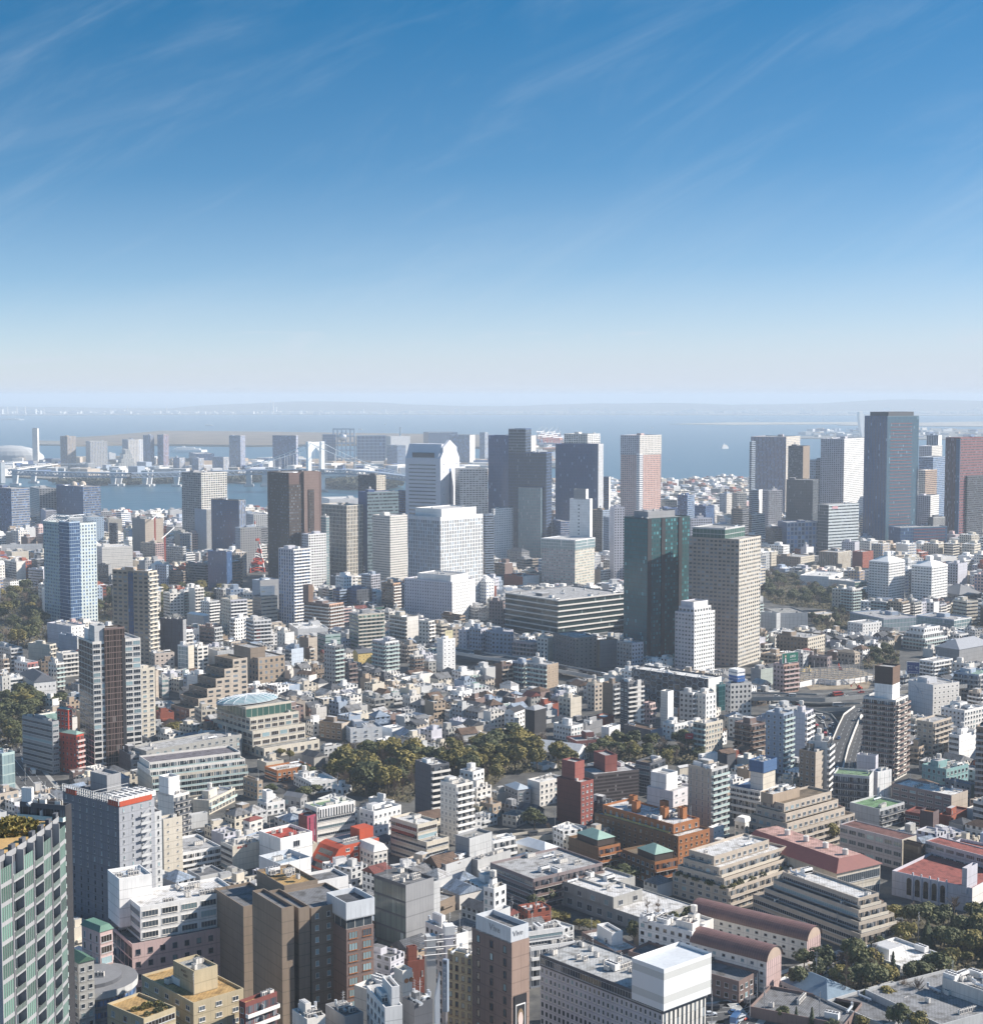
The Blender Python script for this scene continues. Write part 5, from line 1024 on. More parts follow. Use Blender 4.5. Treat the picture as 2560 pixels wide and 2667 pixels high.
b=B('B3',350,430,472,770,960,'cream building with a vaulted gable and dark entrance strip','cream vaulted gable building',n=OB,w='off',wr='cream',sty='gn',phi=50)
b=B('B3',165,320,352,810,950,'pinkish grey apartments with rows of balconies','pinkish grey flats',w='pink',sty='bb',bal='pink',phi=55)
b=B('B3',0,150,168,730,930,'pale blue white apartments left of the pinkish grey flats',None,w='blueg',sty='gg',phi=62)
b=B('B3',1070,1660,1748,1085,1330,'long dark building with white honeycomb screens under a white roof','long honeycomb building',n=OB,yl=1000,sty='rn',w='dgrey',wr='white',gl='mid',wh=.6,sto=6,roof='white',cl=8,ph=0,W=16)
m=MB();W_,L_,h_=b.W,b.L,b.h
for i in range(int(L_/5)):
    for j in range(int(h_/4.4)):
        y_=2.5+i*5;z_=j*4.4+(2.2 if i%2 else 0)
        m.bar((-.5,y_,z_),(-.5,y_+1.6,z_+2.2),.2);m.bar((-.5,y_,z_+4.4),(-.5,y_+1.6,z_+2.2),.2);m.bar((-.5,y_+1.6,z_+2.2),(-.5,y_+5,z_+2.2),.2)
m.build('honeycomb_screen',mat('lgrey'),b.o)
b=B('B3',1295,1350,1393,1180,1470,'plain white windowless tower standing before the honeycomb building','plain white windowless tower',n=OB,w='off',wr='white',sty='hn',gl=(.5,.5,.48),wh=.06,phi=48,cl=0,ph=0)
b=B('B3',985,1045,1163,1110,1480,'dark and white striped apartment tower with an ivory shaft','dark and white striped tower',n=AT,w=(.08,.085,.1),wr='mgrey',sty='gb',gl='dk',bal='off',phi=33,cl=3)
V(b,.55,.78,-.14,0,-3,b.h+1,'shaft',w='lgrey',wr='off')
b=B('B3',850,930,985,1120,1390,'tan grey apartment tower left of the dark and white striped tower','tan grey flat tower',w='taupe',wr='mgrey',sty='nb',bal='lgrey',phi=45)
b=B('B3',270,425,512,975,1195,'apartment block of pale balconies with a sunny tan end wall','block with tan end wall',w='lgrey',wr='tan',sty='bg',gl='dk',bal='glz',ww=.12,wh=.2,bay=4,phi=48)
b=B('B3',160,250,322,960,1150,'grey green apartment block with a tan roof',None,w='blueg',wr='lgrey',sty='bb',bal='glz',phi=45)
b=B('B3',30,80,162,975,1150,'brown block with tan balconies','brown tan balcony block',w='brown',wr='mauve',sty='nb',bal='tan',phi=35)
b=B('B3',735,790,850,1120,1330,'cream block stacked like boxes beside the viaduct',None,w='cream',wr='beige',sty='gg',phi=40)
b=B('B3',1160,1210,1255,1270,1430,'pale pink apartment block at the foot of the striped tower','pale pink block',w='pink',wr=(.66,.5,.46),sty='gb',bal='pink',phi=45)
b=B('B3',1440,1540,1595,1190,1430,'white apartments with black stair strip before the honeycomb building',None,w='lgrey',wr='white',sty='gb',bal='white',phi=52)
b=B('B3',1562,1640,1720,1200,1440,'white apartment block with dark square windows under the company sign',None,w='off',wr='white',sty='gg',gl='dk',ww=.35,phi=42)
b=B('B3',1790,1830,1990,1120,1400,'white brown banded office carrying the blue and white company sign','company sign office',n=OB,w='lgrey',wr='off',sty='gg',gl='dk',bay=3,ww=.5,phi=20,cl=2)
MS=b
b=B('B3',1720,1740,1795,1130,1330,'teal glass office sliver left of the company sign office',None,n=OB,w='teal',sty='cc',gl='te',phi=30)
b=B('A3',1515,1530,1690,1030,1500,'pale lavender apartment slab behind the teal tower',None,w='lav',wr='lav',sty='gg',ww=.6,phi=20)
b=B('B3',0,20,305,-220+0,180,'long white apartment slab with a grid of small windows','long white gridded slab',w='off',wr='white',sty='gg',gl='mid',bay=3.4,ww=.45,wh=.35,yr=-240,cl=3)
b=B('B3',120,230,290,110,210,'slate roofed grey school hall',None,n='hall',w='grey',sty='gg',rooftype='hip',roof='dgrey',phi=40)
b=B('B3',190,260,365,165,270,'beige striped office in front of the long white gridded slab',None,n=OB,w='grey',wr='beige',sty='rr',phi=35)
b=B('B3',95,240,365,300,390,'brown white wide building with red brick wall',None,n=OB,w='brick',wr='white',sty='nn',phi=42)
b=B('B3',790,835,925,250,370,'white framed flats right of the beige glazed top tower',None,w='beige',wr='white',sty='nb',bal='white',phi=38)
b=B('B3',905,940,1020,-230+0,370,'tall lavender white slab with window columns left of the teal tower','tall lavender slab',n=AT,w='lav',wr='lav',sty='ng',ww=.5,bay=4,phi=20)
b=B('B3',760,850,905,-210+0,150,'blue grey and beige office pair',None,n=OB,w='taupe',wr='blueg',sty='gg',phi=45)
# B4
for q,lb,rf in(((1010,1160,1285,190,505),'left hand one of the two white apartment towers with pyramid topped roofs','left white twin tower'),((1335,1490,1612,225,510),'right hand one of the two white apartment towers with pyramid topped roofs','right white twin tower')):
    b=B('B4',*q,lb,rf,n=AT,w='white',wr='white',sty='gg',gl='mid',bay=3.4,sto=3.0,ww=.72,wh=.4,phi=45,cl=0,ph=0,roof='white')
    m=MB();W_,L_,h_=b.W,b.L,b.h;k=W_*.36
    for(i,j)in(((0,0),(W_,0)),((W_,0),(W_,L_)),((W_,L_),(0,L_)),((0,L_),(0,0))):
        mx_=lambda p:(W_/2+(p[0]-W_/2)*.3,L_/2+(p[1]-L_/2)*.3)
        m.quad((*i,h_+.05),(*j,h_+.05),(*mx_(j),h_+5),(*mx_(i),h_+5))
    m.box(W_*.4,W_*.6,L_*.4,L_*.6,h_+4,h_+10);m.build('pyramid_roof',mat('white',.6,0,.08),b.o)
b=B('B4',1610,1690,1762,200,395,'lavender white apartment slab right of the twin towers',None,w='lav',wr='lav',sty='gn',phi=45)
b=B('B4',625,770,872,115,260,'cream stone office with fine vertical window strips','cream stone strip office',n=OB,w='taupe',wr='cream',sty='ss',gl='mid',bay=2.6,ww=.4,phi=52,cl=3)
b=B('B4',300,485,592,150,250,'tan office with a grid of small windows above the hillside wood','tan hillside office',n=OB,w='taupe',wr='cream',sty='gg',gl='mid',bay=3.4,ww=.4,phi=50,cl=3)
b=B('B4',880,960,1042,110,270,'red brick university building with stepped towers','red brick university',n=OB,w='maroon',wr='brick',sty='ng',ww=.2,phi=45)
b=B('B4',480,700,810,300,380,'white museum wing with curved glass pavilion','white museum wing',n='museum',w='white',wr='white',sty='nn',phi=35,roof='white',cl=3,yr=265)
b=B('B4',700,900,990,340,410,'pale museum hall with a green glass corner','pale museum hall',n='museum',w='off',wr='off',sty='nc',gl='gr',phi=40,roof='roofl',cl=2)
b=B('B4',180,300,330,580,740,'smooth silver grey box building beside the broad beige tower',None,n='museum',w='lgrey',wr='lgrey',sty='sn',ww=.03,phi=45,cl=2,ph=0)
b=B('B4',298,325,540,580,725,'wide silver white box building with faint vertical seams','wide silver white box',n='museum',w='grey',wr='lgrey',sty='ns',ww=.04,bay=4,phi=12,Ln=40,roof='conc',cl=3,ph=0)
b=B('B4',540,630,772,590,650,'low cream hall with a pale flat roof at the wood','low cream hall',n='hall',w='beige',wr='cream',sty='nn',phi=35,roof='roofl',cl=1,ph=0)
b=B('B4',865,1120,1370,620,730,'long white gridded college building stepping in bays','white gridded college',n='school_building',w='blueg',wr='lav',sty='cc',gl='pale',bay=4,sto=4,fr=.05,phi=25,cl=4,Ln=50)
b=B('B4',1370,1660,1795,630,720,'right wing of the white gridded college','college right wing',n='school_building',w='blueg',wr='white',sty='cc',gl='pale',bay=4,sto=4,phi=40,cl=4)
b=B('B4',845,960,1105,660,770,'white stepped apartments below the white gridded college','white stepped apartments',w='white',wr='white',sty='gg',ww=.35,phi=35,cl=3,gl='dk')
b=B('B4',300,540,672,770,900,'apartment row in brown and cream with set back upper floors','brown and cream row',w='taupe',wr='cream',sty='gg',bay=3.5,gl='dk',phi=50,cl=3)
b=B('B4',178,210,282,815,890,'brown brick low flats at the foot of the broad beige tower',None,w='mauve',wr='off',sty='bb',bal='off',phi=35)
b=B('B4',178,300,375,900,1000,'tan long flats left of the green billboard',None,w='tan',wr='tan',sty='bb',bal='tan',phi=50)
b=B('B4',275,355,472,975,1195,'pinkish brown apartment block below the green billboard','pinkish brown billboard block',w='pink',wr=(.5,.32,.26),sty='gb',bal='pink',gl='br',phi=35,cl=1)
LF=b
b=B('B4',105,180,278,1010,1140,'grey green mesh fronted building with curved roof',None,n=OB,w='grey',wr=(.42,.46,.42),sty='nn',phi=38)
b=B('B4',640,690,725,915,1000,'mauve grey low flats at the building site',None,w='purple',sty='gg',phi=50,Ln=30)
b=B('B4',770,900,940,890,970,'two storey house with a tiled hip roof above the building site',None,n='house',w='beige',sty='gg',rooftype='hip',roof=(.3,.24,.18),phi=45)
b=B('B4',1395,1500,1650,950,1110,'white gridded apartment building with deep balconies beside the blue sign','white deep balcony building',w='white',wr='white',sty='bb',bal='white',gl='dk',bay=3.4,phi=38,cl=4)
b=B('B4',1310,1500,1700,1130,1400,'large white building with a curved blank wall and a faint bird mural','white mural building',n=OB,w=(.62,.62,.64),wr='off',sty='ng',ww=.3,wh=.25,bay=4,phi=30,cl=9)
MU=b
b=B('B4',1160,1270,1310,1060,1200,'white slatted building below the blue sign',None,n=OB,w='lgrey',wr='lgrey',sty='rr',phi=45)
SLT=b
b=B('B4',1655,1850,1960,1050,1280,'blue grey apartment slab with a pale green roof edge','blue grey slab with green edge',w='blueg',wr='lgrey',sty='bb',gl='dk',bal='grey',bay=3.4,phi=50,roof='verd',cl=3)
b=B('B4',1770,1860,1960,1190,1330,'white brown apartments at the right edge below the blue grey slab',None,w='beige',wr='lgrey',sty='bb',bal='white',phi=35)
b=B('B4',1515,1700,1960,860,980,'great hall with a folded grey hexagonal roof','folded grey hexagonal roof',n='hall',w='grey',rooftype='hip',roof=(.32,.33,.36),sty='nn',phi=40)
b=B('B4',1270,1440,1610,780,870,'white terraced apartments stepping down with green glass rails','white terraced apartments',w='off',wr='white',sty='bb',bal='glz',phi=40,cl=0,ph=0)
V(b,.1,1,.2,1,b.h-1,b.h+4,'upper_storey',sty='bb',w='white',bal='glz');V(b,.3,1,.35,1,b.h+3,b.h+8,'upper_storey',sty='gg',w='white',cl=3)
b=B('B4',1610,1700,1770,740,810,'white stepped house right of the white terraced apartments',None,n='house',w='white',sty='gg',phi=35)
b=B('B4',1500,1700,1881,440,500,'long dark roofed campus building with rows of skylights','long dark campus roof',n='school_building',w='dgrey',rooftype='hip',roof='roofd',sty='rr',phi=25,Ln=40)
b=B('B4',1440,1560,1680,150,220,'white low campus halls before the tall blue glass tower',None,n='hall',w='white',sty='nn',roof='white',phi=30)
b=B('B4',1700,1740,1790,175,300,'white apartments with balcony grid by the right edge',None,w='white',sty='gb',bal='white',phi=45)
# ---------------------------------------------------------------- rows A: waterfront towers and the bay
b=B('A1',-120,85,225,800,-2500,'dark blue office tower cut by the left edge with a grey ribbed right face','dark blue left edge tower',n=OT,w='navy',wr='grey',sty='rr',gl='bl',phi=50,sto=4,wh=.5,cl=4)
b=B('A1',228,300,432,800,-2650,'grey white lattice apartment tower left of the harbour water','grey white lattice tower',n=AT,w='lgrey',wr='grey',sty='gg',gl='dk',bay=5,ww=.68,wh=.55,phi=30,cl=1)
b=B('A1',310,350,432,970,-2560,'plain lavender low block in front of the grey white lattice tower',None,n=OB,w='lav',wr='lav',sty='nr',phi=25)
b=B('A1',430,635,770,785,-2600,'dark glass office block with louvred right side and roof domes','dark office with roof domes',n=OT,w='navy',wr='mgrey',sty='cr',gl='bl',phi=48,sto=4,wh=.55,cl=5)
for k in(0,1):
    m=MB();cx,cy=b.W*(.25+.5*k),b.L*.5
    for i in range(4):
        for j in range(12):
            f_=lambda i,j:(cx+6*math.cos(j*.5236)*math.cos(i*.3927),cy+6*math.sin(j*.5236)*math.cos(i*.3927),b.h+7*math.sin(i*.3927))
            m.quad(f_(i,j),f_(i,j+1),f_(i+1,j+1),f_(i+1,j))
    m.build('roof_dome',mat('beige'),b.o)
b=B('A1',1390,1540,1737,680,-2350,'tall white lattice apartment tower with a shaded left side in front of the bay','tall white lattice tower',n=AT,w='grey',wr=(.7,.66,.6),sty='gg',gl='mid',bay=4.4,ww=.74,wh=.6,sto=3.3,phi=48,cl=5)  # left wall painted grey to give the white tower its shaded side
b=B('A1',1615,1830,1880,890,-2280,'dark glass office in front of the tall white lattice tower','dark office by lattice tower',n=OT,w='dgrey',wr='grey',sty='cs',gl='bl',phi=60,cl=2)
b=B('A1',600,665,795,1020,-2250,'pale blue tiled office with a grid of dot windows',None,n=OB,w='blueg',wr='sky',sty='gg',ww=.3,wh=.3,phi=25)
b=B('A1',1010,1110,1250,1035,-2250,'beige grey warehouse block with plain walls',None,n='warehouse',w='mgrey',wr='beige',sty='nn',phi=40)
b=B('A1',812,830,935,1035,-2500,'cream low warehouse at the harbour edge',None,n='warehouse',w='cream',wr='cream',sty='nn',phi=20)
b=B('A1',835,890,902,1065,-2200,'dark narrow office before the cream warehouse',None,n=OB,w='dgrey',sty='rr',phi=60)
b=B('A1',1800,1840,2000,1100,-2080,'grey office left of the dark brown stepped tower',None,n=OB,w='blueg',wr='grey',sty='gg',phi=40)
b=B('A1',1285,1300,1395,965,-2900,'white harbour shed with a flat overhanging roof',None,n='warehouse',w='lgrey',wr='white',sty='nn',phi=20,roof='white')
# island towers (far): label, reference, shape
for q in((460,515,580,400,-5000,'tan brown hotel tower on the island with a stepped top','tan island hotel','hotel','tan','beige','sg',42),
          (655,690,822,440,-5000,'broad cream apartment tower on the island with a wide cornice','cream island tower',AT,'lgrey','off','gg',25),
          (935,980,1062,425,-5200,'white apartment tower with rounded top behind the pyramid hotel','white rounded island tower',AT,'blueg','off','gg',35),
          (1040,1062,1100,425,-5250,'white frame tower with dark slot beside the rounded island tower',None,AT,'off','white','gg',35),
          (1095,1150,1180,392,-5100,'left hand one of the twin blue grey island towers with tapering crowns','left blue twin tower',AT,'blueg','grey','ss',50),
          (1204,1250,1292,388,-5100,'right hand one of the twin island towers, with red stripes and tapering crown','right blue twin tower',AT,'blueg','pink','ss',45),
          (1325,1375,1416,565,-4700,'low white grey flats first in the row behind the bridge deck',None,'apartment_building','blueg','off','ss',45),
          (1468,1520,1560,568,-4700,'low white grey flats second in the row behind the bridge deck',None,'apartment_building','blueg','off','ss',45),
          (1625,1710,1752,560,-4700,'wide low white grey flats third in the row behind the bridge deck',None,'apartment_building','blueg','off','ss',45),
          (1380,1500,1640,535,-5300,'long dark low building behind the row of white grey flats',None,OB,'navy','navy','rr',20),
          (1753,1840,1877,395,-5000,'dark blue grey office slab with a pale right edge on the island','left dark island slab',OT,'blueg','lav','rr',60)):
    b=B('A1',*q[:5],q[5],q[6],n=q[7],w=q[8],wr=q[9],sty=q[10],phi=q[11],bay=5,sto=4,ww=.5,wh=.5,gl='bl',cl=0,ph=1)
for a_ in range(2):
    pass
b=B('A1',868,900,1060,640,-4850,'white stepped pyramid shaped hotel on the island waterfront','pyramid hotel',n='hotel',w='off',wr='off',sty='gg',gl='pale',bay=5,sto=4,phi=20,cl=0,ph=0)
for k in range(4):V(b,.1+.1*k,.9-.09*k,.1,.9,b.h+14*k-1,b.h+14*(k+1)-1,'tier',sty='gg',w='off',gl='pale',bay=5,sto=4)
b=B('A1',-10,5,38,600,-4300,'white silo block at the left edge by the inner harbour',None,n='silo',w='off',wr='white',sty='nn',phi=25,cl=0,ph=0)
b=B('A1',825,835,885,530,-5400,'white block with a blue roof line between island towers',None,n=OB,w='white',wr='white',sty='nn',phi=20)
# stadium like dome hall and chimney on the island
X,Y,z0=on_g(*npx('A1',85,612),True);o=thing('hall','long low hall with a curved silver roof at the left end of the island','hall',(X,Y,4),0,px=npx('A1',85,580))
m=MB();rx=120
for i in range(5):
    for j in range(24):
        f_=lambda i,j:(rx*math.cos(j*.2618)*math.cos(i*.314),50*math.sin(j*.2618)*math.cos(i*.314),12+50*math.sin(i*.314))
        m.quad(f_(i,j),f_(i,j+1),f_(i+1,j+1),f_(i+1,j))
m.build('roof',mat('lgrey',.5),o);m=MB();m.prism([(rx*math.cos(j*.2618),50*math.sin(j*.2618))for j in range(24)],-4,12);m.build('wall',mat('off'),o)
def chimney(t,xl,xr,yt,yb,l,c):
    X,Y,z0=on_g(*npx(t,(xl+xr)/2,yb),True);w=(xr-xl)*K/F*Y/2;h=z_at(Y,npx(t,0,yt)[1])-4
    o=thing('chimney',l,'chimney',(X,Y,4));m=MB();m.prism([(-w,-w),(w,-w),(w,w),(-w,w)],0,h);m.build('shaft',mat(c),o)
    m=MB();m.prism([(-w*.8,-w*.8),(w*.8,-w*.8),(w*.8,w*.8),(-w*.8,w*.8)],h,h+1.5);m.build('rim',mat('mgrey'),o)
chimney('A1',257,297,340,618,'tall white blade shaped incinerator chimney rising left of the tan island hotel','off')
chimney('A2',1177,1191,335,520,'thin white chimney right of the studio building with the ball','white')
# studio building with lattice and ball
b=B('A2',560,590,690,385,-5300,'blue grey office slab forming the left block of the studio with the silver ball','studio left block',n=OB,w='blueg',wr='blueg',sty='cc',gl='bl',bay=8,sto=9,fr=.06,phi=12,Ln=30,ph=0,cl=0)
b=B('A2',820,850,1072,395,-5300,'blue grey office slab forming the right block of the studio with the silver ball','studio right block',n=OB,w='blueg',wr='sky',sty='cc',gl='bl',bay=14,sto=11,fr=.06,phi=10,Ln=30,ph=0,cl=0)
X,Y,zt=on_y(*npx('A2',668,410),5310);o=thing('footbridge','open lattice of sky corridors carrying a big silver ball between the studio blocks','sky bridge',(X,Y,4),0,px=npx('A2',750,430));W_=(830-668)*K/F*Y
m=MB()
for k in range(5):m.box(0,W_,6,16,25+k*24,30+k*24,0,True)
for k in range(6):m.box(W_*k/5-2,W_*k/5+2,8,14,0,125)
m.build('corridor',mat('sky'),o)
m=MB();cx,cz,r_=(740-668)*K/F*Y,z_at(Y,npx('A2',0,407)[1])-4,33*K/F*Y
for i in range(-6,6):
    for j in range(16):
        f_=lambda i,j:(cx+r_*math.cos(j*.3927)*math.cos(i*.2618),8+r_*math.sin(j*.3927)*math.cos(i*.2618),cz+r_*math.sin(i*.2618))
        m.quad(f_(i,j),f_(i,j+1),f_(i+1,j+1),f_(i+1,j))
m.build('ball',mat('silver',.3,.6),o)
for q in((205,385,400,395,-4900,'wide dark blue office slab with a thin pale right edge on the island','wide dark island slab',OT,'navy','lav','rr',70),
          (1070,1110,1258,400,-5600,'white exhibition block with a slanted roof far behind the studio',None,'hall','lgrey','white','nn',20),
          (1360,1400,1620,370,-6200,'long dark blue glass block far behind the gabled white tower',None,OB,'navy','blueg','cc',15),
          (1560,1715,1755,390,-5200,'grey hotel slab with a bright white edge right of the gabled white tower','grey island hotel','hotel','blueg','off','sn',60),
          (1790,1830,1855,370,-5600,'pale grey tower sliver left of the black glass towers',None,OT,'blueg','lgrey','rr',50),
          (1080,1160,1225,470,-5100,'low blue hall below the thin white chimney',None,'hall','blueg','blueg','rr',30)):
    b=B('A2',*q[:5],q[5],q[6],n=q[7],w=q[8],wr=q[9],sty=q[10],phi=q[11],bay=5,sto=4.5,ww=.5,wh=.5,gl='bl',cl=0,ph=0)
b=B('A2',-30,60,172,1000,-2500,'grey white waterside office group behind the red and white mast',None,n=OB,w='blueg',wr='lgrey',sty='gg',phi=30)
b=B('A2',0,120,170,1100,-2250,'dark grey office right behind the red and white mast',None,n=OB,w='blueg',wr='mgrey',sty='rr',phi=50)
b=B('A2',580,640,860,880,-2500,'long low white roofed pier shed behind the cream stone tower',None,n='warehouse',w='white',wr='white',sty='nn',roof='white',phi=20)
# black glass towers and neighbours
b=B('A2',1856,2180,2222,395,-2350,'black glass office tower with a thin bright metal edge, left of three','left black glass tower',n=OT,w='navy',wr='lgrey',sty='cn',gl='bl',bay=3,sto=4.4,wh=.5,fr=.05,phi=72,cl=3,ph=0)
b=B('A3',130,420,462,525,-2250,'reflective dark glass tower stepping forward between the black glass towers','stepped reflective tower',n=OT,w='navy',wr='navy',sty='cc',gl='mid',bay=2.4,sto=4.4,fr=.06,phi=72,cl=4,ph=0)
V(b,.0,1,.55,1,b.h-1,b.h+34,'upper_block',sty='cc',w='blueg',wr='navy',gl='mid',bay=2.4,sto=4.4)
V(b,-.25,0,.1,.7,-3,b.h-50,'front_block',sty='cc',w='grey',wr='navy',gl='pale',bay=2,sto=4.4)
b=B('A3',490,818,857,460,-2350,'broad black glass office tower with a pale ribbed right edge','broad black glass tower',n=OT,w='navy',wr='lgrey',sty='cs',gl='bl',bay=3,sto=4.4,fr=.05,ww=.2,phi=70,cl=1,ph=0)
b=B('A3',555,735,832,382,-2700,'white grid topped apartment tower peeking over the broad black glass tower','white grid top tower',n=AT,w='off',wr='white',sty='gg',gl='mid',bay=5,ww=.7,wh=.55,phi=50,cl=1)
b=B('A3',462,530,600,1050,-2250,'dark lower office with white band windows beside the slim white slab tower',None,n=OB,w='navy',wr='lav',sty='rr',gl='bl',phi=20)
b=B('A3',598,755,772,880,-1950,'slim white slab tower with one column of slot windows','slim white slab tower',n=OT,w='white',wr='white',sty='nn',phi=70,cl=1,ph=0)
V(b,0,1,.2,.8,b.h-1,b.h+12,'lift_house',w='grey',wr='white')
m=MB()
for k in range(22):m.box(-.1,0,b.L*.52,b.L*.58,4+k*b.h/24,5.6+k*b.h/24,0,True)
m.build('slot_window',glass('dk'),b.o)['kind']='stuff'
b=B('A3',857,900,912,710,-2700,'blue glass tower with a white rim left of the pink tower',None,n=OT,w='navy',wr='white',sty='rn',phi=60)
b=B('A3',990,1135,1299,395,-2600,'pink brick apartment tower with white edges and pale upper storeys','pink apartment tower',n=AT,w='pink',wr=(.58,.38,.33),sty='gg',gl='mid',bay=4,sto=3.3,ww=.5,wh=.5,phi=46,cl=3)
V(b,-.01,1.01,-.01,1.01,b.h-32,b.h+.5,'pale_storeys',sty='gg',w='lav',wr='off',gl='mid',bay=4,ww=.5)
V(b,-.02,.14,-.02,.14,-3,b.h-30,'corner_strip',sty='hh',w='white',wr='white',gl='bl',wh=.4)
b=B('A3',855,900,1020,1020,-2200,'blue grey low offices below the pink tower',None,n=OB,w='blueg',wr='blueg',sty='gg',phi=25)
b=B('A3',1425,1500,1555,850,-2500,'dark blue office right of the pink tower',None,n=OB,w='navy',wr='blueg',sty='rr',gl='bl',phi=50)
b=B('A3',1555,1640,1705,935,-2450,'dark blue low office before the port',None,n=OB,w='navy',wr='navy',sty='rr',gl='bl',phi=50)
b=B('A3',1285,1340,1425,950,-2400,'dark blue office under the pink tower',None,n=OB,w='navy',wr='navy',sty='rr',phi=40)
b=B('A3',1530,1570,1690,1030,-2150,'lavender apartment slab left of the broad beige tower crown',None,w='blueg',wr='lav',sty='gg',ww=.6,wh=.4,phi=25)
b=B('A3',1835,1870,1960,960,-2400,'grey dark tower behind the broad beige tower crown',None,n=OT,w='dgrey',wr='grey',sty='rr',phi=35)
b=B('A3',1745,1800,1900,840,-2800,'grey white tower group far behind the broad beige tower',None,n=AT,w='blueg',wr='off',sty='gg',phi=45)
b=B('A3',1300,1330,1420,890,-2900,'beige slab with loggias right of the pink tower foot',None,w='beige',wr='beige',sty='bb',phi=20)
# right cluster
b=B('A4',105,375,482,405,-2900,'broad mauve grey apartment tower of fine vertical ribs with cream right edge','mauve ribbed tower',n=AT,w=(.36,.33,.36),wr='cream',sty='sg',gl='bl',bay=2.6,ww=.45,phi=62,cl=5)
b=B('A4',95,110,140,440,-2680,'pale blue tower sliver behind the mauve ribbed tower',None,n=AT,w='blueg',sty='rr',phi=50)
b=B('A4',390,505,556,475,-2600,'dark slab tower with a brown plain top','dark brown topped tower',n=OT,w='dgrey',wr='taupe',sty='rn',gl='mid',phi=60,cl=1)
b=B('A4',375,580,622,735,-2420,'dark glazed office with a rounded corner before the brown topped tower','dark rounded office',n=OT,w='dgrey',wr='dgrey',sty='cc',gl='mid',bay=3,sto=4.2,fr=.08,phi=65,cl=1)
b=B('A4',556,600,740,580,-2700,'grey white office tower of square windows','grey square window tower',n=OT,w='blueg',wr='lav',sty='gg',gl='mid',bay=5,sto=4.4,ww=.6,wh=.5,phi=25,cl=2)
b=B('A4',640,820,975,420,-2650,'pale grey apartment tower with sunny white balconies against the tall blue tower','pale grey twin slab tower',n=AT,w='lav',wr='white',sty='gg',gl='mid',bay=4,ww=.6,wh=.5,phi=52,cl=3)
b=B('A4',975,1150,1392,245,-2330,'tallest blue glass tower with red floor lines and a dark flat crown','tallest blue glass tower',n=OT,w='navy',wr=(.12,.2,.26),sty='cn',gl='bl',bay=4,sto=4.6,wh=.9,phi=36,cur=.06,cl=0,ph=0)
TB=b
m=MB();m.quad((.5,-.12,1),(b.W-.5,-.12,1),(b.W-.5,-.12,b.h-1),(.5,-.12,b.h-1),0,[(0,0),(22,0),(22,44),(0,44)]);m.build('glass_front',facade((.08,.13,.17),(.06,.13,.19),.9,.86,None,.06),b.o)
V(b,.1,.9,.1,.9,b.h-1,b.h+6,'crown',w='dgrey',wr='dgrey')
for k in range(38):
    m=MB();z_=b.h-12-k*(b.h-16)/38;m.box(b.W*.1,b.W*.78,-.5,0,z_,z_+1,0,True);m.build('floor_line',mat((.24,.085,.085)),b.o)
m=MB()
for k in range(7):m.box(-.4,0,b.L*(.1+.13*k),b.L*(.1+.13*k)+.5,0,b.h,0,True)
m.build('fin',mat('dgrey'),b.o)
b=B('A4',1140,1250,1608,1100,-2290,'long blue glass podium with red floor lines below the tallest glass tower','blue glass podium',n=OB,w='navy',wr=(.12,.2,.26),sty='cc',gl='bl',sto=4.6,bay=4,phi=20,Ln=30,cl=5)
for k in range(8):
    m=MB();z_=b.h-4-k*4.6
    if z_>2:m.box(b.W*.28,b.W*.95,-.5,0,z_,z_+1,0,True);m.build('floor_line',mat((.24,.085,.085)),b.o)
b=B('A4',1595,1710,1890,410,-2380,'dark red ribbed office tower by the right edge','dark red ribbed tower',n=OT,w=(.14,.05,.06),wr=(.24,.08,.09),sty='sr',gl='mid',bay=2.4,ww=.5,wh=.4,sto=4,phi=40,cl=2)
V(b,.25,.95,-.12,0,-3,b.h*.66,'dark_block',sty='rr',w='dgrey',wr='dgrey',gl='dk');V(b,-.02,0,.0,.25,-3,b.h-2,'glass_slot',sty='cc',w='teal',wr='teal',gl='bl')
b=B('A4',660,700,932,925,-2230,'white striped headquarters slab with a red roof sign and glass left corner','white striped headquarters',n=OT,w='grey',wr=(.72,.76,.76),sty='cr',gl='mid',bay=3.4,sto=4.4,wh=.42,phi=32,Ln=22,cl=2)
HQ=b
b=B('A4',630,655,665,950,-2270,'black slab edge left of the white striped headquarters',None,n=OT,w='black',sty='rr',phi=50)
b=B('A4',320,380,630,1060,-2240,'blue grey glass office with white framed squares','white framed square office',n=OB,w='navy',wr='blueg',sty='cg',gl='bl',bay=6,sto=6,ww=.72,wh=.75,phi=15,Ln=30,cl=3)
b=B('A4',215,300,380,1105,-2250,'low dark office left of the white framed square office',None,n=OB,w='dgrey',wr='dgrey',sty='rr',phi=30)
b=B('A4',192,240,345,815,-2500,'pale lavender apartment tower with thin balcony lines','pale lavender flats',n=AT,w='lav',wr='lav',sty='bb',gl='mid',phi=25,cl=2)
b=B('A4',115,165,195,810,-2520,'lavender grey apartment slab with a bright white edge',None,n=AT,w='blueg',wr='white',sty='rn',phi=60)
b=B('A4',40,110,212,1000,-2330,'taupe office with cream banded side left of the lavender flats',None,n=OB,w='taupe',wr='off',sty='rr',phi=45)
b=B('A4',-40,0,72,835,-2550,'cream slab of long balconies behind the broad beige tower',None,w='cream',wr='off',sty='bb',phi=20)
b=B('A4',-30,40,90,955,-2250,'low brown office behind the broad beige tower',None,n=OB,w='taupe',wr='mgrey',sty='rr',phi=45)
b=B('A4',1392,1490,1570,475,-3000,'pale blue apartment tower with a cream right face, right of the tallest blue glass tower',None,n=AT,w='lav',wr='off',sty='gg',phi=55)
b=B('A4',1450,1540,1565,392,-3200,'far blue white tower above the pale blue apartment tower',None,n=AT,w='blueg',wr='white',sty='sn',phi=60)
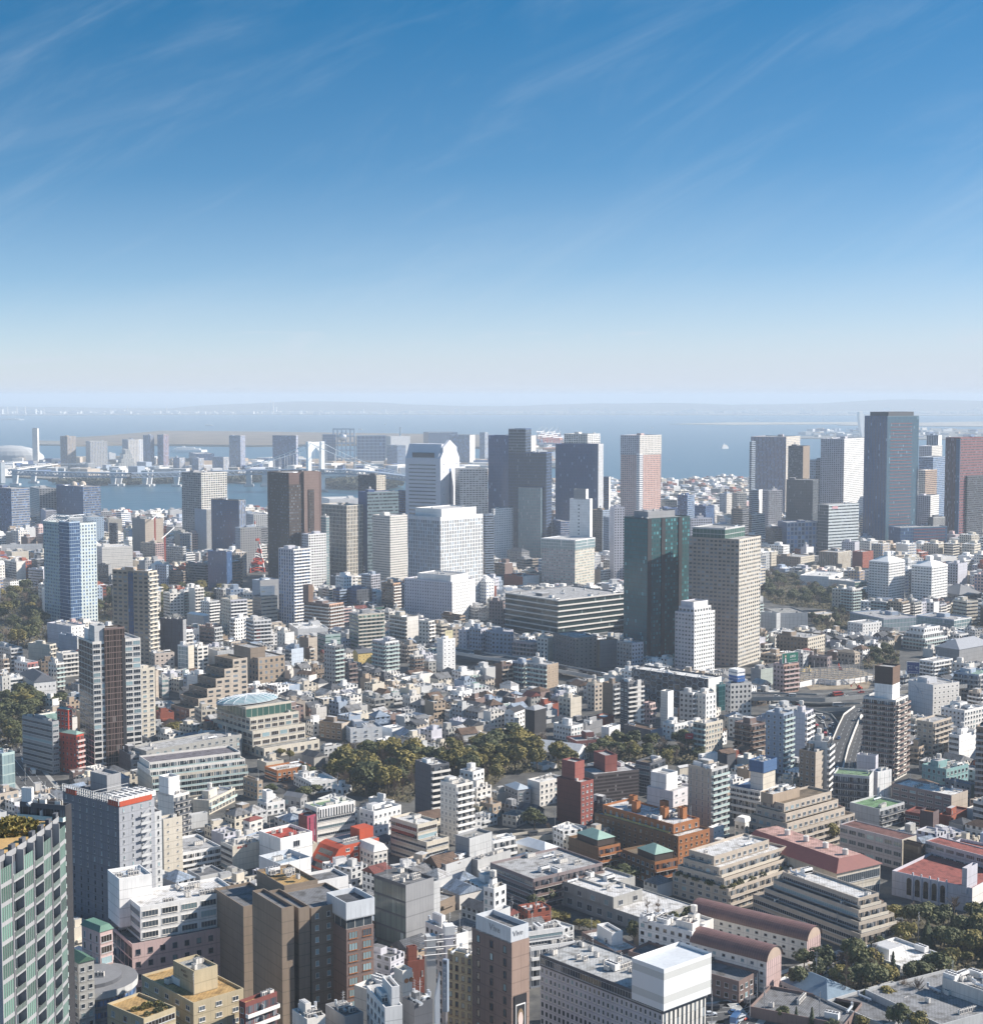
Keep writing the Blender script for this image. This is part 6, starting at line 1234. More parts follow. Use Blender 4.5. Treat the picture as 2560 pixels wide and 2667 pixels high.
b=B('A4',1390,1500,1598,560,-2700,'dark blue glass topped block between the tallest blue tower and the dark red tower',None,n=OT,w='blueg',wr='blueg',sty='rr',gl='bl',phi=50)
b=B('A4',1388,1440,1530,660,-2600,'cream and peach apartment tower right of the tallest blue glass tower',None,n=AT,w='off',wr=(.62,.45,.34),sty='bb',phi=45)
b=B('A4',1370,1480,1545,855,-2480,'grey and white office pair above the blue glass podium',None,n=OB,w='lav',wr='white',sty='gg',ww=.6,phi=50)
b=B('A4',1460,1500,1592,1020,-2330,'cream ribbed low office left of the dark red ribbed tower',None,n=OB,w='mgrey',wr='off',sty='ss',bay=2,phi=25)
b=B('A4',485,530,585,1250,-2200,'white rounded top building before the white framed square office',None,n=OB,w='lav',wr='white',sty='nn',phi=40)
b=B('A4',800,900,935,1210,-2190,'lavender white slab in front of the white striped headquarters',None,n=OB,w='lav',wr='lav',sty='gn',phi=50)
# ---------------------------------------------------------------- bridge
WHT=mat((.92,.92,.9),.5,0,.04);BLD=mat('blueg',.6)
X,Y,_=on_g(*npx('A2',536,826),True)
BR=thing('suspension_bridge','white suspension bridge with a portal tower and double deck crossing the bay','bridge',(X,Y,0),0,ref='white bridge tower',px=npx('A2',536,600))
def brl(t,x,y,z=None,Yv=None):
    p=npx(t,x,y);q=on_y(*p,Yv)if Yv else(*on_z(*p,z),z);return(q[0]-X,q[1]-Y,q[2])
ht=z_at(Y,npx('A2',0,440)[1]);w2=56*K/F*Y
m=MB()
for s_ in(-1,1):
    m.prism([(s_*w2*1.05-5,-5),(s_*w2*1.05+5,-5),(s_*w2*1.05+5,5),(s_*w2*1.05-5,5)],0,ht)
m.box(-w2,w2,-3,3,ht-14,ht-1,0,True);m.box(-w2,w2,-3,3,44,50,0,True)
for s_ in(-1,1):
    m.extr([(s_*w2-s_*3,ht-30),(s_*w2-s_*20,ht-13),(s_*w2-s_*3,ht-13)][::s_],-2.5,2.5)
m.build('tower',WHT,BR,None,R(38))
m=MB();m.box(-w2-12,w2+12,-14,14,-2,5);m.build('pier',mat('conc'),BR)
dk=[brl('A1',90,655,50),brl('A1',500,672,50),brl('A1',1000,680,52),brl('A2',0,658,54),brl('A2',300,652,56),brl('A2',536,650,57),brl('A2',800,655,55),brl('A2',1000,672,52),brl('A2',1230,700,48),brl('A2',1500,740,44)]
m=MB();t_=MB();P=[Vector(p)for p in dk]
for a,c in zip(P,P[1:]):
    d=c-a;n_=max(1,int(d.length/14));q=Vector((-d.y,d.x,0)).normalized()*13
    for zz,th in((0,2.5),(-10,2.5)):
        u=Vector((0,0,zz));v=Vector((0,0,zz-th))
        m.quad(tuple(a-q+u),tuple(c-q+u),tuple(c+q+u),tuple(a+q+u));m.quad(tuple(a-q+v),tuple(c-q+v),tuple(c-q+u),tuple(a-q+u));m.quad(tuple(c+q+v),tuple(a+q+v),tuple(a+q+u),tuple(c+q+u));m.quad(tuple(a+q+v),tuple(c+q+v),tuple(c-q+v),tuple(a-q+v))
    for k in range(n_):
        p0,p1=a+d*k/n_,a+d*(k+1)/n_
        for s_ in(-1,1):
            t_.bar(tuple(p0+s_*q+Vector((0,0,-10))),tuple((p0+p1)/2+s_*q+Vector((0,0,-2))),.8);t_.bar(tuple((p0+p1)/2+s_*q+Vector((0,0,-2))),tuple(p1+s_*q+Vector((0,0,-10))),.8)
m.build('deck',mat('blueg',.6),BR);t_.build('truss',BLD,BR)
m=MB();hm=MB()
for s_ in(-1,1):
    for i0,i1,sag in((5,9,1.25),(5,3,.35)):
        A_=Vector((s_*w2*.79,s_*w2*.6,ht-2));B_=P[i1]+Vector((s_*3,0,6));pr=None
        for k in range(25):
            f_=k/24;p=A_.lerp(B_,f_);p.z=A_.z+(B_.z-A_.z)*(1-(1-f_)**2 if sag>1 else f_**.8)
            if pr is not None:m.bar(tuple(pr),tuple(p),.9)
            if k%2 and p.z>60:hm.bar(tuple(p),(p.x,p.y,56),.35)
            pr=p
m.build('cable',WHT,BR);hm.build('hanger',WHT,BR)
for x_ in(25,148):
    q=brl('A2',x_,785,0);m=MB();m.prism([(q[0]-7,q[1]-6),(q[0]+7,q[1]-6),(q[0]+7,q[1]+6),(q[0]-7,q[1]+6)],-2,42);m.box(q[0]-12,q[0]+12,q[1]-10,q[1]+10,-2,6);m.build('pier',mat('lgrey'),BR)
for x_,y_ in((118,775),(258,758),(472,762),(870,780),(915,778),(1110,783),(1145,780),(1352,785)):
    q=brl('A1',x_,y_,0);m=MB();m.extr([(q[0]-5,4),(q[0]+5,4),(q[0]+10,42),(q[0]-8,42)],q[1]-7,q[1]+7);m.box(q[0]-13,q[0]+13,q[1]-10,q[1]+10,-2,5);m.build('pier',mat('lgrey'),BR)
def viaduct(name,l,pts,hw,z,col_,pil=60,ref=None,colp='conc',wall=1.1):
    ps=[(*on_z(*npx(*p[:3]),p[3]if len(p)>3 else z),p[3]if len(p)>3 else z)for p in pts]
    o0=ps[0];o=thing(name,l,'elevated road' if 'road' in name else 'viaduct',(o0[0],o0[1],g(o0[1])),0,ref=ref,px=npx(*pts[len(pts)//2][:3]));z0_=g(o0[1])
    P=[Vector((p[0]-o0[0],p[1]-o0[1],p[2]-z0_))for p in ps]
    m=MB();w=MB();r_=MB();acc=0
    nrm_=[]
    for i in range(len(P)):
        d=(P[min(i+1,len(P)-1)]-P[max(0,i-1)]);nrm_.append(Vector((-d.y,d.x,0)).normalized()*hw)
    Zv=lambda z:Vector((0,0,z))
    for i in range(len(P)-1):
        a,c,qa,qc=P[i],P[i+1],nrm_[i],nrm_[i+1]
        for s_ in(-1,1):
            e0,e1=a+s_*qa,c+s_*qc;i0,i1=a+s_*qa*(1-.35/hw),c+s_*qc*(1-.35/hw)
            w.quad(tuple(e0+Zv(-1.6)),tuple(e1+Zv(-1.6)),tuple(e1+Zv(wall)),tuple(e0+Zv(wall)));w.quad(tuple(i0+Zv(0)),tuple(i1),tuple(i1+Zv(wall)),tuple(i0+Zv(wall)));w.quad(tuple(e0+Zv(wall)),tuple(e1+Zv(wall)),tuple(i1+Zv(wall)),tuple(i0+Zv(wall)))
        m.quad(tuple(a-qa),tuple(c-qc),tuple(c+qc),tuple(a+qa));w.quad(tuple(a+qa+Zv(-1.6)),tuple(c+qc+Zv(-1.6)),tuple(c-qc+Zv(-1.6)),tuple(a-qa+Zv(-1.6)))
        n_=int((c-a).length/9)or 1
        for k in range(n_):
            for off in(-.33,.33):
                p0=a+(c-a)*(k/n_);p1=a+(c-a)*((k+.5)/n_);r_.quad(tuple(p0+qa*(off-.012)+Zv(.02)),tuple(p1+qa*(off-.012)+Zv(.02)),tuple(p1+qa*(off+.012)+Zv(.02)),tuple(p0+qa*(off+.012)+Zv(.02)))
        acc+=(c-a).length
        if acc>pil:
            acc=0;q_=MB();pz=c.z-1.7;q_.box(c.x-1.3,c.x+1.3,c.y-1.3,c.y+1.3,-4-z0_*0,pz-2);q_.bar(tuple(c-qc*.8+Zv(-2.7)),tuple(c+qc*.8+Zv(-2.7)),1.3);q_.build('pillar',mat(colp),o)
    m.build('carriageway',ROADM,o);w.build('side_wall',mat(col_),o);r_.build('lane_marking',LINE,o)
    return o,P,nrm_
viaduct('elevated_road','white curved approach viaduct on the island left of the bridge',[('A1',95,652,30),('A1',250,632,30),('A1',420,612,30),('A1',640,612,30)],14,30,'white',90)
# ---------------------------------------------------------------- mast, port cranes, ships, sail tower
X,Y,z0=on_g(*npx('B2',75,262));hh=z_at(Y,npx('A2',0,1050)[1])-z0
o=thing('radio_mast','red and white lattice radio mast with a round red platform','radio mast',(X,Y,z0),.4,ref='red and white mast',px=npx('A2',75,1250))
RECT.append((npx('A2',40,0)[0],npx('A2',115,0)[0],npx('A2',0,1050)[1],npx('B2',0,200)[1],Y))
mm=[mat('red',.5),mat('white',.5)]
nseg=9
for k in range(nseg):
    m=MB();z_a,z_b=hh*.82*k/nseg,hh*.82*(k+1)/nseg;ra,rb=10-8*k/nseg,10-8*(k+1)/nseg
    c4=lambda r,z:[(r*x,r*y,z)for x,y in((-1,-1),(1,-1),(1,1),(-1,1))]
    A_,B_=c4(ra,z_a),c4(rb,z_b)
    for i in range(4):m.bar(A_[i],B_[i],1.1);m.bar(A_[i],B_[(i+1)%4],.6);m.bar(A_[(i+1)%4],B_[i],.6);m.bar(B_[i],B_[(i+1)%4],.7)
    m.build('lattice_section',mm[k%2],o)
for z_ in(.62,.16):
    m=MB();r_=7 if z_>.5 else 12;m.prism([(r_*math.cos(i*.5236),r_*math.sin(i*.5236))for i in range(12)],hh*z_,hh*z_+3);m.build('platform',mm[0],o)
for k in range(3):
    m=MB();m.bar((0,0,hh*(.82+.06*k)),(0,0,hh*(.88+.06*k)),.1+1.3-.3*k,6);m.build('antenna',mm[k%2],o)
def gantry(x,y,s,l):
    X,Y,z0=on_g(*npx('A3',x,y),True);z0=5
    o=thing('port_crane',l,'crane',(X,Y,z0),.9,adj='red and white container crane',group='container cranes in the port')
    m=MB()
    for a in(-12,12):
        for c in(-10,10):m.box(a-1,a+1,c-1,c+1,0,45)
        m.box(a-1,a+1,-10,10,30,32,0,True)
    m.build('leg_frame',mat('red'),o);m=MB();m.box(-45,25,-2,2,45,49,0,True);m.bar((12,0,49),(12,0,75),1);m.bar((12,0,75),(-40,0,49),.6);m.bar((12,0,75),(25,0,49),.6);m.build('boom',mat('white'),o)
for k in range(9):gantry(380+17*k,470+(k*37%60)-30,1,None)
def ship(t,x,y,l_,h,lab,c1,c2,rz=0,n='ship'):
    X,Y,_=on_g(*npx(t,x,y),True);o=thing(n,lab,n.replace('_',' '),(X,Y,0),rz);L_=l_*K/F*Y
    w=L_*.16;H_=h*K/F*Y;m=MB()
    pl=[(-L_/2,-w*.8),(L_*.35,-w),(L_/2,0),(L_*.35,w),(-L_/2,w*.8)];m.prism(pl,-1,H_*.45);m.build('hull',mat(c1,.5),o)
    m=MB();m.box(-L_*.42,L_*.3,-w*.75,w*.75,H_*.45,H_*.75);m.box(-L_*.35,L_*.15,-w*.6,w*.6,H_*.75,H_*.92);m.build('superstructure',mat(c2,.5),o)
    m=MB();m.box(-L_*.2,-L_*.12,-w*.2,w*.2,H_*.92,H_*1.2);m.build('funnel',mat('white'),o)
ship('A3',1787,495,66,34,'white passenger ship under way alone on the open bay','white','off',.5)
ship('A1',1450,522,270,40,'long white cruise ship moored behind the island towers','white','white',.1)
ship('A1',95,276,180,14,'far pale tanker at the left edge of the bay','lgrey','lgrey',0)
ship('A1',1600,318,60,10,'small far freighter on the open bay left of centre','lgrey','white',0)
ship('A3',1225,338,24,9,'small boat drawing a wake on the bay above the pink tower','white','white',2.6,'boat')
ship('A2',760,694,40,12,'white sightseeing boat beneath the bridge deck','white','white',0,'boat')
ship('A2',1068,314,12,9,'tiny white far boat above the silver ball','white','white',0,'boat')
ship('A2',875,350,34,10,'far white boat beyond the landfill','white','white',0,'boat')
ship('A4',150,278,50,9,'far pale ship beyond the sandbar','lgrey','white',0)
ship('A4',660,279,26,8,'tiny far ship beyond the sandbar left of the sail shaped tower','white','white',0,'boat')
ship('A3',1362,580,18,6,'tiny launch on the bay right of the pink tower','white','white',0,'boat')
X,Y,Z=on_y(*npx('A4',957,262),9000);o=thing('ventilation_tower','white sail shaped tower standing in the bay beside the tallest blue glass tower','tower',(X,Y,-2),.3,px=npx('A4',955,235))
m=MB();hs_=z_at(Y,npx('A4',0,205)[1])
pr=[(14+0*k,0)for k in range(1)]
prof=[(-4,0)]+[(40-34*(k/8)**2-12,hs_*k/8)for k in range(9)]+[(-32+6,hs_*.98)]+[(-26,hs_*.75),(-18,hs_*.4)]
m.extr(prof,-12,12);m.build('sail',WHT,o)
# far industrial shore: stacks and tanks
for k,(t,x,yt)in enumerate((('A1',57,175),('A1',127,170),('A1',193,168),('A1',335,190),('A2',190,125),('A2',210,132),('A1',978,165),('A1',1274,172),('A1',845,195),('A3',1780,205),('A4',135,195))):
    X,Y,Z=on_y(*npx(t,x,yt),20500);m=MB();m.bar((0,0,-3),(0,0,Z),11,8,0,6);o=m.build('smokestack',mat('off'),None,(X,Y,0));tag(o,None,'smokestack',adj='pale smokestack on the far shore',px=npx(t,x,yt+20),group='smokestacks on the far shore')
r_=random.Random(5);m=MB()
for k in range(420):
    x=r_.uniform(-100,2700);Y=r_.uniform(19800,21500);X=(x-1280)/F*Y;s_=r_.uniform(8,60)*(1.6 if 215<x<400 else 1);m.box(X-s_,X+s_,Y,Y+50,0,r_.uniform(10,42)*(1 if r_.random()<.9 else 2))
o=m.build('far_shore_buildings',mat((.8,.8,.78)));tag(o,None,None,kind='stuff');o['label']='pale specks of tanks and works along the far shore of the bay'
# ---------------------------------------------------------------- curved glass residence tower in the left foreground
Ya=262.0;A_=on_y(*npx('C1',-55,1345),Ya);ZT=A_[2]
ph_=R(80)
o=thing('apartment_tower','curved residence tower cut by the lower left corner with green windows and open balconies','apartment tower',(A_[0],A_[1],g(Ya)),0,ref='curved residence tower',px=(60,2400))
zt=ZT-g(Ya);P=[Vector((0,0,0))];ang=R(76)
for k in range(9):
    P.append(P[-1]+Vector((math.cos(ang),math.sin(ang),0))*3.9);ang+=R(1.7)
end=on_z(*npx('C1',448,1000),ZT)
P=P[:8]
sc_=math.hypot(end[0]-A_[0],end[1]-A_[1])/P[7].length;rot=math.atan2(end[1]-A_[1],end[0]-A_[0])-math.atan2(P[7].y,P[7].x)
P=[Vector(((p.x*math.cos(rot)-p.y*math.sin(rot))*sc_,(p.x*math.sin(rot)+p.y*math.cos(rot))*sc_,0))for p in P]
nst=24;st=3.35
m=MB();fl=MB();dv=MB()
far=[Vector((-30,0,0))+p for p in reversed(P)]
m.prism([(p.x,p.y)for p in P]+[(p.x,p.y)for p in far],0,zt,0);m.build('wall',[mat('dgrey')],o)
q=MB();q.poly([(p.x,p.y,zt+.05)for p in P]+[(p.x,p.y,zt+.05)for p in far]);q.build('roof_deck',mat('deck',.8,0,.3,.5),o)
for i in range(7):
    a,b_=P[i],P[i+1];d=(b_-a);l=d.length;d.normalize();nn=Vector((d.y,-d.x,0));rz=math.atan2(d.y,d.x)
    f_=MB();f_.box(-.1,.1,-1.4,0,10,zt+.7);f_.build('fin',mat('grey',.6),o,tuple(a),rz)
    for k in range(nst):
        z_=zt-st*(k+1)-.6
        if(i%2)==0:
            key=('rw',round(l,1))
            if key not in WIN:
                w_=MB();w_.box(.18,l-.18,-1.3,0,0,.75,0,True);w_.quad((.2,-1.22,.75),(l-.2,-1.22,.75),(l-.2,-1.22,st),(.2,-1.22,st),1)
                for j in range(6):x_=.2+(l-.4)*j/5;w_.box(x_-.04,x_+.04,-1.3,-1.2,.75,st,0)
                WIN[key]=w_.data('bay_window',[mat('grey',.5),glass((.1,.17,.14),.1)])
            obj('bay_window',WIN[key],o,(a.x,a.y,z_),rz)
        else:
            key=('rb',round(l,1))
            if key not in WIN:
                w_=MB();w_.box(.18,l-.18,-1.5,0,-.1,.25,0,True);w_.box(.2,l-.2,-1.45,-1.38,.25,1.15,1)
                w_.quad((.3,-.05,.25),(l-.3,-.05,.25),(l-.3,-.05,2.6),(.3,-.05,2.6),2)
                for j in range(8):x_=.25+(l-.5)*j/7;w_.box(x_-.03,x_+.03,-1.5,-1.38,.25,1.2,0)
                w_.box(.8,1.5,-.9,-.5,.25,1.0,0)
                WIN[key]=w_.data('balcony',[mat('grey',.5),glass((.13,.17,.15),.15),glass('mid')])
            obj('balcony',WIN[key],o,(a.x,a.y,z_),rz)
    rl=MB();rl.box(.2,l-.2,-.12,0,zt+.05,zt+1.1,0);rl.box(l*.55,l*.9,-.1,.6,zt,zt+1.9,1);rl.build('roof_rail',[mat('grey',.5),mat('dgrey')],o,tuple(a),rz)
def hedge_mesh(lx,ly,h,n,sz,seed,mm):
    r=random.Random(seed);m=MB()
    for k in range(n):
        t,f_=r.uniform(0,6.283),r.uniform(.7,1);e=r.random()
        c=Vector((lx*f_*math.cos(t)*math.sqrt(1-e*e),ly*f_*math.sin(t)*math.sqrt(1-e*e),h*e*f_))
        u=Vector((r.gauss(0,1),r.gauss(0,1),r.gauss(0,.6))).normalized()*sz;v=u.cross(Vector((r.gauss(0,1),r.gauss(0,1),r.gauss(0,1)))).normalized()*sz
        m.quad(tuple(c-u),tuple(c-v),tuple(c+u),tuple(c+v))
    return m.data('foliage',[mm])
# ---------------------------------------------------------------- trees
def leafmat(a,b_):
    m,N,L,b=base_mat('foliage')
    oi=N.new('ShaderNodeObjectInfo');tc=N.new('ShaderNodeTexCoord');nz=N.new('ShaderNodeTexNoise');nz.inputs['Scale'].default_value=.45;nz.inputs['Detail'].default_value=3
    L.new(tc.outputs['Object'],nz.inputs[0])
    f=mth(N,L,'MULTIPLY_ADD',nz.outputs[0],1.5,-.45);f=mth(N,L,'ADD',f,mth(N,L,'MULTIPLY_ADD',oi.outputs['Random'],.5,-.1))
    cl=N.new('ShaderNodeClamp');L.new(f,cl.inputs[0])
    L.new(mixc(N,L,cl.outputs[0],a,b_),b.inputs['Base Color']);b.inputs['Roughness'].default_value=.75
    return m
LEAF={'evergreen_tree':leafmat((.045,.056,.022),(.125,.128,.042)),'broadleaf_tree':leafmat((.085,.085,.023),(.26,.2,.045)),'bare_tree':mat((.2,.15,.115),.9),'conifer':leafmat((.03,.045,.024),(.075,.09,.035)),'dawn_redwood':mat((.17,.11,.075),.9)}
BARK=mat((.09,.07,.055),.9)
def crown(kind,seed):
    r=random.Random(seed);m=MB()
    if kind in('evergreen_tree','broadleaf_tree'):
        lobes=[]
        for k in range(15):
            a=r.uniform(0,6.283);rr=r.uniform(.3,3.3);z=4.6+4.6*math.sqrt(max(0,1-(rr/3.9)**2))*r.uniform(.35,1);lobes.append((Vector((rr*math.cos(a),rr*math.sin(a),z)),r.uniform(1.4,2.3)))
        for k in range(1500):
            c,q=lobes[r.randrange(15)];d=Vector((r.gauss(0,1),r.gauss(0,1),r.gauss(0,1)+.25)).normalized();p=c+d*q*r.uniform(.72,1.06);p.z=max(2.4,p.z)
            n=(d+Vector((r.gauss(0,.5),r.gauss(0,.5),r.gauss(0,.5)+.3))).normalized();u=n.orthogonal().normalized()*r.uniform(.2,.46);v=n.cross(u).normalized()*r.uniform(.2,.46)
            a=r.uniform(0,3);u,v=u*math.cos(a)+v*math.sin(a),v*math.cos(a)-u*math.sin(a)
            m.quad(tuple(p-u-v),tuple(p+u-v),tuple(p+u+v),tuple(p-u+v))
    elif kind=='conifer':
        for k in range(1100):
            z=1.5+10*r.random()**1.3;q=(11.8-z)*.27*(1+.25*math.sin(z*4));a=r.uniform(0,6.283);f_=r.uniform(.55,1);p=Vector((q*f_*math.cos(a),q*f_*math.sin(a),z-f_*.6))
            u=Vector((math.cos(a),math.sin(a),-.4))*r.uniform(.3,.55);v=Vector((-math.sin(a),math.cos(a),r.uniform(-.3,.3)))*r.uniform(.2,.4);m.quad(tuple(p-u-v),tuple(p+u-v),tuple(p+u+v),tuple(p-u+v))
    else:
        cone=kind=='dawn_redwood';limbs=[]
        for k in range(46 if cone else 22):
            z=r.uniform(1.6,11)if cone else r.uniform(2.6,6);a=r.uniform(0,6.283);ln=(12-z)*.3 if cone else r.uniform(2.4,4.4);el=.35 if cone else r.uniform(.5,1.3)
            s=Vector((0,0,z));e=s+Vector((math.cos(a)*ln*math.cos(el),math.sin(a)*ln*math.cos(el),ln*math.sin(el)));m.bar(tuple(s),tuple(e),.07,3,0,.03);limbs.append((s,e))
        for k in range(1100 if cone else 1300):
            s,e=limbs[r.randrange(len(limbs))];p=s.lerp(e,r.uniform(.3,1));d=((e-s).normalized()+Vector((r.gauss(0,.7),r.gauss(0,.7),r.gauss(.25,.6)))).normalized()*r.uniform(.5,1.5);w=d.orthogonal().normalized()*.03
            m.tri(tuple(p-w),tuple(p+w),tuple(p+d))
    return m.data('crown',[LEAF[kind]])
CR={k:[crown(k,11*i+3)for i in range(4)]for k in LEAF}
tm=MB();tm.bar((0,0,-.8),(.15,0,3.2),.34,7,0,.24);tm.bar((.15,0,3.2),(-.1,.2,7.5),.24,6,0,.1)
for a in range(4):tm.bar((.1,0,2.8+.4*a),(2.1*math.cos(a*1.6),2.1*math.sin(a*1.6),5.5+.4*a),.15,5,0,.06)
TRUNK=tm.data('trunk',[BARK]);tm=MB();tm.bar((0,0,-.8),(0,0,11.6),.3,6,0,.05);TRUNK2=tm.data('trunk',[BARK])
TA=dict(evergreen_tree='dark evergreen tree',broadleaf_tree='olive yellow broadleaf tree',bare_tree='bare brown winter tree',conifer='dark pointed conifer',dawn_redwood='bare reddish cone shaped tree')
TREES=[]
def tree(X,Y,h,w,kind,zb=None):
    zb=g(Y)if zb is None else zb
    o=obj(kind,None,None,(X,Y,zb),rnd.uniform(0,6));o.empty_display_size=1
    s=h/12;sw=w/9.5;o.scale=(sw,sw,s)
    obj('trunk',TRUNK2 if kind in('conifer','dawn_redwood')else TRUNK,o);obj('crown',rnd.choice(CR[kind]),o)
    tag(o,None,'tree',adj=TA[kind],px=proj(X,Y,zb+h*.6),group=TA[kind]+'s among the buildings');TREES.append((X,Y,w/2));return o
def tr(t,x,yb,w,h,kind):
    X,Y,z=on_g(*npx(t,x,yb));s=K/F*Y;return tree(X,Y,h*s*1.03,w*s,kind)
E_,O_,B_,C_,D_='evergreen_tree','broadleaf_tree','bare_tree','conifer','dawn_redwood'
for q in(('D4',455,1090,190,250,E_),('D4',650,960,230,260,E_),('D4',510,900,180,170,E_),('D4',830,1150,190,420,D_),('D4',900,950,260,330,E_),('D4',1050,1020,180,400,D_),('D4',1090,830,190,200,E_),('D4',1190,990,130,240,C_),('D4',1380,1150,200,250,B_),('D4',1280,1120,160,220,B_),
          ('D4',1130,1170,170,150,O_),('D4',1020,1160,130,120,E_),('D4',1630,920,190,220,O_),('D4',1460,610,250,230,E_),('D4',1560,740,220,190,E_),('D4',1680,760,210,200,E_),('D4',1790,620,120,210,C_),('D4',1850,760,170,230,E_),('D4',1660,500,190,220,B_),('D4',1300,640,130,180,B_),('D4',1250,660,120,120,O_),('D4',1330,560,130,150,E_),('D4',1850,560,110,150,O_),('D4',1760,860,120,110,O_),('D4',1650,640,140,170,C_),
          ('D4',1230,1400,220,270,E_),('D4',1390,1420,190,220,O_),('D4',450,1330,90,150,C_),('D4',350,1310,130,140,E_),('D4',570,1370,110,190,C_),('D4',730,1400,140,130,E_),('D4',950,1390,130,160,O_),('D4',700,1215,70,70,E_),('D4',690,1330,110,110,B_),
          ('D4',120,1030,90,160,B_),('D4',60,1060,90,170,B_),('D3',1760,1100,120,220,B_),('D4',30,500,110,70,E_),
          ('D3',1190,760,170,430,D_),('D3',1270,740,160,400,D_),('D3',1380,690,150,260,E_),('D3',1090,740,150,250,E_),('D3',1600,500,190,200,B_),('D3',1500,540,130,130,E_),('D3',1680,480,130,170,B_),
          ('D3',430,420,230,210,E_),('D3',320,470,170,160,E_),('D3',580,300,180,130,E_),('D3',700,260,190,120,E_),('D3',1020,250,230,170,E_),('D3',900,210,130,120,E_),('D3',990,180,130,180,B_),('D3',760,620,180,110,O_),('D3',670,600,120,90,O_),('D3',460,530,170,80,O_),('D3',560,545,110,70,O_),('D3',930,660,90,80,O_),('D3',700,660,160,90,B_),('D3',830,840,150,130,E_),('D3',740,810,120,100,E_),('D3',820,690,120,90,B_),('D3',1230,280,90,60,O_),('D3',1290,800,130,90,E_),
          ('C4',715,1190,150,210,O_),('C3',330,1075,190,200,E_),('C3',440,1080,90,90,B_),('C1',1335,355,185,140,O_),('C1',1210,250,80,150,E_),('C1',260,560,130,100,E_),('C2',340,530,80,90,O_),
          ('C2',920,800,320,310,E_),('C2',690,560,110,110,E_),('C2',920,500,150,130,O_),('C2',1050,520,130,130,E_),('C2',1170,540,150,130,B_),('C2',1310,510,160,135,O_),('C2',1200,800,160,190,B_),('C2',1140,830,120,200,B_),('C2',590,700,170,170,B_),('C2',470,690,150,150,E_),('C2',640,660,150,120,E_),('C2',780,620,150,150,B_),('C2',1240,640,190,160,B_),('C2',1360,640,190,130,B_),('C2',1520,520,150,110,O_),('C2',1470,560,140,120,E_),('C2',1600,600,120,70,O_),('C2',440,820,150,100,E_),('C2',540,800,120,100,E_),('C2',310,780,130,100,B_),('C2',200,790,120,90,E_),('C2',270,500,90,70,O_),('C2',480,520,130,80,B_),
          ('C2',1700,560,220,170,E_),('C2',1800,500,180,170,O_),('C2',1850,680,130,140,B_),
          ('B1',190,1320,240,150,O_),('B1',340,1330,170,140,E_),('B1',460,1330,200,160,E_),('B1',60,1330,150,110,E_),('C1',90,250,190,170,E_),('C1',230,180,210,140,E_),('C1',70,400,150,150,O_),('C1',130,440,110,100,E_),('C1',20,300,120,150,E_),('C1',310,160,170,140,E_)):
    tr(*q)
def inpoly(x,y,ps):
    c=False
    for i in range(len(ps)):
        a,b_=ps[i],ps[i-1]
        if(a[1]>y)!=(b_[1]>y)and x<(b_[0]-a[0])*(y-a[1])/(b_[1]-a[1])+a[0]:c=not c
    return c
def in_foot(x,y,mg):
    for X,Y,p,W,Ln in FOOT:
        dx,dy=x-X,y-Y
        if dx*dx+dy*dy>40000:continue
        u,v=dx*math.cos(p)+dy*math.sin(p),-dx*math.sin(p)+dy*math.cos(p)
        if-mg<u<W+mg and-mg<v<Ln+mg:return True
    return False
PARKS=[]
UNDM=stuffmat((.07,.07,.03),(.19,.15,.085),.08)
PM=stuffmat((.05,.045,.03),(.13,.11,.07),.15)
def park(pts,n,kinds,hm,seed):
    ps=[tw(*p)[:2]for p in pts];px_=[npx(*p)for p in pts];PARKS.append((ps,px_))
    m=MB()
    m.poly([(p[0],p[1],g(p[1])+.08)for p in(ps if sum(a[0]*b[1]-b[0]*a[1]for a,b in zip(ps,ps[1:]+ps[:1]))>0 else ps[::-1])]);o=m.build('park_ground',PM);tag(o,None,None,kind='structure')
    r=random.Random(seed);xs,ys=[p[0]for p in ps],[p[1]for p in ps];k=tries=0;um=MB();A_2=abs(sum(a[0]*b[1]-b[0]*a[1]for a,b in zip(ps,ps[1:]+ps[:1])))/2
    for _ in range(int(A_2*.8)):
        x,y=r.uniform(min(xs),max(xs)),r.uniform(min(ys),max(ys))
        if inpoly(x,y,ps)and not in_foot(x,y,1.5):
            c=Vector((x,y,g(y)+r.uniform(.2,3.4)*(.6+.4*math.sin(x*.21)*math.cos(y*.17))));u=Vector((r.gauss(0,1),r.gauss(0,1),r.gauss(0,.7))).normalized()*r.uniform(.5,1);v=u.orthogonal().normalized()*r.uniform(.5,1);um.quad(tuple(c-u),tuple(c-v),tuple(c+u),tuple(c+v))
    if um.f:uo=um.build('undergrowth',UNDM);tag(uo,None,None,kind='stuff');uo['label']='brown and green undergrowth covering the ground beneath the trees'
    while k<n and tries<4000:
        tries+=1;x,y=r.uniform(min(xs),max(xs)),r.uniform(min(ys),max(ys))
        h=r.uniform(*hm)
        if not inpoly(x,y,ps)or in_foot(x,y,3)or any((x-a)**2+(y-b_)**2<(.5*(w+h*.4))**2 for a,b_,w in TREES):continue
        tree(x,y,h,h*r.uniform(.75,1.05),r.choice(kinds));k+=1
park([('C2',640,640),('C2',860,490),('C2',1450,520),('C2',1881,440),('C3',300,430),('C3',640,520),('C3',600,600),('C3',380,620),('C3',120,640),('C3',0,740),('C2',1830,760),('C2',1480,640),('C2',1260,860),('C2',700,790)],69,[E_,O_,O_,O_,B_],(13,20),1)
park([('C3',900,440),('C3',1300,420),('C3',1690,450),('C3',1600,560),('C3',1100,580),('C3',760,560)],27,[E_,E_,O_,B_],(10,15),2)
